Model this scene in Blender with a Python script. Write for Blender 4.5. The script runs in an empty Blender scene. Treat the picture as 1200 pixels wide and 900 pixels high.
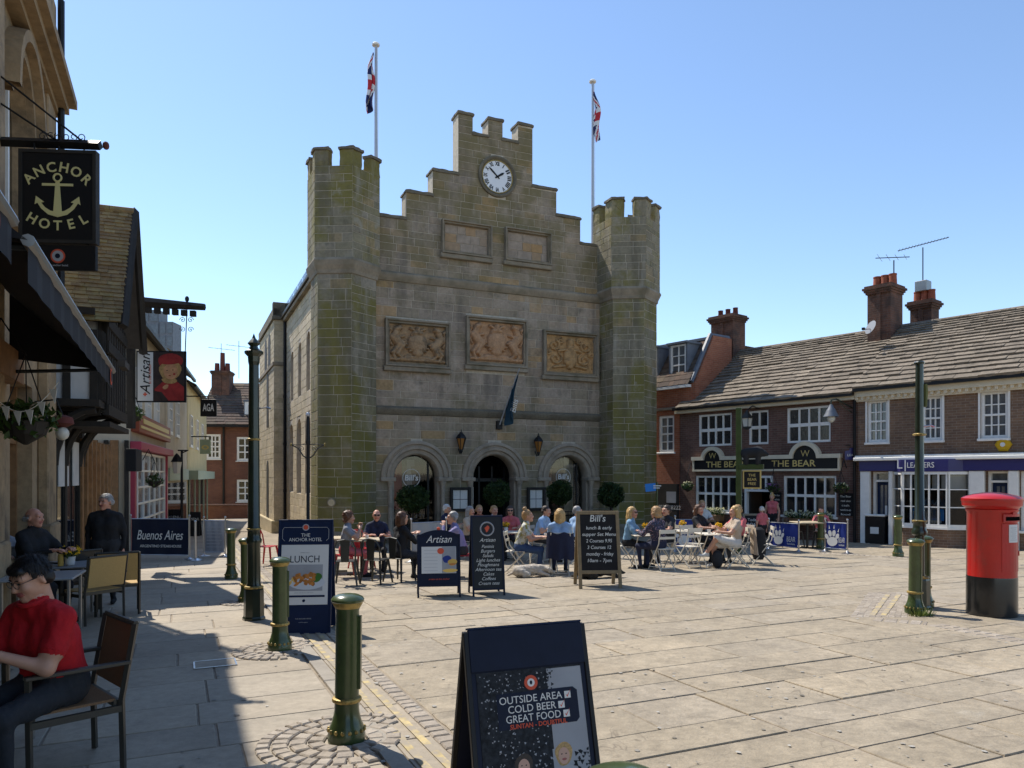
import bpy, bmesh, math, random
import numpy as np
from mathutils import Vector, Matrix, noise
from mathutils.geometry import tessellate_polygon
rnd = random.Random(7)
SC = bpy.context.scene
COL = SC.collection
R = math.radians
# ------------------------------------------------------------------ camera, sky, sun, exposure
FPX, HY, CZ = 870.0, 557.0, 1.713
cam_d = bpy.data.cameras.new('camera'); cam = bpy.data.objects.new('camera', cam_d); COL.objects.link(cam)
cam.location = (0, 0, CZ); cam.rotation_euler = (R(90), 0, 0)
cam_d.sensor_width = 36; cam_d.lens = FPX / 1200 * 36; cam_d.shift_y = (HY - 450) / 1200
cam_d.clip_start = 0.05; cam_d.clip_end = 2000
SC.camera = cam
SUN_EL, SUN_DIR = R(55), Vector((-0.70, 0.714, 0)).normalized()
to_sun = Vector((SUN_DIR.x * math.cos(SUN_EL), SUN_DIR.y * math.cos(SUN_EL), math.sin(SUN_EL)))
W = bpy.data.worlds.new('World'); SC.world = W; W.use_nodes = True
wn = W.node_tree.nodes; bg = wn['Background']
sky = wn.new('ShaderNodeTexSky'); sky.sky_type = 'NISHITA'; sky.sun_disc = False
sky.sun_elevation = SUN_EL; sky.sun_rotation = math.atan2(SUN_DIR.x, SUN_DIR.y)
sky.air_density = 1.0; sky.dust_density = 0.15; sky.ozone_density = 3.0; sky.altitude = 50
W.node_tree.links.new(sky.outputs[0], bg.inputs[0]); bg.inputs[1].default_value = 0.15
sl = bpy.data.lights.new('sun', 'SUN'); sl.energy = 4.4; sl.angle = R(0.5); sl.color = (1, 0.94, 0.85)
so = bpy.data.objects.new('sun', sl); COL.objects.link(so); so.rotation_euler = to_sun.to_track_quat('Z', 'Y').to_euler()
so.location = (0, 0, 40)
SC.view_settings.view_transform = 'Standard'; SC.view_settings.look = 'None'
SC.view_settings.exposure = 0.5; SC.view_settings.gamma = 1; SC.view_settings.use_curve_mapping = False
SC.render.engine = 'CYCLES'; SC.cycles.max_bounces = 6; SC.cycles.transparent_max_bounces = 12; SC.cycles.use_denoising = True
# ------------------------------------------------------------------ helpers
def g(x, y): return -0.0202 * y + 0.01 * x
def G(px, py):
    a = (px - 600) / FPX
    d = CZ / ((py - HY) / FPX - 0.0202 + 0.01 * a)
    return Vector((a * d, d, g(a * d, d)))
def at(px, d, z=None):
    x = (px - 600) / FPX * d
    return Vector((x, d, g(x, d) if z is None else z))
def zz(py, d): return CZ + (HY - py) / FPX * d
def plane(p0, ang):
    """vertical plane through p0 along heading ang: pixel -> (u, z)"""
    dx, dy = math.cos(ang), math.sin(ang)
    def fn(px, py=HY, v=0.0):
        a = (px - 600) / FPX
        qx, qy = p0[0] - dy * v, p0[1] + dx * v
        d = (qx * dy - qy * dx) / (a * dy - dx)
        u = (a * d - qx) * dx + (d - qy) * dy
        return u, CZ + (HY - py) / FPX * d
    return fn
def T3(x, y, z): return Matrix.Translation((x, y, z))
def RZ(a): return Matrix.Rotation(a, 4, 'Z')
RX90 = Matrix.Rotation(R(90), 4, 'X')
def link(name, data, parent=None, M=None):
    o = bpy.data.objects.new(name, data); COL.objects.link(o)
    if parent is not None: o.parent = parent
    if M is not None: o.matrix_basis = M
    return o
def tag(o, label=None, cat=None, group=None, kind=None):
    if label: o['label'] = label
    if cat: o['category'] = cat
    if group: o['group'] = group
    if kind: o['kind'] = kind
    return o
def thing(name, label, cat, loc=(0, 0, 0), rz=0, group=None):
    o = link(name, None); o.empty_display_size = .1
    o.location = loc; o.rotation_euler = (0, 0, rz)
    return tag(o, label, cat, group)
def copy_tree(o, parent=None):
    c = o.copy(); COL.objects.link(c); c.parent = parent
    for ch in list(o.children): copy_tree(ch, c)
    return c

class MB:
    def __init__(s): s.v = []; s.f = []; s.m = []; s.T = Matrix.Identity(4)
    def add(s, vs, fs, m=0, T=None):
        T = s.T if T is None else s.T @ T
        n = len(s.v); s.v += [tuple(T @ Vector(p)) for p in vs]
        s.f += [tuple(i + n for i in q) for q in fs]; s.m += [m] * len(fs); return s
    def box(s, x0, x1, y0, y1, z0, z1, m=0, T=None):
        return s.add([(x0, y0, z0), (x1, y0, z0), (x1, y1, z0), (x0, y1, z0), (x0, y0, z1), (x1, y0, z1), (x1, y1, z1), (x0, y1, z1)],
                     [(0, 3, 2, 1), (4, 5, 6, 7), (0, 1, 5, 4), (1, 2, 6, 5), (2, 3, 7, 6), (3, 0, 4, 7)], m, T)
    def cyl(s, p, q, r0, r1=None, n=10, m=0, T=None, ph=0.0):
        p, q = Vector(p), Vector(q); r1 = r0 if r1 is None else r1
        d = q - p; L = d.length; rot = d.to_track_quat('Z', 'Y').to_matrix().to_4x4()
        K = Matrix.Translation(p) @ rot; vs = []
        for z, r in ((0, r0), (L, r1)):
            for i in range(n):
                a = 2 * math.pi * i / n + ph; vs.append(K @ Vector((r * math.cos(a), r * math.sin(a), z)))
        fs = [(i, (i + 1) % n, n + (i + 1) % n, n + i) for i in range(n)] + [tuple(range(n))[::-1], tuple(range(n, 2 * n))]
        return s.add(vs, fs, m, T)
    def tube(s, pts, r, n=8, m=0, T=None, closed=False):
        pts = [Vector(p) for p in pts]; N = len(pts); vs = []; up = None
        for i, p in enumerate(pts):
            a = pts[i - 1] if (i or closed) else p; b = pts[(i + 1) % N] if (i < N - 1 or closed) else p
            t = (b - a).normalized()
            if up is None: up = Vector((0, 0, 1)) if abs(t.z) < .9 else Vector((0, 1, 0))
            x = t.cross(up)
            if x.length < 1e-5: x = t.orthogonal()
            x.normalize(); y = x.cross(t); up = y
            rr = r[i] if isinstance(r, (list, tuple)) else r
            for k in range(n):
                an = 2 * math.pi * k / n; vs.append(p + x * (rr * math.cos(an)) + y * (rr * math.sin(an)))
        fs = []
        for i in range(N if closed else N - 1):
            j = (i + 1) % N
            for k in range(n): fs.append((i * n + k, i * n + (k + 1) % n, j * n + (k + 1) % n, j * n + k))
        if not closed: fs += [tuple(range(n))[::-1], tuple(range((N - 1) * n, N * n))]
        return s.add(vs, fs, m, T)
    def lathe(s, prof, n=16, m=0, T=None, ph=0.0, a0=0, a1=None):
        vs = []
        for r, z in prof:
            for i in range(n):
                a = 2 * math.pi * i / n + ph; vs.append((r * math.cos(a), r * math.sin(a), z))
        fs = []
        for j in range(len(prof) - 1):
            mm = m
            for i in range(n): fs.append((j * n + i, j * n + (i + 1) % n, (j + 1) * n + (i + 1) % n, (j + 1) * n + i))
        if prof[0][0] > 1e-4: fs.append(tuple(range(n))[::-1])
        if prof[-1][0] > 1e-4: fs.append(tuple(range((len(prof) - 1) * n, len(prof) * n)))
        return s.add(vs, fs, m, T)
    def prism(s, pts, y0, y1, m=0, T=None, holes=()):
        """outline in (x, z), extruded from y0 to y1"""
        loops = [list(pts)] + [list(h) for h in holes]
        flat = [p for l in loops for p in l]; n = len(flat)
        tri = tessellate_polygon([[Vector((p[0], p[1], 0)) for p in l] for l in loops])
        vs = [(p[0], y0, p[1]) for p in flat] + [(p[0], y1, p[1]) for p in flat]; fs = []
        for t in tri:
            a, b, c = [flat[i] for i in t]
            if (b[0] - a[0]) * (c[1] - a[1]) - (b[1] - a[1]) * (c[0] - a[0]) < 0: t = t[::-1]
            fs.append(tuple(t)); fs.append(tuple(i + n for i in t[::-1]))
        k = 0
        for li, l in enumerate(loops):
            area = sum(l[i][0] * l[(i + 1) % len(l)][1] - l[(i + 1) % len(l)][0] * l[i][1] for i in range(len(l)))
            for i in range(len(l)):
                a, b = k + i, k + (i + 1) % len(l)
                q = (b, a, a + n, b + n)
                if (area < 0) != (li > 0): q = q[::-1]
                fs.append(q)
            k += len(l)
        return s.add(vs, fs, m, T)
    def ell(s, c, r, nu=12, nv=8, m=0, T=None):
        vs = [(c[0], c[1], c[2] - r[2])]
        for j in range(1, nv):
            t = math.pi * j / nv - math.pi / 2
            for i in range(nu):
                a = 2 * math.pi * i / nu
                vs.append((c[0] + r[0] * math.cos(t) * math.cos(a), c[1] + r[1] * math.cos(t) * math.sin(a), c[2] + r[2] * math.sin(t)))
        vs.append((c[0], c[1], c[2] + r[2])); N = len(vs) - 1; fs = []
        for i in range(nu):
            fs.append((0, 1 + (i + 1) % nu, 1 + i)); fs.append((N, N - nu + i, N - nu + (i + 1) % nu))
        for j in range(nv - 2):
            for i in range(nu):
                a = 1 + j * nu + i; b = 1 + j * nu + (i + 1) % nu; fs.append((a, b, b + nu, a + nu))
        return s.add(vs, fs, m, T)
    def mesh(s, name, mats, smooth=False, bevel=0.0, wob=0.0):
        me = bpy.data.meshes.new(name); me.from_pydata(s.v, [], s.f)
        for m in (mats if isinstance(mats, (list, tuple)) else [mats]): me.materials.append(MT(m))
        me.polygons.foreach_set('material_index', s.m)
        if bevel:
            b = bmesh.new(); b.from_mesh(me)
            bmesh.ops.remove_doubles(b, verts=b.verts, dist=1e-5)
            es = [e for e in b.edges if len(e.link_faces) == 2 and e.calc_face_angle(0) > .6]
            bmesh.ops.bevel(b, geom=es, offset=bevel, segments=1, affect='EDGES', clamp_overlap=True)
            b.to_mesh(me); b.free()
        if wob:      # weathered, uneven edges
            b = bmesh.new(); b.from_mesh(me); bmesh.ops.remove_doubles(b, verts=b.verts, dist=1e-5); bmesh.ops.triangulate(b, faces=b.faces)
            for _ in range(3): bmesh.ops.subdivide_edges(b, edges=[e for e in b.edges if e.calc_length() > .16], cuts=1)
            for v in b.verts: v.co += noise.noise_vector(v.co * 5.3) * wob + noise.noise_vector(v.co * 14) * wob * .5
            b.to_mesh(me); b.free()
        if smooth:
            me.polygons.foreach_set('use_smooth', [True] * len(me.polygons))
            try: me.set_sharp_from_angle(angle=R(40))
            except Exception: pass
        me.update(); return me
    def build(s, name, mats, parent=None, smooth=False, bevel=0.0, M=None, wob=0.0):
        return link(name, s.mesh(name, mats, smooth, bevel, wob), parent, M)

# ------------------------------------------------------------------ materials
MATS = {}; SPEC = {}
def srgb(r, g_, b):
    f = lambda c: (c / 255 / 12.92) if c <= 10 else ((c / 255 + .055) / 1.055) ** 2.4
    return (f(r), f(g_), f(b))
def spec(name, col, **k): SPEC[name] = (col, k)
def MT(name):
    if name in MATS: return MATS[name]
    col, k = SPEC[name]
    m = bpy.data.materials.new(name); m.use_nodes = True; MATS[name] = m
    nt = m.node_tree; N = nt.nodes; L = nt.links; P = N['Principled BSDF']
    def nd(t, **kw):
        n = N.new(t)
        for a, b in kw.items(): setattr(n, a, b)
        return n
    P.inputs['Roughness'].default_value = k.get('rough', .8); P.inputs['Metallic'].default_value = k.get('metal', 0)
    P.inputs['Specular IOR Level'].default_value = k.get('spec', .4)
    if k.get('coat'): P.inputs['Coat Weight'].default_value = k['coat']; P.inputs['Coat Roughness'].default_value = .12
    if k.get('emit'):
        P.inputs['Emission Color'].default_value = (*k['emit'][:3], 1); P.inputs['Emission Strength'].default_value = k['emit'][3]
    geo = nd('ShaderNodeNewGeometry'); pos = geo.outputs['Position']
    if k.get('objspace'): pos = nd('ShaderNodeTexCoord').outputs['Object']
    cur = None
    if 'ramp' in k or 'var' in k:
        oi = nd('ShaderNodeObjectInfo'); a = nd('ShaderNodeMath', operation='ADD'); fr = nd('ShaderNodeMath', operation='FRACT')
        L.new(oi.outputs['Random'], a.inputs[0]); L.new(geo.outputs['Random Per Island'], a.inputs[1]); L.new(a.outputs[0], fr.inputs[0]); rv = fr.outputs[0]
    if 'ramp' in k:
        cr = nd('ShaderNodeValToRGB'); E = cr.color_ramp.elements; cs = k['ramp']
        while len(E) < len(cs): E.new(.5)
        for i, c in enumerate(cs): E[i].position = i / (len(cs) - 1); E[i].color = (*c, 1)
        L.new(rv, cr.inputs[0]); cur = cr.outputs[0]
    elif 'brick' in k:
        c2, mort, bw, bh = k['brick']
        tc = nd('ShaderNodeTexCoord'); sx = nd('ShaderNodeSeparateXYZ'); L.new(tc.outputs['Object'], sx.inputs[0])
        ad = nd('ShaderNodeMath', operation='ADD'); L.new(sx.outputs[0], ad.inputs[0]); L.new(sx.outputs[1], ad.inputs[1])
        cb = nd('ShaderNodeCombineXYZ'); L.new(ad.outputs[0], cb.inputs[0]); L.new(sx.outputs[2], cb.inputs[1])
        br = nd('ShaderNodeTexBrick'); br.inputs['Color1'].default_value = (*col, 1); br.inputs['Color2'].default_value = (*c2, 1); br.inputs['Mortar'].default_value = (*mort, 1)
        br.inputs['Scale'].default_value = 1; br.inputs['Brick Width'].default_value = bw; br.inputs['Row Height'].default_value = bh
        br.inputs['Mortar Size'].default_value = .006; br.inputs['Mortar Smooth'].default_value = .3
        L.new(cb.outputs[0], br.inputs['Vector']); cur = br.outputs['Color']
    if cur is None:
        rg = nd('ShaderNodeRGB'); rg.outputs[0].default_value = (*col, 1); cur = rg.outputs[0]
    if 'var' in k:
        hs = nd('ShaderNodeHueSaturation'); mr = nd('ShaderNodeMapRange'); L.new(rv, mr.inputs[0])
        mr.inputs[3].default_value = 1 - k['var']; mr.inputs[4].default_value = 1 + k['var']
        L.new(mr.outputs[0], hs.inputs['Value']); L.new(cur, hs.inputs['Color']); cur = hs.outputs[0]
    for (sc, am) in k.get('nz', []):
        n = nd('ShaderNodeTexNoise'); n.inputs['Scale'].default_value = sc; n.inputs['Detail'].default_value = 5; n.inputs['Roughness'].default_value = .6
        L.new(pos, n.inputs['Vector']); mr = nd('ShaderNodeMapRange'); L.new(n.outputs[0], mr.inputs[0])
        mr.inputs[1].default_value = .3; mr.inputs[2].default_value = .7; mr.inputs[3].default_value = 1 - am; mr.inputs[4].default_value = 1 + am
        hs = nd('ShaderNodeHueSaturation'); L.new(mr.outputs[0], hs.inputs['Value']); L.new(cur, hs.inputs['Color']); cur = hs.outputs[0]
    for (mc, sc, lo, hi, amt) in k.get('moss', []):
        n = nd('ShaderNodeTexNoise'); n.inputs['Scale'].default_value = sc; n.inputs['Detail'].default_value = 6; n.inputs['Roughness'].default_value = .65
        L.new(pos, n.inputs['Vector']); mr = nd('ShaderNodeMapRange'); L.new(n.outputs[0], mr.inputs[0])
        mr.inputs[1].default_value = lo; mr.inputs[2].default_value = hi; mr.inputs[3].default_value = 0; mr.inputs[4].default_value = amt
        mx = nd('ShaderNodeMix', data_type='RGBA'); L.new(mr.outputs[0], mx.inputs[0]); L.new(cur, mx.inputs[6]); mx.inputs[7].default_value = (*mc, 1); cur = mx.outputs[2]
    for (mc, sc, lo, hi, amt) in k.get('streak', []):     # rain streaks: noise drawn out downwards
        vm = nd('ShaderNodeVectorMath', operation='MULTIPLY'); vm.inputs[1].default_value = (1, 1, .13); L.new(pos, vm.inputs[0])
        n = nd('ShaderNodeTexNoise'); n.inputs['Scale'].default_value = sc; n.inputs['Detail'].default_value = 5; L.new(vm.outputs[0], n.inputs['Vector'])
        mr = nd('ShaderNodeMapRange'); L.new(n.outputs[0], mr.inputs[0]); mr.inputs[1].default_value = lo; mr.inputs[2].default_value = hi; mr.inputs[3].default_value = 0; mr.inputs[4].default_value = amt
        mx = nd('ShaderNodeMix', data_type='RGBA'); L.new(mr.outputs[0], mx.inputs[0]); L.new(cur, mx.inputs[6]); mx.inputs[7].default_value = (*mc, 1); cur = mx.outputs[2]
    for (mc, z0, z1, amt, sc) in k.get('zmoss', []):     # growth that follows height on the building, broken up by noise
        sx = nd('ShaderNodeSeparateXYZ'); L.new(geo.outputs['Position'], sx.inputs[0])
        mr = nd('ShaderNodeMapRange'); L.new(sx.outputs[2], mr.inputs[0]); mr.inputs[1].default_value = z0; mr.inputs[2].default_value = z1; mr.inputs[3].default_value = 0; mr.inputs[4].default_value = amt
        n = nd('ShaderNodeTexNoise'); n.inputs['Scale'].default_value = sc; n.inputs['Detail'].default_value = 6; L.new(pos, n.inputs['Vector'])
        m2 = nd('ShaderNodeMapRange'); L.new(n.outputs[0], m2.inputs[0]); m2.inputs[1].default_value = .35; m2.inputs[2].default_value = .6
        mu = nd('ShaderNodeMath', operation='MULTIPLY'); L.new(mr.outputs[0], mu.inputs[0]); L.new(m2.outputs[0], mu.inputs[1])
        mx = nd('ShaderNodeMix', data_type='RGBA'); L.new(mu.outputs[0], mx.inputs[0]); L.new(cur, mx.inputs[6]); mx.inputs[7].default_value = (*mc, 1); cur = mx.outputs[2]
    for (sc, vc, amt, wd) in k.get('vein', []):      # riven, curving cleft lines
        n = nd('ShaderNodeTexNoise'); n.inputs['Scale'].default_value = sc; n.inputs['Detail'].default_value = 3; n.inputs['Distortion'].default_value = 1.2; L.new(pos, n.inputs['Vector'])
        m1 = nd('ShaderNodeMath', operation='SUBTRACT'); L.new(n.outputs[0], m1.inputs[0]); m1.inputs[1].default_value = .5; m2 = nd('ShaderNodeMath', operation='ABSOLUTE'); L.new(m1.outputs[0], m2.inputs[0])
        mr = nd('ShaderNodeMapRange'); L.new(m2.outputs[0], mr.inputs[0]); mr.inputs[1].default_value = 0; mr.inputs[2].default_value = wd; mr.inputs[3].default_value = amt; mr.inputs[4].default_value = 0
        n2 = nd('ShaderNodeTexNoise'); n2.inputs['Scale'].default_value = sc * .7; L.new(pos, n2.inputs['Vector']); m3 = nd('ShaderNodeMapRange'); L.new(n2.outputs[0], m3.inputs[0]); m3.inputs[1].default_value = .45; m3.inputs[2].default_value = .6
        m4 = nd('ShaderNodeMath', operation='MULTIPLY'); L.new(mr.outputs[0], m4.inputs[0]); L.new(m3.outputs[0], m4.inputs[1])
        mx = nd('ShaderNodeMix', data_type='RGBA'); L.new(m4.outputs[0], mx.inputs[0]); L.new(cur, mx.inputs[6]); mx.inputs[7].default_value = (*vc, 1); cur = mx.outputs[2]
    L.new(cur, P.inputs['Base Color'])
    if 'bump' in k:
        sc, st, ds = k['bump']; n = nd('ShaderNodeTexNoise'); n.inputs['Scale'].default_value = sc; n.inputs['Detail'].default_value = 8; n.inputs['Roughness'].default_value = .65
        L.new(pos, n.inputs['Vector']); bp = nd('ShaderNodeBump'); bp.inputs['Strength'].default_value = st; bp.inputs['Distance'].default_value = ds
        L.new(n.outputs[0], bp.inputs['Height']); L.new(bp.outputs[0], P.inputs['Normal'])
    if 'brick' in k:
        bp = nd('ShaderNodeBump'); bp.inputs['Strength'].default_value = .6; bp.inputs['Distance'].default_value = .008; bp.invert = True
        L.new(br.outputs['Fac'], bp.inputs['Height']); L.new(bp.outputs[0], P.inputs['Normal'])
    if k.get('leaf'):
        P.inputs['Subsurface Weight'].default_value = 0
        tr = nd('ShaderNodeBsdfTranslucent'); ms = nd('ShaderNodeMixShader'); ms.inputs[0].default_value = .3
        L.new(cur, tr.inputs[0]); L.new(P.outputs[0], ms.inputs[1]); L.new(tr.outputs[0], ms.inputs[2]); L.new(ms.outputs[0], N['Material Output'].inputs[0])
    if k.get('glass'):
        tr = nd('ShaderNodeBsdfTransparent'); tr.inputs[0].default_value = (*k['glass'], 1)
        gl = nd('ShaderNodeBsdfGlossy'); gl.inputs['Roughness'].default_value = .03
        fr = nd('ShaderNodeFresnel'); fr.inputs[0].default_value = 1.5
        ms = nd('ShaderNodeMixShader'); L.new(fr.outputs[0], ms.inputs[0]); L.new(tr.outputs[0], ms.inputs[1]); L.new(gl.outputs[0], ms.inputs[2]); L.new(ms.outputs[0], N['Material Output'].inputs[0])
    return m

S_ = srgb
spec('slab', (.3, .27, .22), vein=[(1.6, (.13, .105, .075), .6, .012), (4.5, (.16, .13, .09), .35, .014)], ramp=[(.275, .228, .162), (.31, .258, .184), (.295, .25, .188), (.335, .276, .194), (.285, .238, .172)], nz=[(.7, .12), (2.2, .12), (11, .16), (60, .10)], moss=[((.15, .125, .09), 2.3, .55, .72, .6), ((.40, .36, .29), 3.1, .60, .74, .5), ((.33, .25, .16), .8, .58, .75, .35)], bump=(4.5, .6, .06), rough=.8)
spec('pave_slab', (.3, .27, .22), ramp=[(.28, .235, .175), (.335, .28, .205), (.305, .262, .20), (.355, .295, .215)], nz=[(1.7, .13), (14, .12), (70, .07)], moss=[((.15, .13, .11), 3.1, .58, .75, .5), ((.42, .38, .31), 5, .62, .74, .4)], bump=(12, .35, .012), rough=.75)
spec('joint', (.27, .225, .17), nz=[(6, .25), (.7, .15)], bump=(30, .6, .01), rough=.95)
spec('sett', (.27, .25, .22), ramp=[(.25, .21, .165), (.36, .31, .25), (.31, .26, .20), (.28, .24, .195)], nz=[(25, .2)], bump=(40, .5, .01))
spec('kerb', (.30, .265, .215), var=.14, nz=[(3, .15), (40, .1)], bump=(25, .3, .01))
spec('yellow_line', (.46, .36, .17), nz=[(9, .25)], moss=[((.29, .25, .2), 7, .40, .54, .9)], rough=.8)
spec('mortar', (.47, .41, .32), nz=[(8, .2)], bump=(60, .4, .005))
FST = [(.30, .238, .178), (.345, .275, .21), (.28, .225, .168), (.37, .295, .228), (.315, .25, .182), (.26, .21, .145), (.355, .28, .212), (.42, .27, .13), (.305, .245, .19)]
spec('stone', (.15, .13, .1), streak=[((.12, .10, .08), 2.4, .53, .68, .55), ((.46, .40, .33), 3.4, .60, .74, .45)], ramp=FST, nz=[(1.2, .16), (11, .16)], moss=[((.12, .105, .04), .9, .50, .66, .55), ((.085, .074, .055), 2.2, .56, .72, .6)], zmoss=[((.16, .13, .055), 7.4, 9.6, .8, 1.3), ((.16, .14, .05), 4.6, 1.5, .6, 1.1)], bump=(14, .6, .02), rough=.9)
spec('tower_stone', (.13, .115, .08), streak=[((.10, .088, .06), 1.9, .52, .66, .6), ((.36, .33, .28), 3.0, .60, .72, .5)], ramp=[(.215, .185, .125), (.255, .218, .155), (.185, .162, .10), (.29, .25, .19), (.225, .195, .11), (.195, .17, .12), (.30, .225, .12)], nz=[(1.0, .18), (11, .18)], moss=[((.165, .14, .024), .75, .46, .59, .8), ((.36, .34, .30), 1.5, .60, .70, .6), ((.075, .068, .046), 2.6, .58, .72, .6)], zmoss=[((.14, .122, .025), 6.2, 1.0, .95, .8)], bump=(14, .6, .02), rough=.9)
spec('side_stone', (.30, .26, .19), ramp=[(.52, .43, .28), (.60, .50, .34), (.47, .39, .25), (.56, .47, .34)], nz=[(1.2, .18), (12, .15)], moss=[((.26, .22, .10), 1.1, .54, .70, .6), ((.2, .165, .11), 2, .6, .72, .5)], bump=(14, .6, .02), rough=.9)  # hall side stone; paler ramp puts sunlight on that wall into the colour
spec('trim_stone', (.26, .215, .155), nz=[(1.6, .2), (12, .15)], moss=[((.10, .09, .05), 1.5, .5, .66, .7)], bump=(18, .5, .015), rough=.9)
spec('arch_stone', (.31, .255, .19), nz=[(3, .16), (20, .12)], moss=[((.07, .06, .04), 2.5, .55, .7, .6)], bump=(25, .4, .01), rough=.9)
spec('coping', (.15, .13, .095), nz=[(2, .25), (15, .2)], moss=[((.14, .125, .09), 3, .55, .68, .6)], bump=(18, .6, .015), rough=.95)
spec('relief', (.42, .25, .11), nz=[(5, .2), (25, .15)], moss=[((.10, .07, .04), 4, .5, .66, .6)], bump=(40, .4, .01), rough=.9)
spec('relief_grey', (.34, .22, .12), nz=[(5, .25), (25, .15)], moss=[((.08, .065, .045), 4, .48, .64, .6)], bump=(40, .4, .01), rough=.9)
spec('relief_red', (.43, .25, .135), nz=[(5, .18), (25, .15)], moss=[((.15, .09, .05), 4, .52, .68, .5)], bump=(40, .4, .01), rough=.9)
spec('panel_orange', (.26, .16, .08), nz=[(9, .2)], bump=(18, .4, .01))
spec('white_dial', (.75, .76, .78), rough=.4)
spec('black', (.012, .012, .013), rough=.45, spec=.25)
spec('black_matt', (.016, .016, .017), rough=.85)
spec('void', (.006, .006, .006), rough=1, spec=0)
spec('white_paint', (.74, .73, .69), rough=.45, nz=[(7, .06)])
spec('cream_paint', (.62, .55, .41), rough=.55, nz=[(3, .08)])
spec('grey_pole', (.45, .46, .48), rough=.35, metal=.4)
spec('steel', (.5, .5, .5), rough=.28, metal=1)
spec('glass', (.02, .02, .02), glass=(.75, .77, .77))
spec('dark_glass', (.012, .013, .015), rough=.04, spec=.7)
spec('leaded_glass', (.022, .022, .024), rough=.16, spec=.6, nz=[(14, .5)], bump=(9, .35, .01))
spec('net_glass', (.10, .11, .12), rough=.08, spec=.7, nz=[(5, .3)])
spec('brick_dark', (.105, .056, .042), brick=((.15, .076, .056), (.17, .14, .12), .225, .075), nz=[(.8, .2), (6, .15)], rough=.85)
spec('brick_brown', (.13, .08, .054), brick=((.19, .112, .068), (.23, .19, .15), .225, .075), nz=[(.8, .2), (6, .15)], rough=.85)
spec('brick_red', (.27, .085, .042), brick=((.34, .12, .06), (.28, .19, .13), .225, .075), nz=[(.8, .15), (6, .12)], rough=.85)
spec('brick_far', (.13, .05, .032), brick=((.18, .07, .042), (.16, .12, .09), .225, .075), nz=[(.8, .2)], rough=.85)
spec('brick_chimney', (.11, .05, .032), brick=((.16, .07, .042), (.14, .11, .09), .225, .075), nz=[(1.4, .35)], moss=[((.035, .03, .026), 2, .45, .62, .6)], rough=.9)
spec('roof_slab', (.16, .14, .115), ramp=[(.18, .148, .112), (.215, .178, .135), (.155, .128, .097), (.24, .20, .152), (.195, .16, .122)], nz=[(2, .2), (14, .2)], moss=[((.055, .048, .04), 3, .54, .68, .6), ((.27, .25, .19), 6, .63, .72, .5)], bump=(20, .7, .015), rough=.95)
spec('roof_tile', (.2, .14, .07), ramp=[(.24, .17, .08), (.17, .115, .06), (.30, .23, .115), (.20, .14, .075), (.26, .20, .09)], nz=[(3, .2), (20, .15)], moss=[((.30, .26, .10), 2.4, .52, .66, .5)], bump=(30, .4, .01), rough=.95)
spec('roof_tile_dark', (.1, .07, .05), ramp=[(.09, .06, .045), (.13, .085, .06), (.075, .055, .045), (.12, .09, .06)], nz=[(3, .2)], bump=(20, .4, .01), rough=.95)
spec('felt', (.06, .052, .045), nz=[(4, .2)], rough=.95)
spec('lead', (.12, .135, .16), rough=.5, nz=[(5, .2)])
spec('terracotta', (.28, .075, .035), rough=.8, nz=[(9, .2)])
spec('terracotta_dark', (.12, .03, .022), rough=.8, nz=[(9, .2)])
spec('navy', (.008, .012, .030), rough=.5, spec=.18, nz=[(8, .15)])
spec('navy_board', (.007, .016, .05), rough=.5, spec=.2, nz=[(6, .12)])
spec('purple', (.028, .026, .125), rough=.35)
spec('green_paint', (.045, .068, .020), rough=.3, coat=.4, nz=[(5, .25), (30, .12)], moss=[((.11, .10, .07), 17, .64, .70, .6)], bump=(14, .12, .004), objspace=True)
spec('green_dark', (.018, .026, .014), rough=.3, coat=.4, nz=[(4, .3)], moss=[((.06, .035, .016), 6, .58, .68, .6)], bump=(14, .15, .004))
spec('green_mossy', (.10, .11, .03), rough=.7, nz=[(9, .25)])
spec('gold', (.36, .25, .075), rough=.45, metal=.35, nz=[(22, .3)], moss=[((.05, .06, .02), 16, .5, .6, .6)], objspace=True)
spec('gold_letter', (.60, .46, .16), rough=.45)
spec('pale_gold', (.66, .60, .28), rough=.5)
spec('postbox_red', (.44, .010, .008), rough=.35, coat=.25, nz=[(3, .10)], bump=(18, .08, .003), moss=[((.26, .03, .025), 5, .56, .70, .5), ((.10, .03, .025), 14, .66, .72, .6)])
spec('box_black', (.010, .010, .011), rough=.3, coat=.4, nz=[(9, .3)])
spec('chalk', (.62, .62, .58), rough=.9)
spec('chalkboard', (.02, .019, .02), rough=.85, spec=.15, nz=[(4, .25)])
spec('oak', (.22, .16, .085), rough=.7, nz=[(12, .2)])
spec('dark_oak', (.022, .018, .014), rough=.75, nz=[(5, .3)])
spec('tan_weave', (.42, .27, .095), rough=.7, nz=[(120, .2)])
spec('brown_weave', (.21, .115, .055), rough=.75, nz=[(160, .25)])
spec('alu', (.30, .29, .27), rough=.35, metal=.7)
spec('bronze', (.060, .055, .045), rough=.4, metal=.3)
spec('table_grey', (.30, .31, .32), rough=.3)
spec('timber_top', (.44, .36, .24), rough=.6, nz=[(10, .12)])
spec('chair_white', (.62, .57, .47), rough=.5)
spec('chair_red', (.42, .015, .02), rough=.35)
spec('chair_dark', (.045, .047, .045), rough=.4, metal=.5)
spec('render_white', (.55, .55, .54), rough=.9, nz=[(2, .12)])
spec('render_yellow', (.52, .44, .24), rough=.9, nz=[(2, .1)])
spec('render_pale', (.50, .44, .33), rough=.9, nz=[(2, .1)])
spec('anchor_stone', (.33, .235, .135), nz=[(1.1, .22), (10, .15)], moss=[((.10, .075, .05), 1.6, .5, .66, .6)], bump=(16, .5, .015), rough=.9)
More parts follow.
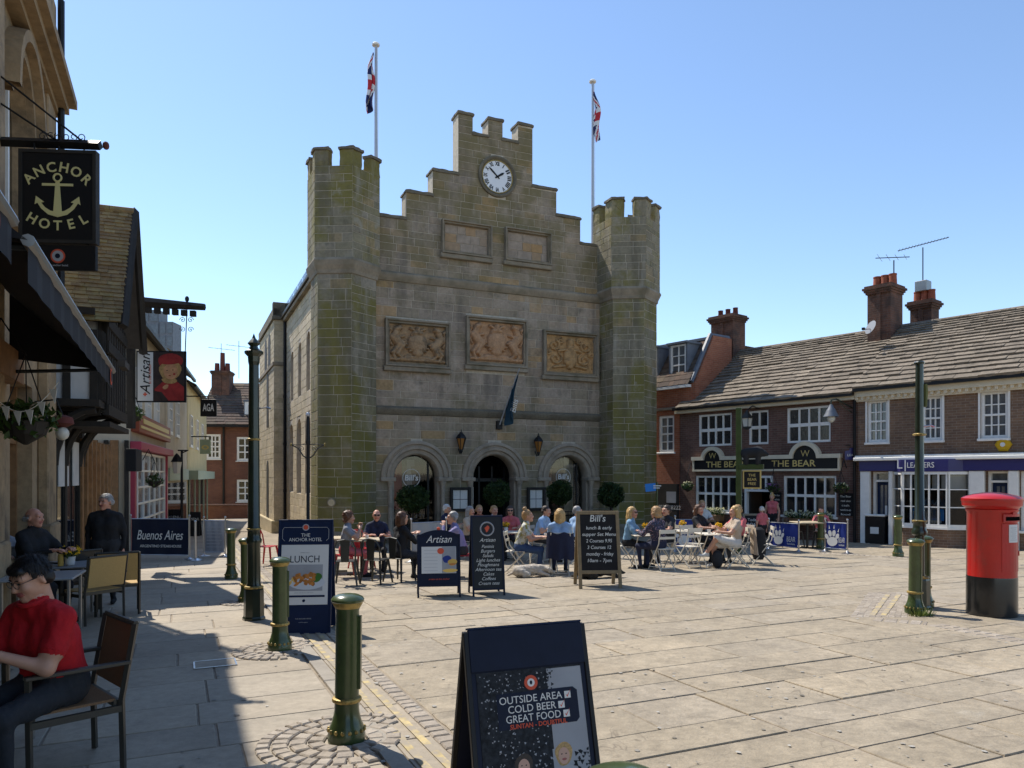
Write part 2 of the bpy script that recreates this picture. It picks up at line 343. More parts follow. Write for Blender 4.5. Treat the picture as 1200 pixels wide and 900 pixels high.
spec('hotel_dark', (.03, .027, .023), rough=.7, nz=[(2, .3)])
spec('hotel_wood', (.23, .12, .05), rough=.6, nz=[(6, .3)])
spec('awning_black', (.008, .008, .010), rough=.75)
spec('pink', (.36, .04, .075), rough=.5)
spec('shop_red', (.24, .05, .02), rough=.5)
spec('pale_green', (.30, .36, .26), rough=.6)
spec('leaf', (.045, .085, .016), leaf=1, ramp=[(.02, .045, .010), (.05, .095, .018), (.035, .07, .014), (.075, .12, .025)], rough=.5)
spec('leaf_dark', (.02, .04, .012), leaf=1, ramp=[(.018, .040, .011), (.055, .105, .026), (.032, .065, .017), (.09, .15, .04)], rough=.45)
spec('grass', (.09, .14, .03), leaf=1, ramp=[(.06, .10, .02), (.11, .16, .03), (.15, .17, .04)], rough=.6)
spec('flower_yellow', (.75, .45, .02), leaf=1, var=.2)
spec('flower_white', (.72, .70, .45), leaf=1, var=.15)
spec('flower_mauve', (.30, .12, .35), leaf=1, var=.3)
spec('lamp_glow', (.8, .4, .1), emit=(1, .45, .08, 1.6))
spec('lamp_amber', (.30, .13, .03), rough=.2)
spec('milk_glass', (.62, .60, .52), rough=.3)
spec('sticker', (.62, .62, .60), rough=.6)
spec('paper', (.66, .64, .58), rough=.8, nz=[(30, .1)])
spec('blue_banner', (.010, .028, .20), rough=.6)
spec('bluesign', (.03, .22, .62), rough=.5)
spec('union_red', (.42, .02, .03), rough=.8); spec('union_white', (.62, .62, .64), rough=.8); spec('union_blue', (.012, .018, .09), rough=.8)
spec('teal_flag', (.012, .045, .07), rough=.8)
spec('plain_red', (.45, .02, .02), rough=.6)  # one even red for the drape and a drink glass
spec('poster_grey', (.30, .31, .33), rough=.6, nz=[(2, .15)]); spec('poster_dark', (.022, .025, .03), rough=.6, spec=.15, nz=[(40, .6)])
spec('orange_red', (.62, .10, .05), rough=.6, spec=.2)
spec('letter_white', (.70, .69, .65), rough=.6); spec('letter_grey', (.36, .37, .39), rough=.6)
spec('food_orange', (.42, .16, .03), var=.35, rough=.5); spec('food_green', (.05, .16, .02), var=.3, rough=.5); spec('plate', (.55, .58, .62), rough=.3); spec('food_yellow', (.65, .42, .10), var=.2)
spec('skin', (.50, .27, .18), rough=.5, nz=[(30, .06)]); spec('skin_pink', (.52, .25, .17), rough=.5); spec('skin_pale', (.55, .33, .24), rough=.5)
spec('lips', (.34, .10, .085), rough=.5); spec('eye_dark', (.02, .015, .012), rough=.2)
for nm, c in dict(hair_black=(.010, .008, .007), hair_brown=(.085, .036, .016), hair_auburn=(.10, .04, .018), hair_grey=(.26, .25, .24), hair_white=(.50, .48, .45), hair_blonde=(.46, .29, .11), hair_dark=(.035, .022, .014), hair_fair=(.36, .21, .09)).items():
    spec(nm, c, rough=.5, nz=[(90, .35), (18, .2)], bump=(90, .6, .004))
for nm, c in dict(c_red=(.42, .006, .010), c_denim_dark=(.018, .020, .025), c_black=(.011, .011, .013), c_navy=(.014, .018, .045), c_grey=(.24, .25, .28), c_jeans=(.035, .07, .16), c_lavender=(.22, .20, .36), c_ltblue=(.28, .42, .62), c_denim=(.17, .30, .42), c_beige=(.46, .37, .28), c_green=(.03, .25, .09), c_pink=(.52, .12, .13), c_white=(.58, .57, .54), c_brown=(.08, .04, .02), c_dark=(.022, .023, .027), c_blue=(.05, .10, .28)).items():
    spec(nm, c, rough=.85, nz=[(12, .1), (60, .08)], bump=(22, .5, .012))
spec('c_floral', (.03, .03, .05), nz=[(20, .3)], moss=[((.42, .24, .26), 34, .56, .60, .9), ((.12, .16, .3), 26, .58, .63, .8)], rough=.85)
spec('c_leafprint', (.52, .52, .46), moss=[((.30, .24, .04), 9, .50, .56, .95), ((.14, .15, .05), 14, .56, .62, .8)], rough=.85)
spec('dog_white', (.50, .44, .36), rough=.95, nz=[(20, .2)], bump=(60, .8, .02)); spec('dog_dark', (.02, .018, .016), rough=.9, nz=[(20, .3)], bump=(60, .8, .02))
spec('gum', (.3, .28, .24), ramp=[(.36, .34, .30), (.16, .14, .11), (.42, .40, .36), (.20, .18, .15)], rough=.9)

# ------------------------------------------------------------------ lettering
_tc = {}
def text(s, size, mat, parent, M, align='CENTER', shear=0.0, bold=0.0, ext=.002, name='lettering', width=None, space=1.0):
    key = (s, align, shear, bold, space)
    if key not in _tc:
        cu = bpy.data.curves.new('t', 'FONT'); cu.body = s; cu.size = 1; cu.align_x = align; cu.align_y = 'CENTER'; cu.shear = shear; cu.offset = bold
        cu.space_character = space; cu.extrude = .02; cu.resolution_u = 3
        to = bpy.data.objects.new('t', cu); COL.objects.link(to)
        me = bpy.data.meshes.new_from_object(to); bpy.data.objects.remove(to); bpy.data.curves.remove(cu)
        _tc[key] = me
    me = _tc[key].copy(); me.materials.clear(); me.materials.append(MT(mat))
    xs = [v.co.x for v in me.vertices]; sx = size
    if width and xs: sx = width / max(1e-6, max(xs) - min(xs))
    return link(name, me, parent, M @ Matrix.Diagonal((sx, size, ext / .02, 1)))
def front(x, y, z): return T3(x, y, z) @ RX90      # upright lettering on a plane that faces local -y

# ------------------------------------------------------------------ foliage
def leaves(center, rad, n, size, shell=.55, rn=rnd, b=None, m=0, squash=0.0):
    b = b or MB()
    for i in range(n):
        v = Vector((rn.gauss(0, 1), rn.gauss(0, 1), rn.gauss(0, 1))).normalized()
        k = shell + (1 - shell) * rn.random() ** .6
        k *= 1 + .16 * noise.noise(v * 2.3 + Vector(center))
        p = Vector((center[0] + v.x * rad[0] * k, center[1] + v.y * rad[1] * k, center[2] + v.z * rad[2] * k))
        nrm = (v + Vector((rn.gauss(0, .7), rn.gauss(0, .7), rn.gauss(0, .7)))).normalized()
        t = nrm.orthogonal().normalized(); t = Matrix.Rotation(rn.random() * 6.3, 3, nrm) @ t; w = nrm.cross(t)
        s = size * (.6 + .8 * rn.random()); l = s * 1.5
        b.add([p - t * l * .5, p + w * s * .35 + nrm * s * .08, p + t * l * .5, p - w * s * .35 + nrm * s * .08], [(0, 1, 2, 3)], m)
    return b
# ------------------------------------------------------------------ ground
ANG = math.atan2(.408, .913)
FV = Vector((math.cos(ANG), math.sin(ANG))); SV = Vector((-math.sin(ANG), math.cos(ANG)))
def AB(a, b): return Vector((FV.x * a + SV.x * b, FV.y * a + SV.y * b))
def abof(p): return (p[0] * FV.x + p[1] * FV.y, p[0] * SV.x + p[1] * SV.y)
nrmG = Vector((-.01, .0202, 1)).normalized()
e1 = (Vector((FV.x, FV.y, 0)) - nrmG * nrmG.dot(Vector((FV.x, FV.y, 0)))).normalized(); e2 = nrmG.cross(e1)
def gframe(p, ang=0.0):
    """frame lying on the sloping ground, x axis turned by ang from the town hall front"""
    c, s = math.cos(ang), math.sin(ang); x = e1 * c + e2 * s; y = e2 * c - e1 * s
    return Matrix(((x.x, y.x, nrmG.x, p[0]), (x.y, y.y, nrmG.y, p[1]), (x.z, y.z, nrmG.z, p[2]), (0, 0, 0, 1)))
b = MB(); Q = 220
b.add([(-Q, -60, g(-Q, -60)), (Q, -60, g(Q, -60)), (Q, 2 * Q, g(Q, 2 * Q)), (-Q, 2 * Q, g(-Q, 2 * Q))], [(0, 1, 2, 3)])
ground = b.build('ground', 'joint'); ground.location.z = -.011; tag(ground, kind='structure')

def slab_mesh(name, mat, seed, k=4, jit=.009, bev=.008):
    rn = random.Random(seed); out = []
    cs = [(0, 0), (1, 0), (1, 1), (0, 1)]
    for i in range(4):
        (x0, y0), (x1, y1) = cs[i], cs[(i + 1) % 4]
        for j in range(k):
            t = j / k; x = x0 + (x1 - x0) * t; y = y0 + (y1 - y0) * t
            x += (.5 - x) * (.004 + jit * 2 * rn.random()); y += (.5 - y) * (.004 + jit * 2 * rn.random())
            out.append((x, y))
    n = len(out); vs = [(x + (.5 - x) * bev * 2, y + (.5 - y) * bev * 2, 1) for x, y in out] + [(x, y, .82) for x, y in out] + [(x, y, 0) for x, y in out]
    fs = [tuple(range(n))]
    for r_ in (0, n):
        for i in range(n): fs.append((r_ + i, r_ + n + i, r_ + n + (i + 1) % n, r_ + (i + 1) % n))
    bb = MB(); bb.add(vs, fs); return bb.mesh(name, mat)

def project_size(p, wx, wy):
    d = max(.3, p[1]); return wx * FPX / d * (wy * FPX / d)
def lay_slabs(parent, cells, meshes, name, most=300, thick=.035):
    """cells: (a, b, la, lb, dz) in the ground frame; the largest in view become parts, the rest one piece of stuff"""
    L = []
    for (a, bb, la, lb, dz) in cells:
        c = AB(a + la / 2, bb + lb / 2); d = c.y
        vis = d > .8 and abs(c.x / d) < .74 and (HY + FPX * (CZ - g(c.x, c.y)) / d) < 960
        area = la * lb * (FPX / max(d, .3)) ** 2 * (CZ / max(d, .3))
        L.append((area if vis else -1, a, bb, la, lb, dz))
    L.sort(reverse=True); rest = MB(); n = 0
    for (ar, a, bb, la, lb, dz) in L:
        p = AB(a, bb); z = g(p.x, p.y) + dz - thick
        M = gframe((p.x, p.y, z)) @ Matrix.Diagonal((la, lb, thick, 1))
        if ar > 90 and n < most:
            link(name, rnd.choice(meshes), parent, M); n += 1
        elif ar > 0 or True:
            me = rnd.choice(meshes)
            rest.add([tuple(v.co) for v in me.vertices], [tuple(f.vertices) for f in me.polygons], 0, M)
    if rest.v:
        o = rest.build('distant_' + name, meshes[0].materials[0].name, parent); tag(o, kind='stuff')

sq = [slab_mesh('flagstone', 'slab', s) for s in range(6)]
pv = [slab_mesh('paving_slab', 'pave_slab', 50 + s, 3, .004, .006) for s in range(4)]
QP, QANG = (11.04, 22.33), math.atan2(-.783, .621)
def behind_pub(p): return (p[0] - QP[0]) * .783 + (p[1] - QP[1]) * .621 > .3
cells = []; bb = 1.0
while bb < 26:
    w1, w2 = rnd.choice((.42, .5, .6, .7)), rnd.choice((.45, .55, .65, .8)); w = w1 + w2; a = 1.76
    while a < 22:
        l = rnd.uniform(1.5, 2.9); big_ = rnd.random() < .28
        if big_: l = rnd.uniform(.8, 1.4)
        p = AB(a + l / 2, bb + w / 2)
        if p.x / max(p.y, .1) > .9 or behind_pub(p): break
        if p.x / max(p.y, .1) > -.8 and (bb < 24.2):
            for (b0_, ww) in (((bb, w),) if big_ else ((bb, w1), (bb + w1, w2))):
                n_ = 1 if big_ else rnd.choice((1, 2, 2, 3)); cut = [0] + sorted(min(.8, max(.2, (k_ + 1) / n_ + rnd.uniform(-.12, .12))) for k_ in range(n_ - 1)) + [1]
                for k_ in range(n_):
                    gp = rnd.choice((.002, .003, .005)); cells.append((a + l * cut[k_] + gp, b0_ + gp, l * (cut[k_ + 1] - cut[k_]) - 2 * gp, ww - 2 * gp, rnd.uniform(-.005, .004)))
        a += l
    bb += w
square = link('square_paving', None); tag(square, kind='structure'); lay_slabs(square, cells, sq, 'flagstone')
cells = []; bb = 1.2
while bb < 62:
    w = rnd.choice((.55, .72, .62, .8)) * (1 if bb < 20 else 1.6); a = 1.17
    while a > -8:
        l = rnd.uniform(.75, 1.5)
        p = AB(a - l / 2, bb + w / 2)
        if p.x / p.y > -.9: cells.append((a - l + .004, bb + .004, l - .008, w - .008, rnd.uniform(-.002, .003)))
        a -= l
    bb += w
pavement = link('pavement', None); tag(pavement, kind='structure'); lay_slabs(pavement, cells, pv, 'paving_slab', thick=.032)
# kerb, gutter with double yellow lines, row of granite setts
cells = []; bb = 1.2
while bb < 40:
    l = rnd.uniform(.8, 1.1); cells.append((1.185, bb, .135, l - .012, .012)); bb += l
km = [slab_mesh('kerb_stone', 'kerb', 80 + s, 3, .006, .02) for s in range(3)]
kerb = link('kerb', None); tag(kerb, kind='structure'); lay_slabs(kerb, cells, km, 'kerb_stone', 60, .06)
cells = []; bb = 1.2
while bb < 40:
    l = rnd.uniform(.7, 1.0); cells.append((1.335, bb, .265, l - .008, -.001)); bb += l
gm = [slab_mesh('channel_stone', 'pave_slab', 90 + s, 3, .004, .006) for s in range(3)]
gut = link('gutter', None); tag(gut, kind='structure'); lay_slabs(gut, cells, gm, 'channel_stone', 60)
sm = [slab_mesh('sett', 'sett', 100 + s, 2, .05, .09) for s in range(5)]
cells = []; bb = 1.2
while bb < 40:
    l = rnd.uniform(.1, .15); cells.append((1.61, bb, .135, l - .01, rnd.uniform(0, .006))); bb += l
setts = link('sett_border', None); tag(setts, kind='structure'); lay_slabs(setts, cells, sm, 'sett', 110, .05)
def ground_strip(name, mat, a0, a1, b0, b1, up, n=40):
    bm_ = MB(); vs = []
    for i in range(n + 1):
        t = b0 + (b1 - b0) * i / n
        for a in (a0, a1):
            p = AB(a, t); vs.append((p.x, p.y, g(p.x, p.y) + up))
    bm_.add(vs, [(2 * i, 2 * i + 1, 2 * i + 3, 2 * i + 2) for i in range(n)])
    return tag(bm_.build(name, mat), kind='structure')
ground_strip('yellow_line', 'yellow_line', 1.365, 1.42, 1.2, 30, .0075)
ground_strip('yellow_line', 'yellow_line', 1.495, 1.55, 1.2, 30, .0075)
# ring of setts round each left-hand bollard
def sett_ring(p, rings, name='sett_ring'):
    e = link(name, None); tag(e, kind='structure')
    for (r0, r1, n, a0, a1) in rings:
        for i in range(n):
            am = a0 + (a1 - a0) * (i + .5) / n; rm = (r0 + r1) / 2; wl = rm * (a1 - a0) / n - .012
            x, y = p[0] + rm * math.cos(am), p[1] + rm * math.sin(am)
            M = gframe((x, y, g(x, y) - .034 + rnd.uniform(0, .006)), am - ANG) @ Matrix.Diagonal((r1 - r0 - .01, wl, .05, 1)) @ T3(-.5, -.5, 0)
            link('sett', rnd.choice(sm), e, M)
    return e
BOL_L = [(406, 868), (328, 762), (289, 706), (271, 678), (371, 690)]
sett_ring(G(406, 868), [(.14, .26, 11, 0, 6.28), (.26, .38, 16, 0, 6.28), (.38, .50, 20, .9, 5.4), (.50, .60, 24, 1.1, 5.2)])
sett_ring(G(328, 762), [(.14, .26, 11, 0, 6.28), (.26, .38, 16, .5, 5.8), (.38, .5, 20, 1.1, 5.2)])
sett_ring(G(289, 706), [(.14, .27, 10, 0, 6.28), (.27, .40, 15, .9, 5.4)])
# sett band and yellow stripes of the crossing on the right
def sett_line(pts, w, name='sett_band', rows=1):
    e = link(name, None); tag(e, kind='structure')
    for k in range(len(pts) - 1):
        p, q = Vector(pts[k][:2]), Vector(pts[k + 1][:2]); d = (q - p).normalized(); L = (q - p).length; t = 0; an = math.atan2(d.y, d.x)
        while t < L:
            l = min(rnd.uniform(.12, .17), L - t + .02)
            for r_ in range(rows):
                x, y = p.x + d.x * t - d.y * w * r_, p.y + d.y * t + d.x * w * r_
                M = gframe((x, y, g(x, y) - .042 + rnd.uniform(-.002, .004)), an - ANG) @ Matrix.Diagonal((l - .012, w - .012, .05, 1))
                link('sett', rnd.choice(sm), e, M)
            t += l
sett_line([G(1022, 728), G(1085, 733), G(1212, 758)], .14, rows=2)
for i_ in range(9): sett_line([G(1004 + i_ * 7.5, 724), G(1024 + i_ * 5.5, 695)], .10)
sett_line([G(955, 648), G(1110, 657), G(1210, 664)], .16, rows=1)
for px in (1018, 1031):
    p, q = G(px, 723), G(px + 20, 697); w = G(px + 7, 723) - p
    b = MB(); up = Vector((0, 0, .014)); b.add([p + up, p + w + up, q + w + up, q + up], [(0, 1, 2, 3)])
    tag(b.build('yellow_stripe', 'yellow_line'), kind='structure')
b = MB()      # trodden gum and spots on the flags
for i in range(520):
    d_ = 3.2 + 11 * rnd.random() ** 1.4; x_ = rnd.uniform(-.45, .72) * d_; r_ = rnd.uniform(.008, .024); n_ = 7; z_ = g(x_, d_) + .0062
    if abof((x_, d_))[0] < 1.0 and rnd.random() < .6: continue
    b.add([(x_ + r_ * math.cos(k * 6.283 / n_) * rnd.uniform(.7, 1.2), d_ + r_ * math.sin(k * 6.283 / n_) * rnd.uniform(.7, 1.2), z_) for k in range(n_)], [tuple(range(n_))])
tag(b.build('gum_spots', 'gum'), kind='stuff')
p = G(252, 778); b = MB(); b.T = gframe((p.x, p.y, p.z + .004))
for (x0, x1, y0, y1) in ((-.2, .2, -.17, -.155), (-.2, .2, .155, .17), (-.2, -.185, -.17, .17), (.185, .2, -.17, .17)): b.box(x0, x1, y0, y1, 0, .006)
b.box(-.184, .184, -.154, .154, 0, .003, 1)
o = b.build('access_cover', ['steel', 'pave_slab']); tag(o, kind='structure')
p = G(304, 905); b = MB(); b.T = gframe((p.x, p.y, p.z + .004)); b.box(-.14, .14, -.1, .1, 0, .006)
for i in range(5): b.box(-.11 + i * .05, -.09 + i * .05, -.08, .08, .006, .012)
tag(b.build('drain_cover', 'chair_dark'), kind='structure')
# ------------------------------------------------------------------ town hall
TP = (-4.38, 24.4)
fac = plane(TP, ANG)
th = thing('town_hall', 'grey stone castellated hall with clock gable and twin turrets in the square', 'town hall', (TP[0], TP[1], 0), ANG)
def U(px): return fac(px)[0]
def Z(px, py): return fac(px, py)[1]
ARCH = []
for (il, ir, ol, orr, top, ity) in ((462.5, 513.5, 448, 529, 516.5, 529), (555.5, 603.5, 544.5, 618.5, 518, 530), (644, 688, 633, 702, 522, 532.7)):
    uc = (U(il) + U(ir)) / 2; ri = (U(ir) - U(il)) / 2 - .0; ro = (U(orr) - U(ol)) / 2; pc = (il + ir) / 2
    ARCH.append((uc, ri, ro, Z(pc, 559.5), pc))
ZB = g(0, 25) - .25          # base of the walls
def arch_pts(uc, r, zs, zb, n=16):
    return [(uc - r, zb), (uc + r, zb)] + [(uc + r * math.cos(math.pi * i / n), zs + r * math.sin(math.pi * i / n)) for i in range(n + 1)]
prof_px = [(447, 256), (476, 256), (476, 228), (507, 228), (507, 203), (537, 203), (537, 135), (554, 135), (554, 159), (572, 161), (572, 142), (589, 142), (589, 166), (607, 168), (607, 148), (624, 148), (624, 222), (652, 222), (652, 256), (680, 256), (680, 289), (707, 289)]
# heights of each flat step taken at the middle of the step
steps = []
for i in range(0, len(prof_px) - 1, 2):
    (x0, y0), (x1, y1) = prof_px[i], prof_px[i + 1]
    if abs(y0 - y1) < 8: steps.append((U(x0), U(x1), Z((x0 + x1) / 2, (y0 + y1) / 2)))
steps[0] = (U(440), steps[0][1], steps[0][2]); steps[-1] = (steps[-1][0], U(716), steps[-1][2])
outer = [(steps[0][0], ZB)]
for (a, c, z) in steps: outer += [(a, z), (c, z)]
outer.append((steps[-1][1], ZB)); outer = outer[::-1]
b = MB(); b.prism(outer, 0, .55, 0, holes=[[(p[0], p[1] + (.02 if p[1] == ZB else 0)) for p in arch_pts(uc, ri + .12, zs, ZB)] for (uc, ri, ro, zs, pc) in ARCH])
b.build('front_wall', 'mortar', th)
STONES = []      # (matrix of the wall face, x0, x1, z0, z1, proud, material)
def courses(z0, z1, h, rn):
    out = []; z = z0; h0 = h
    while z < z1 - .05:
        k = min(h * rn.uniform(.85, 1.15), z1 - z)
        if z1 - z - k < .1: k = z1 - z
        out.append((z, z + k)); z += k; h = h0 * rn.choice((.82, 1, 1, 1.18))
    return out
def fill(T, iv, za, zb, lm, mat, rn, proud=.012, gap=.015):
    for (a, c) in iv:
        x = a
        while x < c - .02:
            l = rn.uniform(*lm)
            if c - x - l < .16: l = c - x
            l = min(l, c - x)
            STONES.append((T, x + gap / 2, x + l - gap / 2, za + gap / 2, zb - gap / 2, proud * rn.uniform(.7, 1.3), mat)); x += l
def sub(iv, cut):
    out = []
    for (a, c) in iv:
        if cut[1] <= a or cut[0] >= c: out.append((a, c)); continue
        if cut[0] > a + .05: out.append((a, cut[0]))
        if cut[1] < c - .05: out.append((cut[1], c))
    return out
rs = random.Random(11)
PAN = []   # frames on the front: outer corners in the photograph
for (x0, y0, x1, y1, kind) in ((516.7, 262, 574.7, 300.5, 'e'), (590.6, 271, 644, 309, 'e'), (450.5, 376.5, 526, 431, 'l'), (545, 373.5, 616, 430, 'm'), (635, 389.5, 698.5, 441.5, 'r')):
    PAN.append((U(x0), U(x1), Z((x0 + x1) / 2, y1), Z((x0 + x1) / 2, y0), kind))
CORN = [(Z(575, 342.5), Z(575, 331.5)), (Z(575, 490), Z(575, 480.5))]
CLK = (U(582.5), Z(582.5, 207.5), 24.0 / FPX * 26.2)
I4 = Matrix.Identity(4)
zcuts = sorted([ZB, CORN[1][0], CORN[1][1], CORN[0][0], CORN[0][1]] + [s[2] for s in steps])
zprev = ZB
for zc in zcuts[1:] :
    if zc - zprev < .06: continue
    if any(abs(zprev - c0) < .01 for c0, c1 in CORN): zprev = zc; continue
    hh = .285 if zprev < 6 else .255
    for (za, zb) in courses(zprev, zc, hh, rs):
        zm = (za + zb) / 2; iv = []
        for (a, c, z) in steps:
            if z >= zb - .01:
                if iv and abs(iv[-1][1] - a) < .01: iv[-1] = (iv[-1][0], c)
                else: iv.append((a, c))
        for (uc, ri, ro, zs, pc) in ARCH:
            if zb < zs + .02: iv = sub(iv, (uc - ri - .1, uc + ri + .1))
            else:
                rr = (ri + ro) / 2 + .06; h2 = max(0, za - zs)
                if h2 < rr: w = math.sqrt(rr * rr - h2 * h2); iv = sub(iv, (uc - w, uc + w))
        for (x0, x1, z0, z1, k) in PAN:
            if zb > z0 + .04 and za < z1 - .04: iv = sub(iv, (x0 + .05, x1 - .05))
        if abs(zm - CLK[1]) < CLK[2]:
            w = math.sqrt(max(0, CLK[2] ** 2 - (zm - CLK[1]) ** 2)) - .06
            if w > 0: iv = sub(iv, (CLK[0] - w, CLK[0] + w))
        fill(I4, iv, za, zb, (.42, .88), 'stone', rs)
    zprev = zc
# copings of the stepped gable
cop = []
for i, (a, c, z) in enumerate(steps):
    b = MB(); b.box(a - .04, c + .04, -.055, .61, z, z + .085); b.prism([(a - .04, z + .085), (c + .04, z + .085), (c + .0, z + .12), (a - .0, z + .12)], -.03, .58)
    b.build('coping', 'coping', th, bevel=.012, wob=.022)
# horizontal mouldings
for (z0, z1), nm in zip(CORN, ('cornice', 'string_course')):
    b = MB(); h = z1 - z0; x0, x1 = U(441), U(714)
    pr = [(0, z0), (-.05, z0 + .02), (-.10, z0 + h * .35), (-.13, z0 + h * .6), (-.13, z0 + h * .8), (-.05, z1), (0, z1)]
    vs = [(x0, p[0], p[1]) for p in pr] + [(x1, p[0], p[1]) for p in pr]; n = len(pr)
    b.add(vs, [(i, i + 1, n + i + 1, n + i) for i in range(n - 1)]); b.build(nm, 'trim_stone' if nm == 'cornice' else 'coping', th)
# plinth
b = MB(); 
edges = [U(441)] + [x for (uc, ri, ro, zs, pc) in ARCH for x in (uc - ri - .35, uc + ri + .35)] + [U(716)]
for i in range(0, len(edges), 2):
    if edges[i + 1] - edges[i] > .1: MB().box(edges[i], edges[i + 1], -.09, .1, ZB, ZB + .62).build('plinth', 'trim_stone', th, bevel=.02)
# sunk panels with carving
def relief(kind):
    S = []
    def st(x0, y0, x1, y1, r, h=1.0, mir=True):
        S.append((x0, y0, x1, y1, r, h))
        if mir: S.append((-x0, y0, -x1, y1, r, h))
    if kind in 'lm':
        st(0, -.05, 0, .06, .17, 1.1, False); st(0, -.20, 0, -.12, .10, 1, False)                     # shield
        for i in range(9):
            a = math.pi * (1.05 + .9 * i / 8); st(.21 * math.cos(a), .02 + .24 * math.sin(a), .21 * math.cos(a), .02 + .24 * math.sin(a), .028, 1.2, False)
        st(-.06, .24, .06, .24, .05, 1.1, False); st(0, .26, 0, .34, .045, 1.2, False); st(.05, .30, .12, .34, .03); st(0, .16, .09, .2, .035)
        st(.30, -.05, .42, .13, .085); st(.42, .13, .38, .26, .06); st(.37, .30, .33, .33, .055, 1.2); st(.36, .36, .30, .40, .02)   # beast body, neck, head
        st(.38, .12, .25, .16, .03); st(.36, .05, .24, .02, .03); st(.30, -.08, .36, -.24, .045); st(.36, -.24, .27, -.33, .03); st(.34, -.05, .44, -.22, .04); st(.44, -.22, .40, -.34, .03)
        st(.46, -.05, .52, .12, .022); st(.52, .12, .47, .28, .022); st(.47, .28, .53, .34, .03)
        st(-.5, -.36, .5, -.36, .035, .7, False); st(-.2, -.30, .2, -.30, .04, .6, False); st(.2, -.32, .4, -.38, .03)
    else:
        st(0, -.16, 0, -.02, .14, 1.1, False); st(0, -.30, 0, -.24, .06, 1, False); st(0, .06, 0, .16, .07, 1.2, False); st(0, .22, 0, .30, .06, 1.3, False)
        for sgn in (1,):
            for (cx, cy, r0) in ((.30, -.12, .15), (.34, .18, .13), (.20, .30, .07), (.46, .02, .07)):
                pts = [(cx + r0 * (1 - t * .75) * math.cos(t * 7.5 + 2), cy + r0 * (1 - t * .75) * math.sin(t * 7.5 + 2)) for t in [i / 9 for i in range(10)]]
                for k in range(9): st(*pts[k], *pts[k + 1], .022, 1)
        st(.08, .1, .24, .06, .03); st(.12, -.28, .34, -.32, .03); st(.48, -.3, .5, .3, .015)
    return S
def panel(x0, x1, z0, z1, kind):
    fw = .155 if kind != 'e' else .12
    root = link('carved_panel' if kind != 'e' else 'blank_panel', None, th)
    b = MB(); W2, H2 = x1 - x0, z1 - z0
    def ring(i0, i1, ya, yb, m):
        a = [(x0 + i0, z0 + i0), (x1 - i0, z0 + i0), (x1 - i0, z1 - i0), (x0 + i0, z1 - i0)]; c = [(x0 + i1, z0 + i1), (x1 - i1, z0 + i1), (x1 - i1, z1 - i1), (x0 + i1, z1 - i1)]
        vs = [(p[0], ya, p[1]) for p in a] + [(p[0], yb, p[1]) for p in c]
        b.add(vs, [(i, (i + 1) % 4, 4 + (i + 1) % 4, 4 + i) for i in range(4)], m)
    ring(0, 0, 0, -.20, 0); ring(0, fw * .35, -.20, -.20, 0); ring(fw * .35, fw * .5, -.20, -.12, 0); ring(fw * .5, fw * .85, -.12, -.14, 0); ring(fw * .85, fw, -.14, .0, 0)
    b.build('frame', 'trim_stone', root)
    MB().box(x0 - .05, x1 + .05, -.16, 0, z0 - .16, z0 - .002).build('panel_sill', 'trim_stone', root, bevel=.02)
    i0, i1, k0, k1 = x0 + fw, x1 - fw, z0 + fw, z1 - fw
    if kind == 'e':
        for r_ in range(3):
            za, zb = k0 + (k1 - k0) * r_ / 3, k0 + (k1 - k0) * (r_ + 1) / 3
            fill(T3(0, -.006, 0), [(i0, i1)], za, zb, (.3, .6), 'panel_mix', rs)
        return
    nx, nz = 84, 62; S = relief(kind); vs = []; asp = (k1 - k0) / (i1 - i0)
    for j in range(nz + 1):
        for i in range(nx + 1):
            x = i / nx - .5; y = (j / nz - .5) * .84; h = 0
            for (ax, ay, bx, by, r_, hh) in S:
                dx, dy = bx - ax, by - ay; L2 = dx * dx + dy * dy
                t = 0 if L2 < 1e-9 else max(0, min(1, ((x - ax) * dx + (y - ay) * dy) / L2))
                dd = math.hypot(x - ax - dx * t, y - ay - dy * t)
                if dd < r_: h = max(h, hh * (1 - (dd / r_) ** 2) ** .36 * min(1, r_ / .045))
            h += .06 * noise.noise(Vector((x * 14, y * 14, ord(kind)))) + .06 * noise.noise(Vector((x * 30, y * 30, 3)))
            vs.append((i0 + (i1 - i0) * i / nx, -.012 - .17 * max(-.04, h), k0 + (k1 - k0) * j / nz))
    b = MB(); b.add(vs, [(j * (nx + 1) + i, j * (nx + 1) + i + 1, (j + 1) * (nx + 1) + i + 1, (j + 1) * (nx + 1) + i) for j in range(nz) for i in range(nx)])
    b.build('carving', {'l': 'relief_grey', 'm': 'relief_red', 'r': 'relief'}[kind], root, smooth=True)
for p in PAN: panel(*p)
